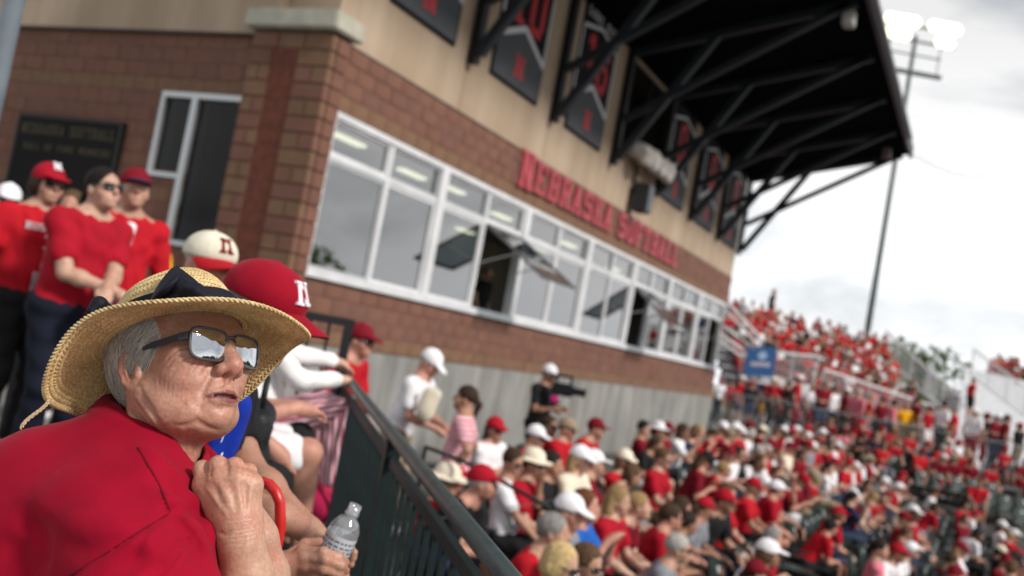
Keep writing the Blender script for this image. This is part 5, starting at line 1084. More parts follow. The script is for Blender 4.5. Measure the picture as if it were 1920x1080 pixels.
def sculpt_head():
    s = Sculpt((-.1, -.135, -.245), (.1, .14, .145), .0019)
    s.ell((0, -.012, .045), (.075, .100, .088), k=0)
    s.ell((0, .036, .062), (.064, .058, .062), k=.03)                    # forehead
    s.ell((0, .028, -.026), (.061, .062, .084), k=.04)                   # face mass
    s.sym('ell', (.042, .048, -.030), (.027, .034, .032), k=.025)        # cheeks
    s.sym('ell', (.047, .066, -.008), (.020, .020, .014), k=.02)         # cheekbones
    s.sym('chain', [(.060, .000, -.052), (.049, .022, -.078), (.017, .060, -.093)], [.018, .018, .017], k=.03)   # jaw
    s.sym('ell', (.035, .042, -.085), (.021, .031, .020), k=.018)        # jowl
    s.ell((0, .072, -.092), (.021, .020, .018), k=.018)                  # chin
    s.ell((0, .081, -.095), (.013, .011, .011), k=.012)
    s.ell((0, .026, -.099), (.034, .038, .018), k=.020)                  # double chin
    s.ell((0, .075, -.061), (.031, .025, .029), k=.018)                  # muzzle
    s.sym('chain', [(.050, .070, .026), (.030, .086, .031), (.010, .090, .027)], [.009, .010, .009], k=.016)      # brow
    s.sym('ell', (.034, .106, .006), (.021, .015, .012), k=.014, op='-')
    s.sym('ell', (.033, .076, .007), (.0165, .0165, .0165), k=.006)      # lids over the eyeball
    s.sym('ell', (.036, .082, -.010), (.020, .012, .008), k=.012)        # bags below the eyes
    # nose
    s.chain([(0, .086, .026), (0, .099, .006), (0, .112, -.018)], [.0085, .0095, .0115], k=.014)
    s.ell((0, .1125, -.027), (.0145, .0145, .0125), k=.008)
    s.sym('ell', (.0145, .1005, -.0315), (.0095, .0125, .0095), k=.0055)
    s.cap((0, .114, -.035), (0, .1, -.044), .0045, .005, k=.006)
    s.sym('ell', (.0085, .1055, -.0415), (.0048, .0075, .0040), k=.003, op='-')
    # lips, slightly parted
    up = [(.0290, .0800, -.0685), (.018, .0925, -.0645), (.007, .0985, -.0625), (0, .0985, -.0636)]
    dn = [(.0290, .0800, -.0690), (.018, .0915, -.0740), (.007, .0970, -.0757), (0, .0972, -.0759)]
    s.ell((0, .0865, -.069), (.026, .0135, .0115), k=.008)
    s.sym('chain', up, [.0024, .0038, .0044, .0040], k=.004)
    s.sym('chain', dn, [.0024, .0042, .0050, .0050], k=.0045)
    s.ell((0, .0965, -.0694), (.022, .014, .0032), k=.0020, op='-')
    s.ell((0, .0855, -.0690), (.018, .006, .0035), k=.0015)               # teeth plane behind the lips
    s.sym('chain', [(.0035, .1005, -.048), (.0045, .1005, -.056)], .0018, k=.004)   # philtrum
    # neck, throat and its folds (the head is thrust forward)
    s.chain([(0, -.032, -.040), (0, -.054, -.12), (0, -.072, -.25)], [.056, .048, .054], k=.035)
    s.chain([(0, .004, -.098), (0, -.032, -.155), (0, -.042, -.25)], [.022, .022, .028], k=.03)
    s.sym('chain', [(.062, -.022, -.045), (.044, -.036, -.12), (.018, -.036, -.235)], [.012, .012, .010], k=.018)
    s.chain([(.007, .018, -.112), (.008, -.012, -.165), (.007, -.030, -.24)], [.007, .007, .006], k=.012)
    s.chain([(-.010, .018, -.110), (-.013, -.014, -.165), (-.012, -.032, -.24)], [.007, .007, .006], k=.012)
    # ears
    for sg in (1, -1):
        X = .071*sg
        s.ell((X+.002*sg, -.014, -.018), (.0065, .0150, .0250), k=.006, rot=Matrix.Rotation(radians(-14), 3, 'X'))
        hel = [(X, .000, -.006), (X+.006*sg, -.006, .008), (X+.010*sg, -.017, .012), (X+.012*sg, -.028, .004), (X+.011*sg, -.031, -.012), (X+.008*sg, -.026, -.030), (X+.004*sg, -.015, -.042)]
        s.chain(hel, [.003, .0035, .0038, .0038, .0035, .0035, .004], k=.004)
        s.ell((X+.002*sg, -.010, -.042), (.0045, .0085, .0095), k=.004)
        s.ell((X+.009*sg, -.015, -.016), (.0055, .0085, .0120), k=.003, op='-')
        s.cap((X+.004*sg, -.001, -.014), (X+.004*sg, -.003, -.024), .0035, .003, k=.004)
        s.chain([(X+.008*sg, -.022, .000), (X+.008*sg, -.024, -.014), (X+.006*sg, -.017, -.030)], .0022, k=.003)
    # wrinkles laid along the skin where the photograph shows them
    o_h = HR.T @ (C0-HT)
    def W(pts, depth, width):
        q = [s.hit(o_h, HR.T @ ray(*p), 1.2, 1.8) for p in pts]; q = [p for p in q if p is not None]
        if len(q) > 1: n = len(q); s.groove(q, [depth*min(1, .35+1.3*min(i, n-1-i)/max(1, n-1)*2) for i in range(n)], width)
    W([(404, 688), (398, 699), (391, 711), (384, 724), (380, 737), (379, 746)], .0042, .0042)
    W([(401, 683), (399, 690), (404, 697)], .0018, .0022)
    W([(394, 740), (389, 746), (384, 754)], .0030, .0030)
    W([(378, 752), (376, 762), (371, 773)], .0012, .0035)
    W([(402, 766), (414, 768), (426, 766)], .0018, .0040)
    W([(330, 797), (345, 798), (357, 795), (369, 789), (380, 796), (392, 802), (405, 806)], .0032, .0045)
    W([(258, 741), (270, 756), (283, 773), (296, 788), (308, 806), (318, 826)], .0045, .0040)
    W([(252, 752), (264, 770), (280, 790), (296, 815), (306, 836)], .0036, .0035)
    W([(262, 726), (268, 744), (280, 760), (295, 775)], .0032, .0040)
    W([(240, 765), (262, 792), (290, 825), (320, 850)], .0026, .0030)
    W([(352, 806), (347, 820), (345, 835), (350, 850)], .0030, .0045)
    W([(330, 806), (334, 822), (338, 842)], .0022, .0040)
    W([(364, 812), (360, 830), (362, 850)], .0016, .0040)
    for pts in ([(355, 652), (344, 653), (333, 657), (321, 666), (311, 678)], [(357, 662), (343, 665), (330, 671), (320, 680), (312, 692)], [(362, 671), (350, 675), (339, 681), (329, 691), (323, 702)],
                [(369, 679), (361, 684), (354, 692), (346, 706)], [(380, 680), (372, 688), (364, 698), (357, 712)], [(350, 645), (335, 643), (322, 648)], [(392, 684), (386, 692), (380, 704)]):
        W(pts, .0022, .0020)
    for k, x0 in enumerate((402, 409, 416, 423, 430, 437)): W([(x0, 727-k*.4), (x0-2, 720), (x0-3+k*.4, 713)], .0006, .0013)
    for k, x0 in enumerate((404, 412, 421, 430, 438)): W([(x0, 757), (x0-1, 763)], .0005, .0013)
    for k in range(7): W([(300+8*k, 700+5*k), (297+8*k, 722+5*k), (303+8*k, 745+4*k)], .0009, .0020)
    for k in range(9): W([(262+7*k, 760+5*k), (274+7*k, 786+5*k), (281+7*k, 812+4*k)], .0006*(1+k % 2), .0018)
    for z in (.072, .084, .096): s.groove([s.snap(p) for p in ((-.045, .077, z), (-.02, .0915, z+.002), (.02, .0915, z+.002), (.045, .077, z))], .0009, .003)
    rng = np.random.default_rng(3)
    ph = rng.uniform(0, 6, 12)
    def und(X, Y, Z):
        return (.00028*np.sin(95*X+120*Z+ph[0])*np.sin(110*Y+60*Z+ph[1]) + (.00016)*np.sin(260*Z+120*Y+ph[2])*np.sin(210*X-160*Y+ph[3])).astype(np.float32)
    s.field((-.09, -.1, -.24), (.09, .12, .1), und)
    return s.mesh()
def gauss(v, c, r): return np.exp(-(((v-np.array(c))/np.array(r))**2).sum(1))
def head_tint(v):
    t = np.ones((len(v), 3), np.float32)
    red = 1.0*gauss(v, (.045, .060, -.030), (.028, .03, .028)) + gauss(v, (-.045, .060, -.030), (.028, .03, .028)) + .9*gauss(v, (0, .115, -.028), (.017, .02, .016)) + .7*gauss(v, (0, .03, -.14), (.04, .04, .03)) + .45*gauss(v, (0, .095, -.1), (.022, .02, .018))+.8*gauss(v, (.074, -.015, -.02), (.014, .03, .035))
    red = np.clip(red, 0, 1)[:, None]; t *= 1 - red*np.array([.02, .20, .17])
    ax, az, ay = np.abs(v[:, 0]), v[:, 2], v[:, 1]
    w = np.clip(1-ax/.030, 0, 1)
    zu = -.0690+.0100*np.sqrt(w)*np.clip(1.02-.1*(ax < .003), 0, 2); zl = -.0690-.0125*np.sqrt(w)
    lip = ((az < zu) & (az > zl) & (ay > .077) & (ax < .030)).astype(np.float32)
    edge = np.clip(np.minimum(zu-az, az-zl)/.0018, 0, 1)*lip
    lc = np.array([.50, .27, .36]); t = t*(1-edge[:, None]) + t*lc*edge[:, None]
    hole = (np.abs(az+.0692) < .0036*np.sqrt(np.clip(1-(ax/.0185)**2, 0, 1))) & (ay > .081) & (ay < .0935)
    t[hole] = (.30, .22, .20)
    teeth = hole & (np.abs(az+.0680) < .0016) & (ax < .012); t[teeth] = (1.0, 1.45, 1.55)
    brow = np.clip(gauss(v, (.032, .09, .036), (.02, .02, .005))+gauss(v, (-.032, .09, .036), (.02, .02, .005)), 0, 1)[:, None]
    t *= 1-brow*.15
    t *= (1 - .25*gauss(v, (.031, .093, .063), (.0022, .006, .0022)))[:, None]
    return t

def hand(s, wrist, mcps, fingers, rad, thumb, fore=None, k=.006, palm=.012):
    """palm between wrist and knuckles, separate fingers as lists of joints, thumb chain from the side of the palm"""
    w = np.array(wrist)
    for i, m in enumerate(mcps):
        s.cap(w+(np.array(m)-w)*.12, m, palm*1.15, palm*.85, k=.014)
    for i in range(len(mcps)-1): s.cap(mcps[i], mcps[i+1], palm*.72, palm*.72, k=.01)
    for m, f, r in zip(mcps, fingers, rad):
        pts = [m]+list(f); s.chain(pts, [r*1.14, r*1.02, r*.92, r*.8][:len(pts)], k=k)
        for j in pts[:-1]: s.ell(j, (r*1.12,)*3, k=.004)
    if thumb: s.chain(thumb, [.0155, .0125, .0105, .009][:len(thumb)], k=.008)
    if fore:
        s.chain([wrist]+[q[0] for q in fore], [fore[0][2]]+[q[1] for q in fore], k=.02)

woman_parts = {}
def build_woman():
    vh, qh = sculpt_head()
    tint_h = head_tint(vh); vw = to_w(vh)
    # ---- right arm and fist held under the chin
    D = 1.375
    s = Sculpt(BP(300, 820, D)-np.array([0, .16, .0])+np.array([0, 0, -.42]), BP(560, 820, D)+np.array([.06, .12, .05]), .0019)
    wr = BP(447, 985, D-.005)
    mc = [BP(382, 908, D+.012), BP(412, 899, D-.004), BP(445, 897, D-.006), BP(472, 906, D+.004)]
    pip = [BP(379, 880, D+.022), BP(409, 872, D+.014), BP(440, 874, D+.012), BP(466, 884, D+.020)]
    mid = [BP(386, 897, D+.047), BP(412, 890, D+.044), BP(438, 892, D+.042), BP(460, 901, D+.045)]
    tip = [BP(396, 925, D+.046), BP(417, 922, D+.046), BP(438, 924, D+.044), BP(456, 928, D+.042)]
    hand(s, wr, mc, [[a, b, c] for a, b, c in zip(pip, mid, tip)], [.0108, .0112, .0106, .0096],
         [BP(405, 975, D+.018), BP(378, 945, D+.040), BP(380, 915, D+.052), BP(405, 900, D+.058)],
         fore=[(BP(452, 1020, D-.006), .029, .0265), (BP(462, 1085, D-.004), .034, 0), (BP(470, 1190, D+.0), .040, 0), (BP(460, 1330, D+.0), .043, 0)], palm=.0150)
    # dorsum flesh, tendons and veins
    s.chain([wr, BP(430, 935, D-.008)], [.024, .020], k=.02)
    s.chain([BP(412, 960, D-.002), BP(390, 920, D+.004)], [.016, .014], k=.02)
    s.chain([BP(466, 965, D+.004), BP(470, 920, D+.006)], [.014, .012], k=.018)
    o_b = LV.T @ (C0-HT)
    def W(pts, depth, width):
        q = [s.hit(o_b, LV.T @ ray(*p), 1.1, 1.7) for p in pts]; q = [p for p in q if p is not None]
        if len(q) > 1: n = len(q); s.groove(q, [depth*min(1, .35+1.3*min(i, n-1-i)/max(1, n-1)*2) for i in range(n)], width)
    for (x0, y0), (x1, y1) in (((386, 912), (425, 966)), ((413, 905), (438, 962)), ((445, 903), (452, 962)), ((470, 912), (466, 962))): W([(x0, y0), ((x0+x1)/2, (y0+y1)/2), (x1, y1)], -.0018, .0032)
    for x0, x1 in ((398, 418), (430, 441), (459, 460)): W([(x0, 905), ((x0+x1)/2, 925), (x1, 950)], .0020, .0045)
    W([(402, 962), (413, 950), (424, 947), (432, 938), (433, 925), (446, 914)], -.0013, .0016)
    W([(446, 960), (455, 952), (452, 938), (461, 918)], -.0012, .0015)
    W([(424, 947), (420, 960), (428, 972)], -.0010, .0015)
    for yy, w in ((975, .0008), (982, .0011), (988, .0015), (994, .0020), (1001, .0014), (1009, .0008), (1018, .0006)):
        W([(409, yy+8), (420, yy+4), (436, yy+1), (452, yy), (468, yy-3), (482, yy-7)], w, .0017)
    W([(412, 1000), (420, 1003), (430, 1000)], .003, .003)
    for x0, y0 in ((380, 880), (409, 870), (440, 872), (466, 883)):
        for dy, w in ((-6, .0006), (0, .0010), (6, .0009), (12, .0006)): W([(x0-10, y0+dy+2), (x0-3, y0+dy), (x0+4, y0+dy), (x0+10, y0+dy+2)], w, .0013)
    for x0, y0, x1, y1 in ((395, 868, 397, 896), (426, 866, 428, 890), (454, 872, 456, 894)): W([(x0, y0), ((x0+x1)/2, (y0+y1)/2), (x1, y1)], .0030, .0022)
    vf, qf = s.mesh(); vf = to_w(vf, LV)
    # ---- second forearm, mostly hidden behind the first
    s = Sculpt(BP(380, 870, 1.43)-np.array([.02, .06, .40]), BP(560, 870, 1.43)+np.array([.06, .14, .02]), .004)
    s.chain([BP(440, 935, 1.46), BP(478, 1010, 1.46), BP(492, 1080, 1.47), BP(505, 1300, 1.50)], [.030, .030, .036, .042], k=.02)
    for i in range(4): s.chain([BP(405+20*i, 905+4*i, 1.455), BP(402+20*i, 925, 1.475), BP(412+18*i, 950, 1.47)], .010, k=.006)
    v2, q2 = s.mesh(); v2 = to_w(v2, LV)
    # ---- body under the shirt
    s = Sculpt((-.62, -.30, -1.05), (.40, .48, -.02), .014)
    nb = HtoB((0, -.075, -.25))
    s.chain([nb, nb+np.array([-.06, .0, -.10])], [.07, .10], k=.05)
    s.chain([nb+np.array([-.10, 0, -.14]), nb+np.array([-.24, .02, -.42]), nb+np.array([-.26, .03, -.62])], [.14, .16, .17], k=.08)
    s.chain([BP(215, 990, 1.38), BP(330, 1240, 1.33), BP(452, 1330, 1.375)], [.055, .05, .042], k=.03)
    s.chain([BP(380, 930, 1.75), BP(470, 1170, 1.68), BP(505, 1300, 1.50)], [.055, .05, .042], k=.03)
    hip = nb+np.array([-.25, .03, -.66])
    for o, kx in ((-.09, .36), (.10, .40)):
        s.chain([hip+np.array([.0, o, 0]), hip+np.array([kx, o*1.3, .02])], [.09, .065], k=.04)
    vb, qb = s.mesh(); vb = to_w(vb, LV)
    V = np.concatenate([vw, vf, v2, vb]); o1 = len(vw); o2 = o1+len(vf); o3 = o2+len(v2)
    Q = np.concatenate([qh, qf+o1, q2+o2, qb+o3])
    o = mobj('person', V-HT, Q, M_HSKIN, smooth=True); o.location = HT
    tint = np.ones((len(V), 3), np.float32); tint[:o1] = tint_h
    kn = np.zeros(len(vf)); LVf = (vf-HT)@LV
    for m in mc+pip: kn += np.exp(-((LVf-m)**2).sum(1)/.013**2)
    tint[o1:o2] = np.clip(1-np.clip(kn, 0, 1)[:, None]*np.array([0, .10, .09]), 0, 2)*np.array([1.06, 1.06, 1.04])
    vcol(o.data, 'tint', tint)
    tag(o, 'woman in straw sun hat, mirrored sunglasses and red shirt, fist held under her chin', 'person')
    return o

# ------------------------------------------------------------------ sunglasses (head frame)
def glasses_y(x): return .1085-2.6*x*x
def lens_outline(sg, n=64, grow=0.0):
    cx, cz = .0355, .002; pts = []
    for k in range(n):
        a = 2*pi*k/n; ca, sa = cos(a), sin(a); e = 2/4.6
        x = cx+(.0285+grow)*np.sign(ca)*abs(ca)**e; z = cz+(.0215+grow)*np.sign(sa)*abs(sa)**e
        if sa < 0: x += -.0048*(-sa)*(1 if ca > 0 else -1.1)          # narrower at the bottom
        z += .035*(x-cx) if sa > 0 else 0
        pts.append((x*sg, glasses_y(x)-.001+.13*z, z))
    return pts
M_FRAME = mat('smoke_frame', (.045, .035, .038), rough=.22, spec=.6, coat=.4)
M_LENS = mat('mirror_lens', (.55, .57, .60), rough=.015, metal=1.0)
M_TEMPLE = mat('temple_steel', (.05, .065, .085), rough=.3, metal=.3)
def build_glasses(parent):
    b = MB()
    for sg in (1, -1):
        o = lens_outline(sg, 64, .0012); b.tube([(x, y, z) for x, y, z in o]+[o[0]], .0023, 8, cap=False)
    b.tube([(.0105, .1075, .012), (.004, .1105, .0165), (-.004, .1105, .0165), (-.0105, .1075, .012)], [.0024, .003, .003, .0024])
    b.tube([(.0095, .1068, .008), (.0085, .103, -.004)], [.0022, .003]); b.tube([(-.0095, .1068, .008), (-.0085, .103, -.004)], [.0022, .003])
    g = b.build('sunglasses', M_FRAME, parent, smooth=True)
    for sg in (1, -1):
        o = np.array(lens_outline(sg, 64, 0)); c = o.mean(0); V = [c+np.array([0, .0042, 0])]; Fc = []
        for r in range(1, 9):
            t = r/8
            for p in o: q = c+(p-c)*t; q = q+np.array([0, .0042*(1-t*t), 0]); V.append(q)
        for k in range(64): Fc.append((0, 1+k, 1+(k+1) % 64))
        for r in range(7):
            for k in range(64): a0 = 1+r*64; Fc.append((a0+k, a0+64+k, a0+64+(k+1) % 64, a0+(k+1) % 64))
        l = mobj('lens', V, Fc, M_LENS, g, smooth=True)
        t = MB(); x = .0655*sg
        t.bar((x, .0955, .013), (x+.006*sg, .082, .013), .004, .011); t.bar((x+.006*sg, .083, .013), (x+.0125*sg, .030, .012), .0032, .0085); t.bar((x+.0125*sg, .031, .012), (x+.012*sg, -.022, .010), .003, .0065)
        t.bar((x+.0045*sg, .090, .014), (x+.0078*sg, .074, .014), .0022, .0045)
        t.build('temple', M_TEMPLE, g)
    return g

# ------------------------------------------------------------------ straw hat (hat frame tipped back on the head)
HD = radians(6); HH = np.array([[1, 0, 0], [0, cos(HD), -sin(HD)], [0, sin(HD), cos(HD)]]); HC = np.array([0, -.009, .052])
QR = [0.1808891643210405, 0.02455046145735192, 0.013087045088763063, 0.005632648081860561, -0.004497454699689216, 0.004581215681074853, 0.0008253598190950084]
QZ = [-0.058548788059164046, 0.030172649779774127, 0.007061634250911682, -0.0132089802116735, -0.0009292982191166489, -0.009950764323641958, 0.0015663167476241354]
def four(c, p): return c[0]+c[1]*np.cos(p)+c[2]*np.sin(p)+c[3]*np.cos(2*p)+c[4]*np.sin(2*p)+c[5]*np.cos(3*p)+c[6]*np.sin(3*p)
def hat_h(v): return np.asarray(v) @ HH.T + HC            # hat frame -> head frame
def straw_material():
    m = bpy.data.materials.new('straw'); m.use_nodes = True; nt = m.node_tree; b = nt.nodes['Principled BSDF']; N = nt.nodes.new; Lk = nt.links.new
    tc = N('ShaderNodeTexCoord'); n = N('ShaderNodeTexNoise'); n.inputs['Scale'].default_value = 240; n.inputs['Detail'].default_value = 4; Lk(tc.outputs['Object'], n.inputs['Vector'])
    r = N('ShaderNodeValToRGB'); r.color_ramp.elements[0].position = .33; r.color_ramp.elements[0].color = (.58, .42, .19, 1); r.color_ramp.elements[1].position = .68; r.color_ramp.elements[1].color = (.94, .77, .46, 1)
    Lk(n.outputs[0], r.inputs[0]); n2 = N('ShaderNodeTexNoise'); n2.inputs['Scale'].default_value = 18; Lk(tc.outputs['Object'], n2.inputs['Vector'])
    r2 = N('ShaderNodeValToRGB'); r2.color_ramp.elements[0].position = .35; r2.color_ramp.elements[0].color = (.84, .78, .68, 1); r2.color_ramp.elements[1].position = .62; r2.color_ramp.elements[1].color = (1.05, 1.04, 1.0, 1); Lk(n2.outputs[0], r2.inputs[0])
    mx = N('ShaderNodeMix'); mx.data_type = 'RGBA'; mx.blend_type = 'MULTIPLY'; mx.inputs[0].default_value = 1; Lk(r.outputs[0], mx.inputs[6]); Lk(r2.outputs[0], mx.inputs[7])
    Lk(mx.outputs[2], b.inputs['Base Color']); b.inputs['Roughness'].default_value = .42; b.inputs['Specular IOR Level'].default_value = .5
    tr = N('ShaderNodeBsdfTranslucent'); Lk(mx.outputs[2], tr.inputs[0]); ms = N('ShaderNodeMixShader'); ms.inputs[0].default_value = .22; Lk(b.outputs[0], ms.inputs[1]); Lk(tr.outputs[0], ms.inputs[2]); Lk(ms.outputs[0], nt.nodes['Material Output'].inputs[0])
    return m
def stitched(surf, nst, nrow, su, sr, side, amp, hole):
    """crochet sheet: surf(phi, t) -> points, rows of slanted stitches pushed out by amp, the gaps between stitches left open"""
    nu, nr = nst*su, nrow*sr
    ph = np.linspace(0, 2*pi, nu, endpoint=False); tt = np.linspace(0, 1, nr+1); Pg, Tg = np.meshgrid(ph, tt, indexing='ij')
    p = surf(Pg, Tg); e = 1e-3
    du = surf(Pg+e, Tg)-surf(Pg-e, Tg); dt = surf(Pg, np.clip(Tg+e, 0, 1))-surf(Pg, np.clip(Tg-e, 0, 1))
    n = np.cross(du, dt); n /= np.linalg.norm(n, axis=-1, keepdims=True)+1e-12
    row = Tg*nrow; fr = row-np.floor(row); ri = np.floor(row)
    rng = np.random.default_rng(5); jit = rng.uniform(-.25, .25, nrow+1)[ri.astype(int)]
    st = Pg/(2*pi)*nst+jit+.5*(ri % 2)+(fr-.5)*.8*np.where(ri % 2 == 0, 1, -1)
    hgt = np.sqrt(np.clip(np.sin(pi*fr), 0, 1))*(.45+.55*np.cos(2*pi*st))
    wob = .35*np.sin(7*Pg+3*row)+.3*np.sin(13*Pg-1.7*row)
    p = p + n*side*(.0009+amp*(hgt+.12*wob))[..., None]
    g = (np.sin(pi*fr) < .5) & (np.cos(2*pi*st) < hole+.25*wob)
    V = p.reshape(-1, 3); i = np.arange(nu)[:, None]; j = np.arange(nr)[None, :]
    i2 = (i+1) % nu; a = i*(nr+1)+j; b = i2*(nr+1)+j; Q = np.stack([a, b, b+1, a+1], -1)
    keep = ~g[:, :nr]
    Q = Q[keep]
    if side < 0: Q = Q[:, ::-1]
    return V, Q
def build_hat(parent):
    M = straw_material()
    ax, ay = .089, .108
    def brim(ph, t):
        rr, zz = four(QR, ph), four(QZ, ph); bx, by = ax*np.sin(ph), ay*np.cos(ph)
        c = t**.92; roll = .006*np.sin(5*ph+.6)*t*t
        x = bx+(rr*np.sin(ph)-bx)*c; y = by+(rr*np.cos(ph)-by)*c; z = -.004+(zz+.004)*(t**1.25)+roll
        return np.stack([x, y, z], -1)
    def crown(ph, t):
        a = t*pi/2*.995; r = np.cos(a)**.62; z = .100*np.sin(a)**1.05-.004
        return np.stack([ax*1.0*np.sin(ph)*r, ay*np.cos(ph)*r, z+.004*np.cos(2*ph)*t], -1)
    Vs, Qs, o = [], [], 0
    for (V, Q) in (stitched(brim, 132, 15, 7, 6, 1, .0026, -.60), stitched(brim, 132, 15, 7, 6, -1, .0026, -.60), stitched(crown, 86, 20, 7, 6, 1, .0026, -.55)):
        Vs.append(V); Qs.append(Q+o); o += len(V)
    V = np.concatenate(Vs); Q = np.concatenate(Qs)
    hat = mobj('straw_hat', hat_h(V), Q, M, parent, smooth=True)
    # plaited edge
    n = 900; ph = np.linspace(0, 2*pi, n); rim = brim(ph, np.ones(n)); b = MB()
    for k in range(2):
        tw = 2*pi*92*ph/(2*pi)+k*pi; off = np.stack([np.sin(ph)*np.cos(tw), np.cos(ph)*np.cos(tw), np.sin(tw)], -1)*.0017
        b.tube(hat_h(rim+off), .0019, 6, cap=False)
    b.build('hat_edge', M, hat, smooth=True)
    # ribbon
    MR = mat('navy_ribbon', (.006, .006, .013), rough=.65, spec=.2, bump=.1, bscale=400)
    n, r = 140, 9; ph = np.linspace(0, 2*pi, n, endpoint=False); V, Fc = [], []
    for j in range(r):
        t = .02+.25*j/(r-1); q = crown(ph, np.full(n, t)); out = np.stack([np.sin(ph), np.cos(ph), 0*ph], -1); V += list(q+out*(.0045+.0012*sin(j*1.9)+.0008*np.sin(9*ph+j))[:, None])
    for j in range(r-1): Fc += [(j*n+k, j*n+(k+1) % n, (j+1)*n+(k+1) % n, (j+1)*n+k) for k in range(n)]
    mobj('ribbon', hat_h(np.array(V)), Fc, MR, hat, smooth=True)
    b = MB()                                                           # bow: pleated loops of ribbon, each a folded strip
    def pleat(rows, nseg=14, th=.0016):
        """rows: pixel/depth polylines across the fold; lofted as cloth with small ripples"""
        G_ = [catmull([BP(*p) for p in r_], nseg, False) for r_ in rows]; n_ = len(G_[0]); L_ = []
        for i in range(len(G_)-1):
            for t in np.linspace(0, 1, 5, endpoint=(i == len(G_)-2)): L_.append(G_[i]+(G_[i+1]-G_[i])*t+np.array([0, -.003*sin(pi*t), .0012*sin(3*pi*t)]))
        V_ = []
        for sgn_ in (0, 1):
            for q_ in L_: V_ += [p+np.array([0, th*sgn_*2, 0]) for p in q_]
        m_ = len(L_); F_ = [(i*n_+j, i*n_+j+1, (i+1)*n_+j+1, (i+1)*n_+j) for i in range(m_-1) for j in range(n_-1)]; F_ += [tuple(x+m_*n_ for x in q_[::-1]) for q_ in F_]
        b.add([(LV @ p) @ HR for p in V_], F_)
    D_ = 1.43
    pleat([[(283, 559, D_+.01), (296, 534, D_), (318, 506, D_+.015), (332, 497, D_+.03)], [(288, 560, D_-.01), (306, 545, D_-.022), (328, 522, D_-.012), (345, 508, D_+.01)], [(300, 562, D_+.005), (318, 552, D_-.006), (340, 532, D_-.004), (358, 520, D_+.012)], [(310, 563, D_-.008), (330, 556, D_-.02), (352, 544, D_-.014), (372, 530, D_+.01)]])
    pleat([[(330, 498, D_+.03), (350, 512, D_+.006), (370, 528, D_+.006)], [(322, 520, D_+.0), (348, 530, D_-.016), (378, 545, D_-.004)], [(318, 545, D_-.006), (345, 548, D_-.024), (380, 556, D_-.008)], [(315, 563, D_+.0), (345, 566, D_-.012), (383, 566, D_+.0)]])
    pleat([[(352, 524, D_-.01), (376, 532, D_-.018), (388, 548, D_-.006)], [(344, 540, D_-.026), (368, 545, D_-.032), (384, 558, D_-.016)], [(346, 560, D_-.014), (366, 564, D_-.022), (380, 568, D_-.010)]])
    b.build('bow', MR, hat, smooth=True)
    s = Sculpt(BP(150, 540, 1.5)-np.array([0, .05, .06]), BP(240, 540, 1.5)+np.array([0, .06, .03]), .003)
    s.chain([BP(205, 585, 1.53), BP(186, 570, 1.51), BP(172, 583, 1.50)], [.010, .011, .008], k=.006); v, q = s.mesh()
    mobj('ribbon_tail', (v @ LV.T) @ HR, q, MR, hat, smooth=True)
    b = MB(); ms = mat('raffia_tie', (.62, .45, .27), rough=.6, bump=.4, bscale=300)
    for k in range(3):
        pts = []
        for t in np.linspace(0, 1, 26):
            px, py = 92-52*t+4*sin(6*t), 752+52*t**1.15; a = t*20+2*pi*k/3; pts.append((LV @ (BP(px, py, 1.42)+np.array([cos(a)*.0016, 0, sin(a)*.0016]))) @ HR)
        b.tube(pts, [.0015]*24+[.001, .0006], 6)
    b.build('tie_string', ms, hat, smooth=True)
    return hat

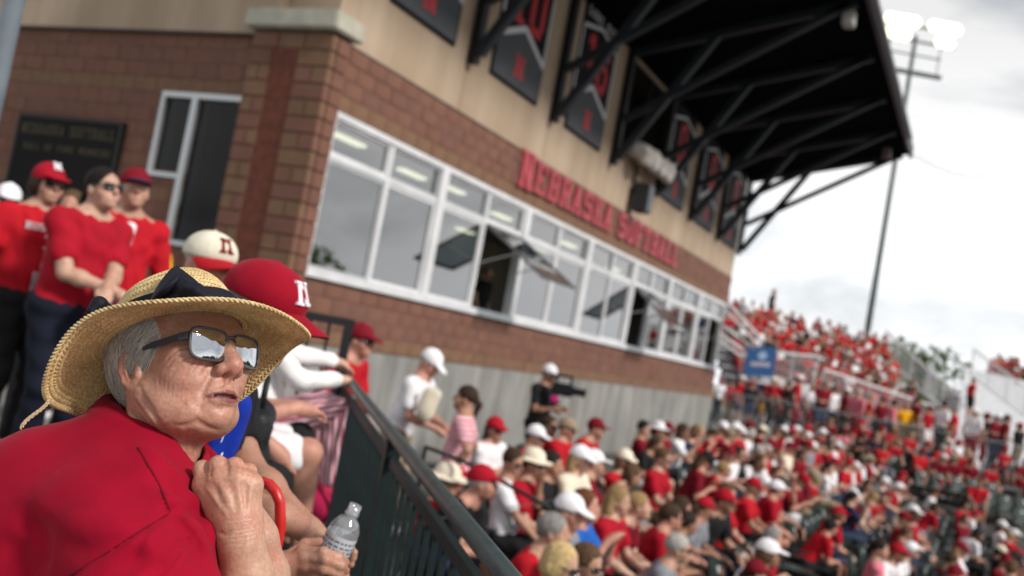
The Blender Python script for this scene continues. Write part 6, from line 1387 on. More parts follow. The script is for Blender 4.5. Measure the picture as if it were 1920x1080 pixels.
# ------------------------------------------------------------------ grey hair below the hat
def build_hair(parent):
    rng = np.random.default_rng(11)
    MH = mat('grey_hair', (.26, .245, .225), rough=.5, spec=.4, var=.2, scale=60)
    s = Sculpt((-.1, -.14, -.09), (.1, .06, .12), .0035)
    s.ell((0, -.020, .040), (.0755, .101, .086), k=0)
    s.ell((0, .085, -.02), (.2, .078, .2), k=.01, op='-')
    s.sym('ell', (.076, .000, -.034), (.030, .036, .038), k=.008, op='-')
    v, q = s.mesh(); hair = mobj('hair', v, q, MH, parent, smooth=True)
    c = np.array([0, -.02, .035]); V, Fc = [], []
    def strand(pts, r):
        o = len(V); n = len(pts)
        for i, p in enumerate(pts):
            d = pts[min(i+1, n-1)]-pts[max(i-1, 0)]; d = d/(np.linalg.norm(d)+1e-9); a = np.cross(d, (.3, .5, .8)); a /= np.linalg.norm(a)+1e-9; bb = np.cross(d, a); rr = r*(1-.75*(i/(n-1))**2)
            V.extend([p+rr*a, p-rr*.5*a+rr*.87*bb, p-rr*.5*a-rr*.87*bb])
        for i in range(n-1):
            for k in range(3): Fc.append((o+i*3+k, o+i*3+(k+1) % 3, o+(i+1)*3+(k+1) % 3, o+(i+1)*3+k))
    for _ in range(5200):
        az0 = radians(rng.uniform(48, 200) if rng.random() < .8 else rng.uniform(44, 80)); el0 = radians(rng.uniform(-6, 30)); L = rng.uniform(.55, 1.0)
        sw = radians(rng.uniform(18, 52))*L; dr = radians(rng.uniform(38, 70))*L; lift = rng.uniform(0, .010); cur = rng.normal(0, .05)
        if az0 < radians(95): dr *= .62; sw *= 1.35
        pts = []
        for t in np.linspace(0, 1, 8):
            az = az0+sw*t+cur*t*t; el = el0-dr*t; k = 1.05+.03*rng.random()+lift*sin(pi*t)*6*.3+.03*t*(rng.random()-.3)
            pts.append(c+np.array([.0785*sin(az)*cos(el), .100*cos(az)*cos(el), .092*sin(el)])*k+np.array([0, 0, -.010*t*t]))
        strand(pts, rng.uniform(.00035, .0007))
    for _ in range(2600):                                              # nape: short hair falling to the collar
        az0 = radians(rng.uniform(92, 190)); el0 = radians(rng.uniform(-34, 4)); pts = []; sw, dr = radians(rng.uniform(0, 22)), radians(rng.uniform(24, 46)); ku = rng.uniform(.0, .03)
        for t in np.linspace(0, 1, 8):
            az = az0+sw*t; el = el0-dr*t; pts.append(c+np.array([.0775*sin(az)*cos(el)*(1+.05*t), .098*cos(az)*cos(el), .1*sin(el)])*(1.09+.03*rng.random()+ku*t))
        strand(pts, rng.uniform(.00035, .0007))
    for _ in range(700):                                               # wisps in front of the ear
        az0 = radians(rng.uniform(52, 74)); el0 = radians(rng.uniform(-2, 14)); pts = []
        sw, dr = radians(rng.uniform(4, 26)), radians(rng.uniform(22, 46))
        for t in np.linspace(0, 1, 7):
            az = az0+sw*t; el = el0-dr*t; pts.append(c+np.array([.0775*sin(az)*cos(el), .100*cos(az)*cos(el), .092*sin(el)])*(1.03+.03*t))
        strand(pts, rng.uniform(.00018, .0003))
    ms_ = [mat('hair_silver', (.62, .60, .56), rough=.35), mat('hair_grey', (.42, .40, .37), rough=.4), mat('hair_dark', (.24, .22, .20), rough=.4)]; pick = rng.choice(3, len(Fc)//18+2, p=[.5, .35, .15])
    mobj('hair_strands', np.array(V), np.array(Fc), ms_, hair, smooth=True, fmat=[int(pick[i//21]) for i in range(len(Fc))])
    return hair

# ------------------------------------------------------------------ red shirt
def cloth_material(name, col, weave=900, bump=.25, sheen=.07, rough=.88):
    m = bpy.data.materials.new(name); m.use_nodes = True; nt = m.node_tree; b = nt.nodes['Principled BSDF']; N = nt.nodes.new; Lk = nt.links.new
    tc = N('ShaderNodeTexCoord'); n = N('ShaderNodeTexNoise'); n.inputs['Scale'].default_value = 14; n.inputs['Detail'].default_value = 6; Lk(tc.outputs['Object'], n.inputs['Vector'])
    r = N('ShaderNodeValToRGB'); r.color_ramp.elements[0].position = .3; r.color_ramp.elements[1].position = .72
    r.color_ramp.elements[0].color = (*[c*.86 for c in col], 1); r.color_ramp.elements[1].color = (*[c*1.08 for c in col], 1); Lk(n.outputs[0], r.inputs[0]); Lk(r.outputs[0], b.inputs['Base Color'])
    b.inputs['Roughness'].default_value = rough; b.inputs['Specular IOR Level'].default_value = .12; b.inputs['Sheen Weight'].default_value = sheen; b.inputs['Sheen Roughness'].default_value = .4; b.inputs['Sheen Tint'].default_value = (1, .5, .6, 1)
    w = N('ShaderNodeTexNoise'); w.inputs['Scale'].default_value = weave; w.inputs['Detail'].default_value = 2; Lk(tc.outputs['Object'], w.inputs['Vector'])
    w2 = N('ShaderNodeTexNoise'); w2.inputs['Scale'].default_value = 30; w2.inputs['Detail'].default_value = 4; Lk(tc.outputs['Object'], w2.inputs['Vector'])
    b1 = N('ShaderNodeBump'); b1.inputs['Strength'].default_value = bump; b1.inputs['Distance'].default_value = .001; Lk(w.outputs[0], b1.inputs['Height'])
    b2 = N('ShaderNodeBump'); b2.inputs['Strength'].default_value = .35; b2.inputs['Distance'].default_value = .006; Lk(w2.outputs[0], b2.inputs['Height']); Lk(b1.outputs[0], b2.inputs['Normal']); Lk(b2.outputs[0], b.inputs['Normal'])
    return m
M_REDSHIRT = cloth_material('red_cotton', (.275, .002, .017))
def catmull(pts, n, closed=True):
    pts = np.array(pts, float); N = len(pts); out = []
    for i in range(N if closed else N-1):
        p = [pts[(i+k) % N] if closed else pts[min(max(i+k, 0), N-1)] for k in (-1, 0, 1, 2)]
        for t in np.linspace(0, 1, n, endpoint=False):
            out.append(.5*((2*p[1])+(p[2]-p[0])*t+(2*p[0]-5*p[1]+4*p[2]-p[3])*t*t+(3*p[1]-p[0]-3*p[2]+p[3])*t**3))
    return np.array(out)
def build_shirt(parent):
    s = Sculpt((-.66, -.36, -.78), (.34, .46, -.02), .0043)
    s.chain([BP(262, 850, 1.51), BP(130, 935, 1.46), BP(0, 1040, 1.46)], [.070, .100, .125], k=.05)
    s.chain([BP(0, 1040, 1.46), BP(-60, 1300, 1.48), BP(-60, 1600, 1.50)], [.13, .16, .18], k=.06)
    s.chain([BP(300, 935, 1.50), BP(290, 1100, 1.50), BP(150, 1400, 1.50)], [.075, .115, .16], k=.05)
    s.chain([BP(265, 880, 1.47), BP(225, 985, 1.38)], [.072, .085], k=.08)
    s.chain([BP(120, 1000, 1.45), BP(140, 1300, 1.42)], [.11, .14], k=.09)
    s.chain([BP(235, 995, 1.36), BP(268, 1090, 1.31), BP(300, 1260, 1.28)], [.078, .080, .085], k=.08)
    s.chain([BP(320, 915, 1.67), BP(400, 925, 1.68), BP(435, 1030, 1.66)], [.045, .052, .06], k=.04)
    ring = catmull([BP(196, 772, 1.49), BP(240, 812, 1.44), BP(298, 866, 1.425), BP(345, 912, 1.44), BP(380, 930, 1.485), BP(402, 898, 1.57), BP(384, 850, 1.63), BP(300, 785, 1.64), BP(222, 752, 1.59)], 8)
    for i in range(0, len(ring), 2): s.cap(ring[i], ring[(i+2) % len(ring)], .009, k=.022)
    nk = [HtoB((0, -.03, -.04)), HtoB((0, -.046, -.12)), HtoB((0, -.062, -.25))]
    s.chain(nk, [.06, .061, .060], k=.008, op='-')
    s.chain([HtoB((0, .0, -.10)), HtoB((0, -.012, -.165)), HtoB((.004, -.012, -.235))], [.03, .033, .030], k=.008, op='-')
    o_b = LV.T @ (C0-HT)
    def W(pts, depth, width, end=.3):
        q = [s.hit(o_b, LV.T @ ray(*p), 1.0, 1.9) for p in pts]; q = [p for p in q if p is not None]
        if len(q) > 1: n = len(q); s.groove(q, [depth*min(1, end+1.3*min(i, n-1-i)/max(1, n-1)*2) for i in range(n)], width)
    # folds from the shoulder seam toward the armpit and the fist
    W([(316, 964), (345, 955), (372, 962), (398, 988)], 0.0117, 0.0106); W([(322, 960), (336, 978), (360, 1012), (380, 1055)], 0.0109, 0.0106)
    W([(296, 905), (330, 922), (360, 948), (392, 1000)], 0.0126, 0.0116); W([(284, 872), (318, 893), (350, 917), (384, 955)], 0.0084, 0.0095)
    W([(308, 936), (345, 942), (375, 965), (400, 1005)], -0.0084, 0.0106); W([(332, 980), (360, 992), (392, 1025)], -0.0075, 0.0106); W([(330, 905), (358, 930), (384, 965)], -0.0067, 0.0095)
    W([(258, 838), (290, 866), (325, 899), (358, 935)], -0.0067, 0.0138)
    W([(60, 1085), (78, 1045), (70, 1000), (52, 965)], 0.0084, 0.0169); W([(20, 955), (60, 985), (110, 1050)], 0.0067, 0.0191); W([(150, 860), (190, 890), (222, 935)], 0.0042, 0.0212)
    W([(95, 1000), (150, 1030), (200, 1030)], 0.0059, 0.0169); W([(180, 1075), (240, 1050), (300, 1056)], 0.0067, 0.0148); W([(0, 1010), (40, 1040), (60, 1085)], 0.0067, 0.0169); W([(220, 1085), (260, 1066), (320, 1072)], 0.0050, 0.0126)
    W([(240, 1000), (285, 1030), (345, 1052)], -0.0050, 0.0148); W([(100, 960), (140, 975), (190, 1000)], -0.0042, 0.0191); W([(230, 960), (262, 968), (300, 960)], 0.0042, 0.0126)
    # stitched seams
    W([(110, 1095), (150, 1068), (200, 1036), (250, 1004), (290, 980), (318, 963)], .0070, .0052, .8)
    pv = BP(398, 985, 1.36); pv2 = BP(318, 960, 1.32)
    def drape(X, Y, Z):                                                # pull folds fanning out from the bent arm and the shoulder seam
        out = 0
        for p_, n_, a_, f_ in ((pv, 9, .0058, .13), (pv2, 7, .0045, .12)):
            dx, dz = X-p_[0], Z-p_[2]; rr = np.sqrt(dx*dx+dz*dz+(Y-p_[1])**2); th = np.arctan2(dz, dx); out = out+a_*np.exp(-rr/f_)*np.clip(rr/.08, 0, 1)**2*np.sin(n_*th+1.1*np.sin(3*th)+9*rr)
        out = out+.0044*np.sin(26*X+17*Z+6*np.sin(9*Z+5*Y))*np.sin(11*Z-7*X+2)+.0024*np.sin(61*Z-28*X+8*np.sin(13*X))*np.clip(np.sin(7*X+5*Z), 0, 1)
        return out.astype(np.float32)
    s.field((-.66, -.36, -.70), (.34, .46, -.10), drape)
    v, q = s.mesh(); o = mobj('shirt', (v @ LV.T) @ HR, q, M_REDSHIRT, parent, smooth=True)
    M_SEAM = cloth_material('red_seam', (.15, .0015, .010))
    for off, path in enumerate(([(90, 1108), (130, 1081), (165, 1059), (205, 1034), (250, 1005), (290, 980), (318, 963)], [(318, 963), (311, 940), (302, 918), (292, 898), (280, 877), (268, 856), (258, 838)])):
        fine = catmull([np.array([a_, b_, 0.0]) for a_, b_ in path], 8, False); pts = [s.hit(o_b, LV.T @ ray(p[0], p[1]), 1.0, 1.9) for p in fine]; pts = [(LV @ p) @ HR for p in pts if p is not None]
        sb_ = MB(); sb_.tube(pts, .0023 if off < 2 else .0014, 6); sb_.build('seam', M_SEAM, o, smooth=True)
    # ribbed collar band: flat strip standing round the neck
    cen = ring.mean(0); V, Fc = [], []; n = len(ring)
    for i, p in enumerate(ring):
        t = ring[(i+1) % n]-ring[i-1]; t /= np.linalg.norm(t); out = p-cen; out -= t*(out@t); out /= np.linalg.norm(out); up = np.cross(t, out); up = up if up[2] > 0 else -up
        for a in range(10):
            an = 2*pi*a/10; V.append(p+out*(.0085+.0030*cos(an))+up*(.003+.0120*sin(an))-out*.005*(sin(an)+1))
    for i in range(n): Fc += [(i*10+a, i*10+(a+1) % 10, ((i+1) % n)*10+(a+1) % 10, ((i+1) % n)*10+a) for a in range(10)]
    mobj('collar', (np.array(V) @ LV.T) @ HR, Fc, M_REDSHIRT, o, smooth=True)
    return o
if ONLY in ('', 'hero'):
    woman = build_woman()
    hm = Matrix([list(HR[i])+[0] for i in range(3)]+[[0, 0, 0, 1]])
    for o in (build_glasses(woman), build_hat(woman), build_hair(woman), build_shirt(woman)): o.matrix_local = hm
# ================================================================== people round the woman, handbags, bottles
def place(J, px, py, d, rz, zf=None, sc=1.0):
    p = P(px, py, d); off = J['head']
    if zf is not None: sc = (p[2]-zf)/off[2]
    hx, hy = (off[0]*cos(rz)-off[1]*sin(rz))*sc, (off[0]*sin(rz)+off[1]*cos(rz))*sc
    return (p[0]-hx, p[1]-hy, p[2]-off[2]*sc), sc
def local(p, loc, rz, sc): q = (np.array(p)-np.array(loc))/sc; return vec(q[0]*cos(rz)+q[1]*sin(rz), -q[0]*sin(rz)+q[1]*cos(rz), q[2])
def shirt_text(o, J, txt, m, w, h, at, sp=1.1):
    """printed word across the chest, standing just proud of the cloth"""
    B = np.stack([-J['rx'], -J['fw'], J['up']], 1)
    for i, ch in enumerate(txt):
        if ch == ' ': continue
        c = link(bpy.data.objects.new('print_letter', letter_mesh(ch, w, h, .003, 1, m)), o); a = (i-(len(txt)-1)/2)*w*sp
        p = J['chest']+J['up']*at[1]+J['fw']*(at[0]-abs(a)*.28*abs(a)/.1)+(-J['rx'])*(a-w/2); t = radians(14*a/.1); Bz = B @ np.array(Matrix.Rotation(t, 3, 'Z'))
        c.matrix_local = Matrix([[*Bz[k], p[k]] for k in range(3)]+[[0, 0, 0, 1]])
def stripe_attr(name, c1, c2):
    m = mat(name, c1, .85); nt = m.node_tree; N = nt.nodes.new; at = N('ShaderNodeAttribute'); at.attribute_name = 'stripe'; mu = N('ShaderNodeMath'); mu.operation = 'MULTIPLY'; mu.inputs[1].default_value = 40; nt.links.new(at.outputs['Fac'], mu.inputs[0])
    fr = N('ShaderNodeMath'); fr.operation = 'FRACT'; nt.links.new(mu.outputs[0], fr.inputs[0]); gt = N('ShaderNodeMath'); gt.operation = 'GREATER_THAN'; gt.inputs[1].default_value = .55; nt.links.new(fr.outputs[0], gt.inputs[0])
    mx = N('ShaderNodeMix'); mx.data_type = 'RGBA'; nt.links.new(gt.outputs[0], mx.inputs[0]); mx.inputs[6].default_value = (*c1, 1); mx.inputs[7].default_value = (*c2, 1); nt.links.new(mx.outputs[2], nt.nodes['Principled BSDF'].inputs['Base Color']); return m
M_PRINT = mat('white_print', (.66, .62, .66), .7)
if ONLY in ('', 'mid'):
    F0 = FACE_F
    G = 'fans standing on the walkway'
    # woman in red cap
    J = skeleton(False, -2, wr=((.30, .10, .88), (-.25, .06, .86)), head=(0, 6)); rz = F0+radians(-12); loc, sc = place(J, 90, 348, 6.2, rz, 0.0)
    o = person('stw1', J, dict(skin=SKINS[0], shirt=BRED, pants=BLK, trousers=True, shoes=WHT, style='bob', hair=(.035, .02, .014), cap=RED, glasses=True), loc, rz, sc, 'standing woman in red cap, red tee with white print and black trousers', G, h=.010, fine=True, fat=1.12)
    cap_logo(o, J, M_PRINT, .05); shirt_text(o, J, 'HUSKERS', M_PRINT, .032, .04, (.142, .04)); shirt_text(o, J, '1', M_PRINT, .05, .085, (.150, -.06))
    b = MB(); b.bar((0, .158, 1.30), (.02, .168, 1.08), .012, .003); b.box((-.02, .163, .94), (.055, .172, 1.08)); c = b.build('lanyard', mat('badge', (.30, .28, .30), .5, var=.6, scale=30), o)
    # dark-haired woman, hands clasped before her
    J = skeleton(False, 8, wr=((.00, .36, 1.06), (.05, .38, 1.07)), head=(0, 12)); rz = F0+radians(-6); loc, sc = place(J, 194, 357, 5.75, rz, 0.0)
    o = person('stw2', J, dict(skin=SKINS[1], shirt=RED, pants=(.006, .008, .018), trousers=True, style='tail', hair=(.012, .008, .007), glasses=True, shoes=BLK), loc, rz, sc, 'standing woman in sunglasses and plain red tee with hands clasped in front', G, h=.010, fine=True, fat=1.15)
    # man with cap, vest over white shirt
    J = skeleton(False, 2, wr=((.20, .22, .98), (-.16, .22, 1.0)), head=(-6, 10)); rz = F0+radians(-25); loc, sc = place(J, 252, 358, 6.3, rz, 0.0)
    o = person('stw3', J, dict(skin=SKINS[0], shirt=BRED, long=True, pants=NVY, trousers=True, style='short', hair=HAIRS[5], cap=DRED, glasses=False), loc, rz, sc, 'standing older man in red vest over a white collar and dark brimmed cap', G, h=.010, fine=True)
    s = Sculpt(J['neck']-.16, J['neck']+.16, .006); s.chain([J['neck']+vec(-.07, .03, -.02), J['neck']+vec(0, .085, -.06), J['neck']+vec(.07, .03, -.02)], .022, k=.02); s.chain([J['neck']+vec(0, .098, -.06), J['neck']+vec(0, .118, -.15)], [.03, .016], k=.02); v, q = s.mesh(); mobj('white_collar', v, q, fab(WHT), o, smooth=True)
    s = Sculpt(J['shL']-.25, J['shL']+.2, .012); s.chain([lerp(J['shL'], J['elL'], .45)+vec(-.035, 0, 0), J['elL']+vec(-.02, 0, 0)], [.040, .046], k=.02); v, q = s.mesh(); mobj('yellow_sleeve', v, q, fab(YEL), o, smooth=True)
    b = MB(); s = Sculpt(J['head']-.2, J['head']+.25, .008); R = hfr(J); Hh_ = lambda x, y, z: J['head']+R @ vec(x, y, z); s.ell(Hh_(0, .108, .034), (.073, .081, .012), k=.01, rot=R @ np.array(Matrix.Rotation(radians(-12), 3, 'X'))); v, q = s.mesh(); mobj('cap_brim', v, q, fab(NVY), o, smooth=True)
    # half-seen people at the left edge and between
    J = STAND[0]; rz = F0+radians(-30); loc, sc = place(J, 14, 378, 7.4, rz, 0.0); person('t0', J, dict(skin=SKINS[0], shirt=RED, pants=BLK, trousers=True, cap=WHT, glasses=True), loc, rz, sc, 'fan in white cap and red shirt cut by the left edge of the picture', G)
    rz = F0+radians(-50); loc, sc = place(J, 132, 388, 7.8, rz, 0.0); person('t0', J, dict(skin=SKINS[4], shirt=WHT, pants=BLK, trousers=True, hair=HAIRS[4], style='bob'), loc, rz, sc, 'fan in white shirt half hidden between the two standing women in red', G)

    # ---- the neighbours seated along the rail
    FR = atan2(-LN[0], LN[1])                                            # facing the rail
    G2 = 'fans seated along the green rail'
    # red-capped neighbour: only cap, brow and the two hands with the bottle show
    J = skeleton(True, 20, wr=((.1, .45, .65), (-.1, .45, .65)), head=(-36, -12)); loc, sc = place(J, 492, 588, 2.34, FR)
    wn_, wf_ = P(524, 1064, 2.02), P(582, 996, 2.16)
    J = skeleton(True, 20, wr=(tuple(local(wn_, loc, FR, sc)), tuple(local(wf_, loc, FR, sc))), pole=((.3, -.8, -1), (-.3, -.8, -1)), head=(-36, -12))
    lo, hi = bounds(J)
    key = 'n1'; v, q = m_skin(J, .011)
    s = Sculpt(P(505, 960, 2.1)-.14, P(670, 1085, 2.0)+.14, .0028)
    D = 2.0; w0 = P(522, 1064, D)
    mc = [P(566, 1034, D), P(573, 1047, D-.012), P(573, 1062, D-.012), P(567, 1077, D)]
    fg = [[P(606, 1036, D-.02), P(634, 1044, D), P(648, 1054, D+.03)], [P(610, 1050, D-.03), P(638, 1060, D-.01), P(648, 1070, D+.02)], [P(606, 1066, D-.03), P(632, 1076, D-.01), P(642, 1086, D+.02)], [P(596, 1080, D-.02), P(618, 1092, D), P(628, 1100, D+.02)]]
    hand(s, w0, mc, fg, [.0100, .0104, .0100, .0090], [P(538, 1048, D+.03), P(572, 1022, D+.05), P(602, 1016, D+.05)], palm=.0135)
    D2 = 2.16; w1 = P(582, 996, D2); mc = [P(606, 1004, D2+.01), P(606, 1018, D2), P(602, 1030, D2), P(596, 1040, D2+.01)]
    fg = [[P(634, 1014, D2+.03), P(656, 1030, D2+.0), P(664, 1036, D2-.04)], [P(634, 1028, D2+.03), P(654, 1040, D2), P(662, 1046, D2-.04)], [P(630, 1040, D2+.03), P(650, 1050, D2), P(658, 1058, D2-.04)], [P(622, 1050, D2+.03), P(642, 1062, D2), P(650, 1068, D2-.03)]]
    hand(s, w1, mc, fg, [.0100, .0104, .0100, .0090], [P(590, 1006, D2-.02), P(606, 1018, D2-.05), P(626, 1012, D2-.07)], palm=.0135)
    s.chain([w0, P(470, 1085, 2.03)], [.027, .033], k=.02); s.chain([w1, P(520, 968, 2.17), P(470, 950, 2.2)], [.027, .034, .038], k=.02)
    v2, q2 = s.mesh(); v2 = np.array([local(p, loc, FR, sc) for p in v2], np.float32)
    Vn = np.concatenate([v, v2]); o = mobj('person', Vn, np.concatenate([q, q2+len(v)]), M_HSKIN, smooth=True); vcol(o.data, 'tint', np.ones((len(Vn), 3), np.float32)*np.array([.92, .9, .88])); o.location = loc; o.rotation_euler = (0, 0, FR); o.scale = (sc,)*3; tag(o, 'neighbour in red cap with white letter, hands round a water bottle', 'person', G2)
    dress('shirt', pmesh((key, 'shirt'), lambda: m_shirt(J, .010)), fab(BLK), o); dress('shorts', pmesh((key, 'shorts'), lambda: m_pants(J, .012, long=True)), fab(KHA), o); dress('shoes', pmesh((key, 'shoes'), lambda: m_shoes(J, .012)), fab(WHT), o); dress('hair', pmesh((key, 'hair'), lambda: m_hair(J, .006, 'under')), har(HAIRS[3]), o)
    # ball cap with panels, seams, curved brim
    def ball_cap(o, J, crown_m, brim_m, under_m, logo_m, logo=.058, h=.0055):
        R = hfr(J); H = lambda x, y, z: J['head']+R @ vec(x, y, z); s = Sculpt(J['head']-.2, J['head']+.2, h)
        s.ell(H(0, -.010, .046), (.089, .109, .080), k=0, rot=R); s.ell(H(0, -.02, -.045), (.22, .22, .080), k=.004, op='-', rot=R)
        for a in range(6):
            an = pi/6+a*pi/3; pts = [s.snap(H(.09*sin(an)*cos(e), -.01+.108*cos(an)*cos(e), .046+.080*sin(e))) for e in np.linspace(.0, 1.5, 8)]; s.groove(pts, .0016, .0035)
        s.ell(H(0, -.01, .126), (.009, .009, .004), k=.002); v, q = s.mesh(); c = mobj('cap', v, q, crown_m, o, smooth=True)
        n, m = 26, 12; V, Fc = [], []
        for side in (0, 1):
            for i in range(n):
                a = -1.25+2.5*i/(n-1)
                for j in range(m):
                    t = j/(m-1); x = (.086+.004*t)*sin(a)*(1-.10*t); y0 = -.010+.108*cos(a)*.98; ln = .092*max(0, cos(a*1.02))**.55; y = y0+ln*t; z = .034-.020*t-.028*(x/.08)**2*(.4+.6*t)-.004*side
                    V.append(H(x, y, z))
        for i in range(n-1):
            for j in range(m-1): a = i*m+j; Fc += [(a, a+m, a+m+1, a+1)]; a += n*m; Fc += [(a+1, a+m+1, a+m, a)]
        fm = [0 if k % 2 == 0 else 1 for k in range(len(Fc))]; mobj('brim', np.array(V), Fc, [brim_m, under_m], c, smooth=True, fmat=fm)
        b = MB()
        for poly in stroke_letter('N'):
            for sgn_ in (1,):
                P3 = []
                for p_, q_ in poly:
                    a = (p_/5-.5)*logo/.098*-1.0; e = .46+(q_/7-.5)*logo/.088; P3.append(H(.0925*sin(a)*cos(e), -.010+.1125*cos(a)*cos(e), .046+.0845*sin(e)))
                nn = nrm(H(0, 1, .45)-H(0, 0, 0)); b.add([p+nn*.0022 for p in P3]+[p-nn*.006 for p in P3], [(0, 1, 2, 3), (7, 6, 5, 4), (0, 4, 5, 1), (1, 5, 6, 2), (2, 6, 7, 3), (3, 7, 4, 0)])
        b.build('cap_letter', logo_m, c); return c
    M_CAPR = cloth_material('crimson_twill', (.27, .004, .016), weave=1500, sheen=.1); M_CAPU = fab((.012, .010, .012)); M_LOGO = mat('white_embroidery', (.74, .73, .76), .7, bump=.4, bscale=900)
    ball_cap(o, J, M_CAPR, M_CAPR, M_CAPU, M_LOGO)
    # cream cap neighbour behind
    J2 = skeleton(True, 6, head=(-58, -2)); loc2, sc2 = place(J2, 392, 500, 3.55, FR, 0.12); sc2 = min(sc2, 1.06); loc2 = (loc2[0], loc2[1], P(392, 500, 3.55)[2]-J2['head'][2]*sc2)
    o = person('n2', J2, dict(skin=SKINS[4], shirt=RED, pants=BLK, trousers=True, hair=HAIRS[5], style='under'), loc2, FR, sc2, 'older fan in cream cap with red brim and letter behind the red cap', G2, h=.012)
    ball_cap(o, J2, fab((.62, .58, .47)), fab(BRED), fab(BRED), fab(DRED), h=.006)
    # white jersey, white shorts, bare knees
    J3 = skeleton(True, 12, pz=.43, wr=((.16, .34, .66), (-.12, .38, .64)), head=(-40, 0)); rz3 = FR+radians(6); kn = P(578, 848, 3.75); k3 = J3['knR']; loc3 = (kn[0]-.92*(k3[0]*cos(rz3)-k3[1]*sin(rz3)), kn[1]-.92*(k3[0]*sin(rz3)+k3[1]*cos(rz3)), kn[2]-.92*k3[2])
    o = person('n3', J3, dict(skin=SKINS[4], shirt=WHT, pants=WHT, shoes=BLK, hair=HAIRS[5]), loc3, rz3, .92, 'bare-kneed fan in white jersey and white shorts, a dark brace on one leg', G2, h=.010, fine=True)
    shirt_text(o, J3, 'HUSK', mat('jersey_print', (.36, .02, .06), .7), .035, .05, (.145, .05))
    s = Sculpt(J3['knL']-.25, J3['knL']+.3-np.array([0, 0, .1]), .010); s.chain([lerp(J3['knL'], J3['anL'], -.04), lerp(J3['knL'], J3['anL'], .5), lerp(J3['knL'], J3['anL'], .9)], [.072, .07, .056], k=.03); v, q = s.mesh(); mobj('leg_brace', v, q, fab(BLK), o, smooth=True)
    # white sweater, striped skirt, arm out to the rail
    J4 = skeleton(True, -8, pz=.36, head=(-30, 0)); rz4 = FR+radians(10); kn = P(628, 770, 4.9); k4 = J4['knR']; loc4 = (kn[0]-.88*(k4[0]*cos(rz4)-k4[1]*sin(rz4)), kn[1]-.88*(k4[0]*sin(rz4)+k4[1]*cos(rz4)), kn[2]-.88*k4[2]); sc4 = .88
    J4 = skeleton(True, -8, pz=.36, wr=((.12, .40, .66), tuple(local(P(672, 690, 5.35), loc4, rz4, sc4))), pole=((.5, -.4, -.8), (-.3, -.3, -.9)), head=(-30, 0))
    o = person('n4', J4, dict(skin=SKINS[1], shirt=fab((.74, .73, .73)), long=True, pants=stripe_attr('crimson_stripe', (.58, .42, .46), (.30, .02, .06)), trousers=True, shoes=(.35, .02, .06), hair=HAIRS[3], style='bob'), loc4, rz4, sc4, 'woman in white sweater and crimson striped trousers, one arm on the green rail', G2, h=.010, fine=True, fat=1.05)
    me = _PM[('n4', 'trousers', False)]; co = np.zeros(len(me.vertices)*3, np.float32); me.vertices.foreach_get('co', co); co = co.reshape(-1, 3); best = np.full(len(co), 9.0); ang_ = np.zeros(len(co))
    for a_, c_ in (('hipR', 'knR'), ('hipL', 'knL'), ('knR', 'anR'), ('knL', 'anL')):                # stripes run down each leg: phase is the angle round the nearest bone
        A_, d_ = J4[a_], J4[c_]-J4[a_]; t_ = np.clip(((co-A_) @ d_)/(d_ @ d_), 0, 1); w_ = co-A_-t_[:, None]*d_; ds_ = np.linalg.norm(w_, axis=1); n_ = nrm(d_); e1 = vec(1, 0, 0)-n_*n_[0]; e1 = nrm(e1); e2 = np.cross(n_, e1); an_ = np.arctan2(w_ @ e2, w_ @ e1); m_ = ds_ < best; best[m_] = ds_[m_]; ang_[m_] = an_[m_]
    vcol(me, 'stripe', np.repeat((ang_*15/(2*pi)+20)[:, None], 3, 1)/40)
    # the plank bench the row sits on
    t = empty('plank_bench', tuple((LP-LN*.88+LD*.9))+(.22,), atan2(LD[1], LD[0])); tag(t, 'aluminium plank bench carrying the row along the green rail', 'bench')
    for y0 in (-.13, .02): b = MB(); b.box((-2.6, y0, .20), (3.1, y0+.13, .24), .008); b.build('plank', M_WALU, t)
    for x0 in (-2.4, -.9, .6, 2.1, 2.9): b = MB(); b.box((x0-.03, -.12, 0), (x0+.03, .14, .199)); b.build('leg', M_ALU, t)
    # ---- black handbag, blue cloth bag, red looped handle, bottles on the floor
    s = Sculpt((-.2, -.16, -.2), (.2, .16, .22), .008); s.cap((-.10, 0, -.10), (.10, 0, -.10), .055, k=0); s.cap((-.085, 0, .06), (.085, 0, .06), .045, k=.02); s.chain([(-.10, 0, -.10), (-.085, 0, .06)], [.055, .045], k=.02); s.chain([(.10, 0, -.10), (.085, 0, .06)], [.055, .045], k=.02); s.cap((0, 0, -.1), (0, 0, .05), .055, k=.03); s.field((-.2, -.2, -.2), (.2, .2, .2), lambda X, Y, Z: (.007*np.sin(34*X+11*Z+5*np.sin(9*Z))*np.sin(15*Z+7*Y)).astype(np.float32)); v, q = s.mesh()
    o = mobj('handbag', v, q, mat('black_leather', (.010, .010, .012), .5, bump=.3, bscale=80, spec=.3), smooth=True); o.location = tuple(P(482, 806, 2.75)); o.rotation_euler = (0, .2, FR); o.scale = (.72, .72, .72); tag(o, 'soft black handbag on the lap beside the white jersey', 'handbag')
    b = MB(); b.tube([(-.1, 0, .1), (-.06, 0, .2), (.04, 0, .22), (.1, 0, .12)], .010, 8); b.build('strap', M_BLACK, o, smooth=True)
    s = Sculpt((-.14, -.1, -.22), (.14, .1, .2), .008); s.chain([(0, 0, -.13), (.01, 0, .1)], [.085, .075], k=.03); s.field((-.2, -.2, -.3), (.2, .2, .3), lambda X, Y, Z: (.008*np.sin(45*X+12*Z)+.6*np.maximum(0, np.abs(Y)-.045)).astype(np.float32)); v, q = s.mesh()
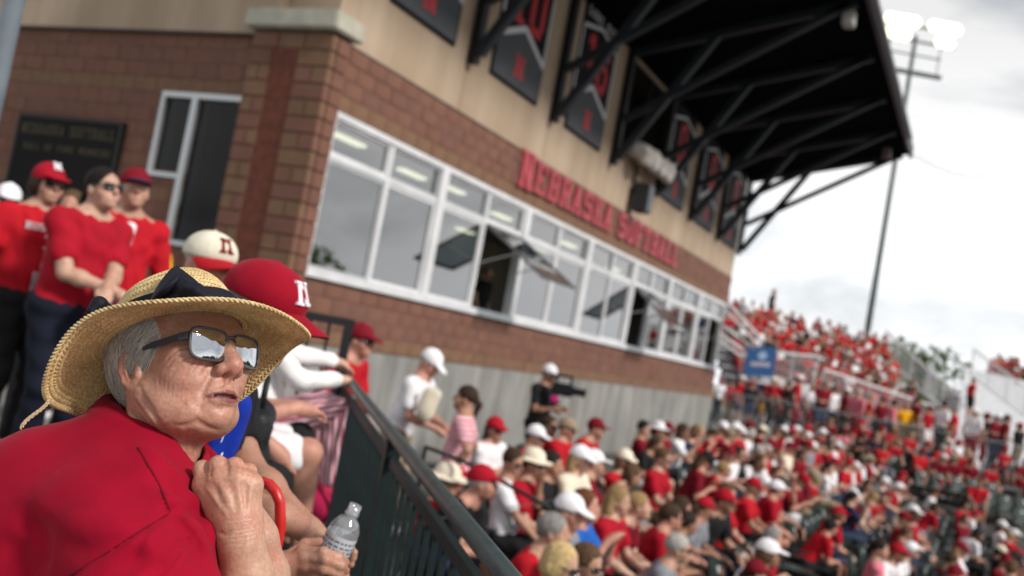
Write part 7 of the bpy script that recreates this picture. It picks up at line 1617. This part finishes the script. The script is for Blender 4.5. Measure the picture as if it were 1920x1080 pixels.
    o = mobj('blue_bag', v, q, cloth_material('royal_blue', (.008, .03, .30), sheen=.05), smooth=True); o.location = tuple(P(420, 822, 1.95)); o.rotation_euler = (0, radians(8), YAW); o.scale = (.36, .5, .55); tag(o, 'royal blue cloth bag with white script just past the woman\'s chin', 'bag')
    b = MB(); b.tube([(.0, -.056, .00), (.02, -.060, .03), (.025, -.060, .055), (.012, -.058, .05), (.012, -.060, .0), (.005, -.06, -.03)], .005, 6); b.tube([(.02, -.058, -.07), (.035, -.06, -.04), (.035, -.06, -.10)], .007, 6); b.build('script', M_PRINT, o, smooth=True)
    q_ = P(526, 985, 1.98); b = MB(); b.tube([P(478, 908, 2.0), P(492, 904, 2.0), P(505, 909, 1.99), P(517, 922, 1.98), P(525, 942, 1.98), q_, (q_[0]+.01, q_[1], .225)], .0115, 10); o = b.build('walker_handle', mat('red_plastic', (.48, .012, .010), .35), smooth=True); tag(o, 'curved red tube handle between the fist and the bare legs', 'handle')
    s = Sculpt((-.14, -.12, -.02), (.14, .12, .22), .008); s.ell((0, 0, .07), (.10, .08, .09), k=0); s.field((-.2, -.2, -.1), (.2, .2, .3), lambda X, Y, Z: (.010*np.sin(33*X+15*Z)*np.sin(28*Z)).astype(np.float32)); v, q = s.mesh()
    o = mobj('pink_bag', v, q, cloth_material('raspberry', (.34, .012, .06)), smooth=True); pb_ = on_z(592, 948, .30); o.location = (pb_[0], pb_[1], .22); tag(o, 'raspberry coloured bag on the floor at the striped trousers', 'bag')
    def water_bottle(name, base, axis, H_, lab, cap_col, cap_on=True):
        m = bpy.data.materials.get('clear_pet')
        if not m:
            m = glass_material('clear_pet', .16, (.94, .96, .97)); nt = m.node_tree; out = nt.nodes['Material Output']; src = out.inputs[0].links[0].from_socket; df = nt.nodes.new('ShaderNodeBsdfTranslucent'); df.inputs[0].default_value = (.85, .87, .9, 1); d2 = nt.nodes.new('ShaderNodeBsdfDiffuse'); d2.inputs[0].default_value = (.8, .82, .85, 1); m1 = nt.nodes.new('ShaderNodeMixShader'); nt.links.new(df.outputs[0], m1.inputs[1]); nt.links.new(d2.outputs[0], m1.inputs[2]); m2_ = nt.nodes.new('ShaderNodeMixShader'); m2_.inputs[0].default_value = .22; nt.links.new(src, m2_.inputs[1]); nt.links.new(m1.outputs[0], m2_.inputs[2]); nt.links.new(m2_.outputs[0], out.inputs[0])
        t = empty(name, tuple(base)); ax = nrm(np.array(axis)); t.rotation_euler = Vector(ax).to_track_quat('Z', 'Y').to_euler(); tag(t, lab, 'bottle'); k = H_/.21; r = .0345*k
        b = MB(); pr = [(.0, 0), (r*.9, 0), (r, .008*k), (r, .05*k), (r*.95, .056*k), (r, .062*k), (r, .148*k), (r*.95, .160*k), (r*.68, .178*k), (r*.40, .186*k), (r*.40, .196*k)]; b.lathe(pr, 28); b.build('bottle_body', m, t, smooth=True)
        b = MB(); b.lathe([(0, .004*k), (r*.93, .004*k), (r*.95, .08*k), (0, .0802*k)], 24); b.build('water', glass_material('water', .05, (.80, .86, .90)), t, smooth=True)
        b = MB(); b.lathe([(r*1.012, .072*k), (r*1.012, .146*k)], 28); b.build('label', mat('bottle_label', (.50, .52, .56), .4, var=.1, scale=30), t, smooth=True)
        b = MB(); rngb = random.Random(2)
        for row in range(6):
            a = 0.2
            while a < 6.2:
                l = rngb.uniform(.12, .4); z = (.080+.0105*row)*k; th = (.0045 if row not in (2, 3) else .007)*k; n = 4; V = [(r*1.022*cos(a+l*i/n), r*1.022*sin(a+l*i/n), z+th*j) for j in (0, 1) for i in range(n+1)]; b.add(V, [(i, i+1, n+2+i, n+1+i) for i in range(n)]); a += l+rngb.uniform(.06, .2)
        b.build('label_print', mat('label_ink', (.16, .17, .20), .5), t)
        b = MB(); b.lathe([(r*.44, .192*k), (r*.46, .193*k), (r*.46, .208*k), (r*.40, .211*k), (0, .2112*k)] if cap_on else [(r*.40, .19*k), (r*.46, .191*k), (r*.46, .196*k), (r*.41, .198*k), (r*.41, .214*k), (r*.34, .214*k), (r*.34, .19*k)], 24); b.build('cap' if cap_on else 'neck_ring', mat('bottle_cap', cap_col, .35) if cap_on else m, t, smooth=True)
    a_, b_ = P(612, 1066, 2.06), P(666, 950, 2.06); a_ = b_+nrm(a_-b_)*.200; water_bottle('water_bottle', a_, b_-a_, float(np.linalg.norm(b_-a_)), 'open clear water bottle with grey label gripped in the neighbour\'s hands', (.4, .4, .42), False)
    fb_ = on_z(632, 974, .22); water_bottle('water_bottle', fb_, (0, 0, 1), .21, 'water bottle with bright blue cap on the floor by the rail', (.01, .10, .55))
    # held things: cream tote of the polo man, the video camera
    p = P(806, 752, 9.2); s = Sculpt((-.2, -.12, -.25), (.2, .12, .25), .012); s.chain([(0, 0, -.10), (0, 0, .06)], [.095, .08], k=.03); s.field((-.3, -.3, -.3), (.3, .3, .3), lambda X, Y, Z: (1.2*np.maximum(0, np.abs(Y)-.03)+.008*np.sin(30*X+14*Z)).astype(np.float32)); v, q = s.mesh(); o = mobj('tote_bag', v, q, fab((.60, .55, .44)), smooth=True); o.location = tuple(p); o.rotation_euler = (0, .25, YAW); tag(o, 'cream canvas bag held by the standing white polo man', 'bag')
    t = empty('video_camera', tuple(P(1052, 732, 13.6)), radians(10)); tag(t, 'black video camera in the hands of the cameraman', 'camera'); b = MB(); b.box((-.12, -.1, -.07), (.16, .1, .1), .02); b.build('camera_body', M_BLACK, t); b = MB(); b.tube([(.16, 0, .02), (.30, 0, .02), (.34, 0, .02)], [.05, .05, .065], 12); b.build('lens_barrel', M_BLACK, t); b = MB(); b.bar((-.1, 0, .2), (.14, 0, .2), .04); b.bar((-.08, 0, .1), (-.08, 0, .2), .03); b.bar((.12, 0, .1), (.12, 0, .2), .03); b.build('top_handle', M_BLACK, t); b = MB(); b.box((-.10, -.13, -.17), (.0, -.03, -.08), .02); b.build('pouch', mat('hot_pink', (.60, .01, .20), .6), t)
    # person at the open press box window
    person('t0', STAND[0], dict(skin=SKINS[0], shirt=BLK, pants=BLK, trousers=True, hair=HAIRS[4]), (-8.6, 16.3, 1.0), F0, .92, 'figure in black standing inside the open press box window')
    person('t1', STAND[1], dict(skin=SKINS[2], shirt=GRY, pants=BLK, trousers=True, hair=HAIRS[1]), (-8.4, 22.0, 1.0), F0, .92, 'figure in grey standing inside the second open press box window')
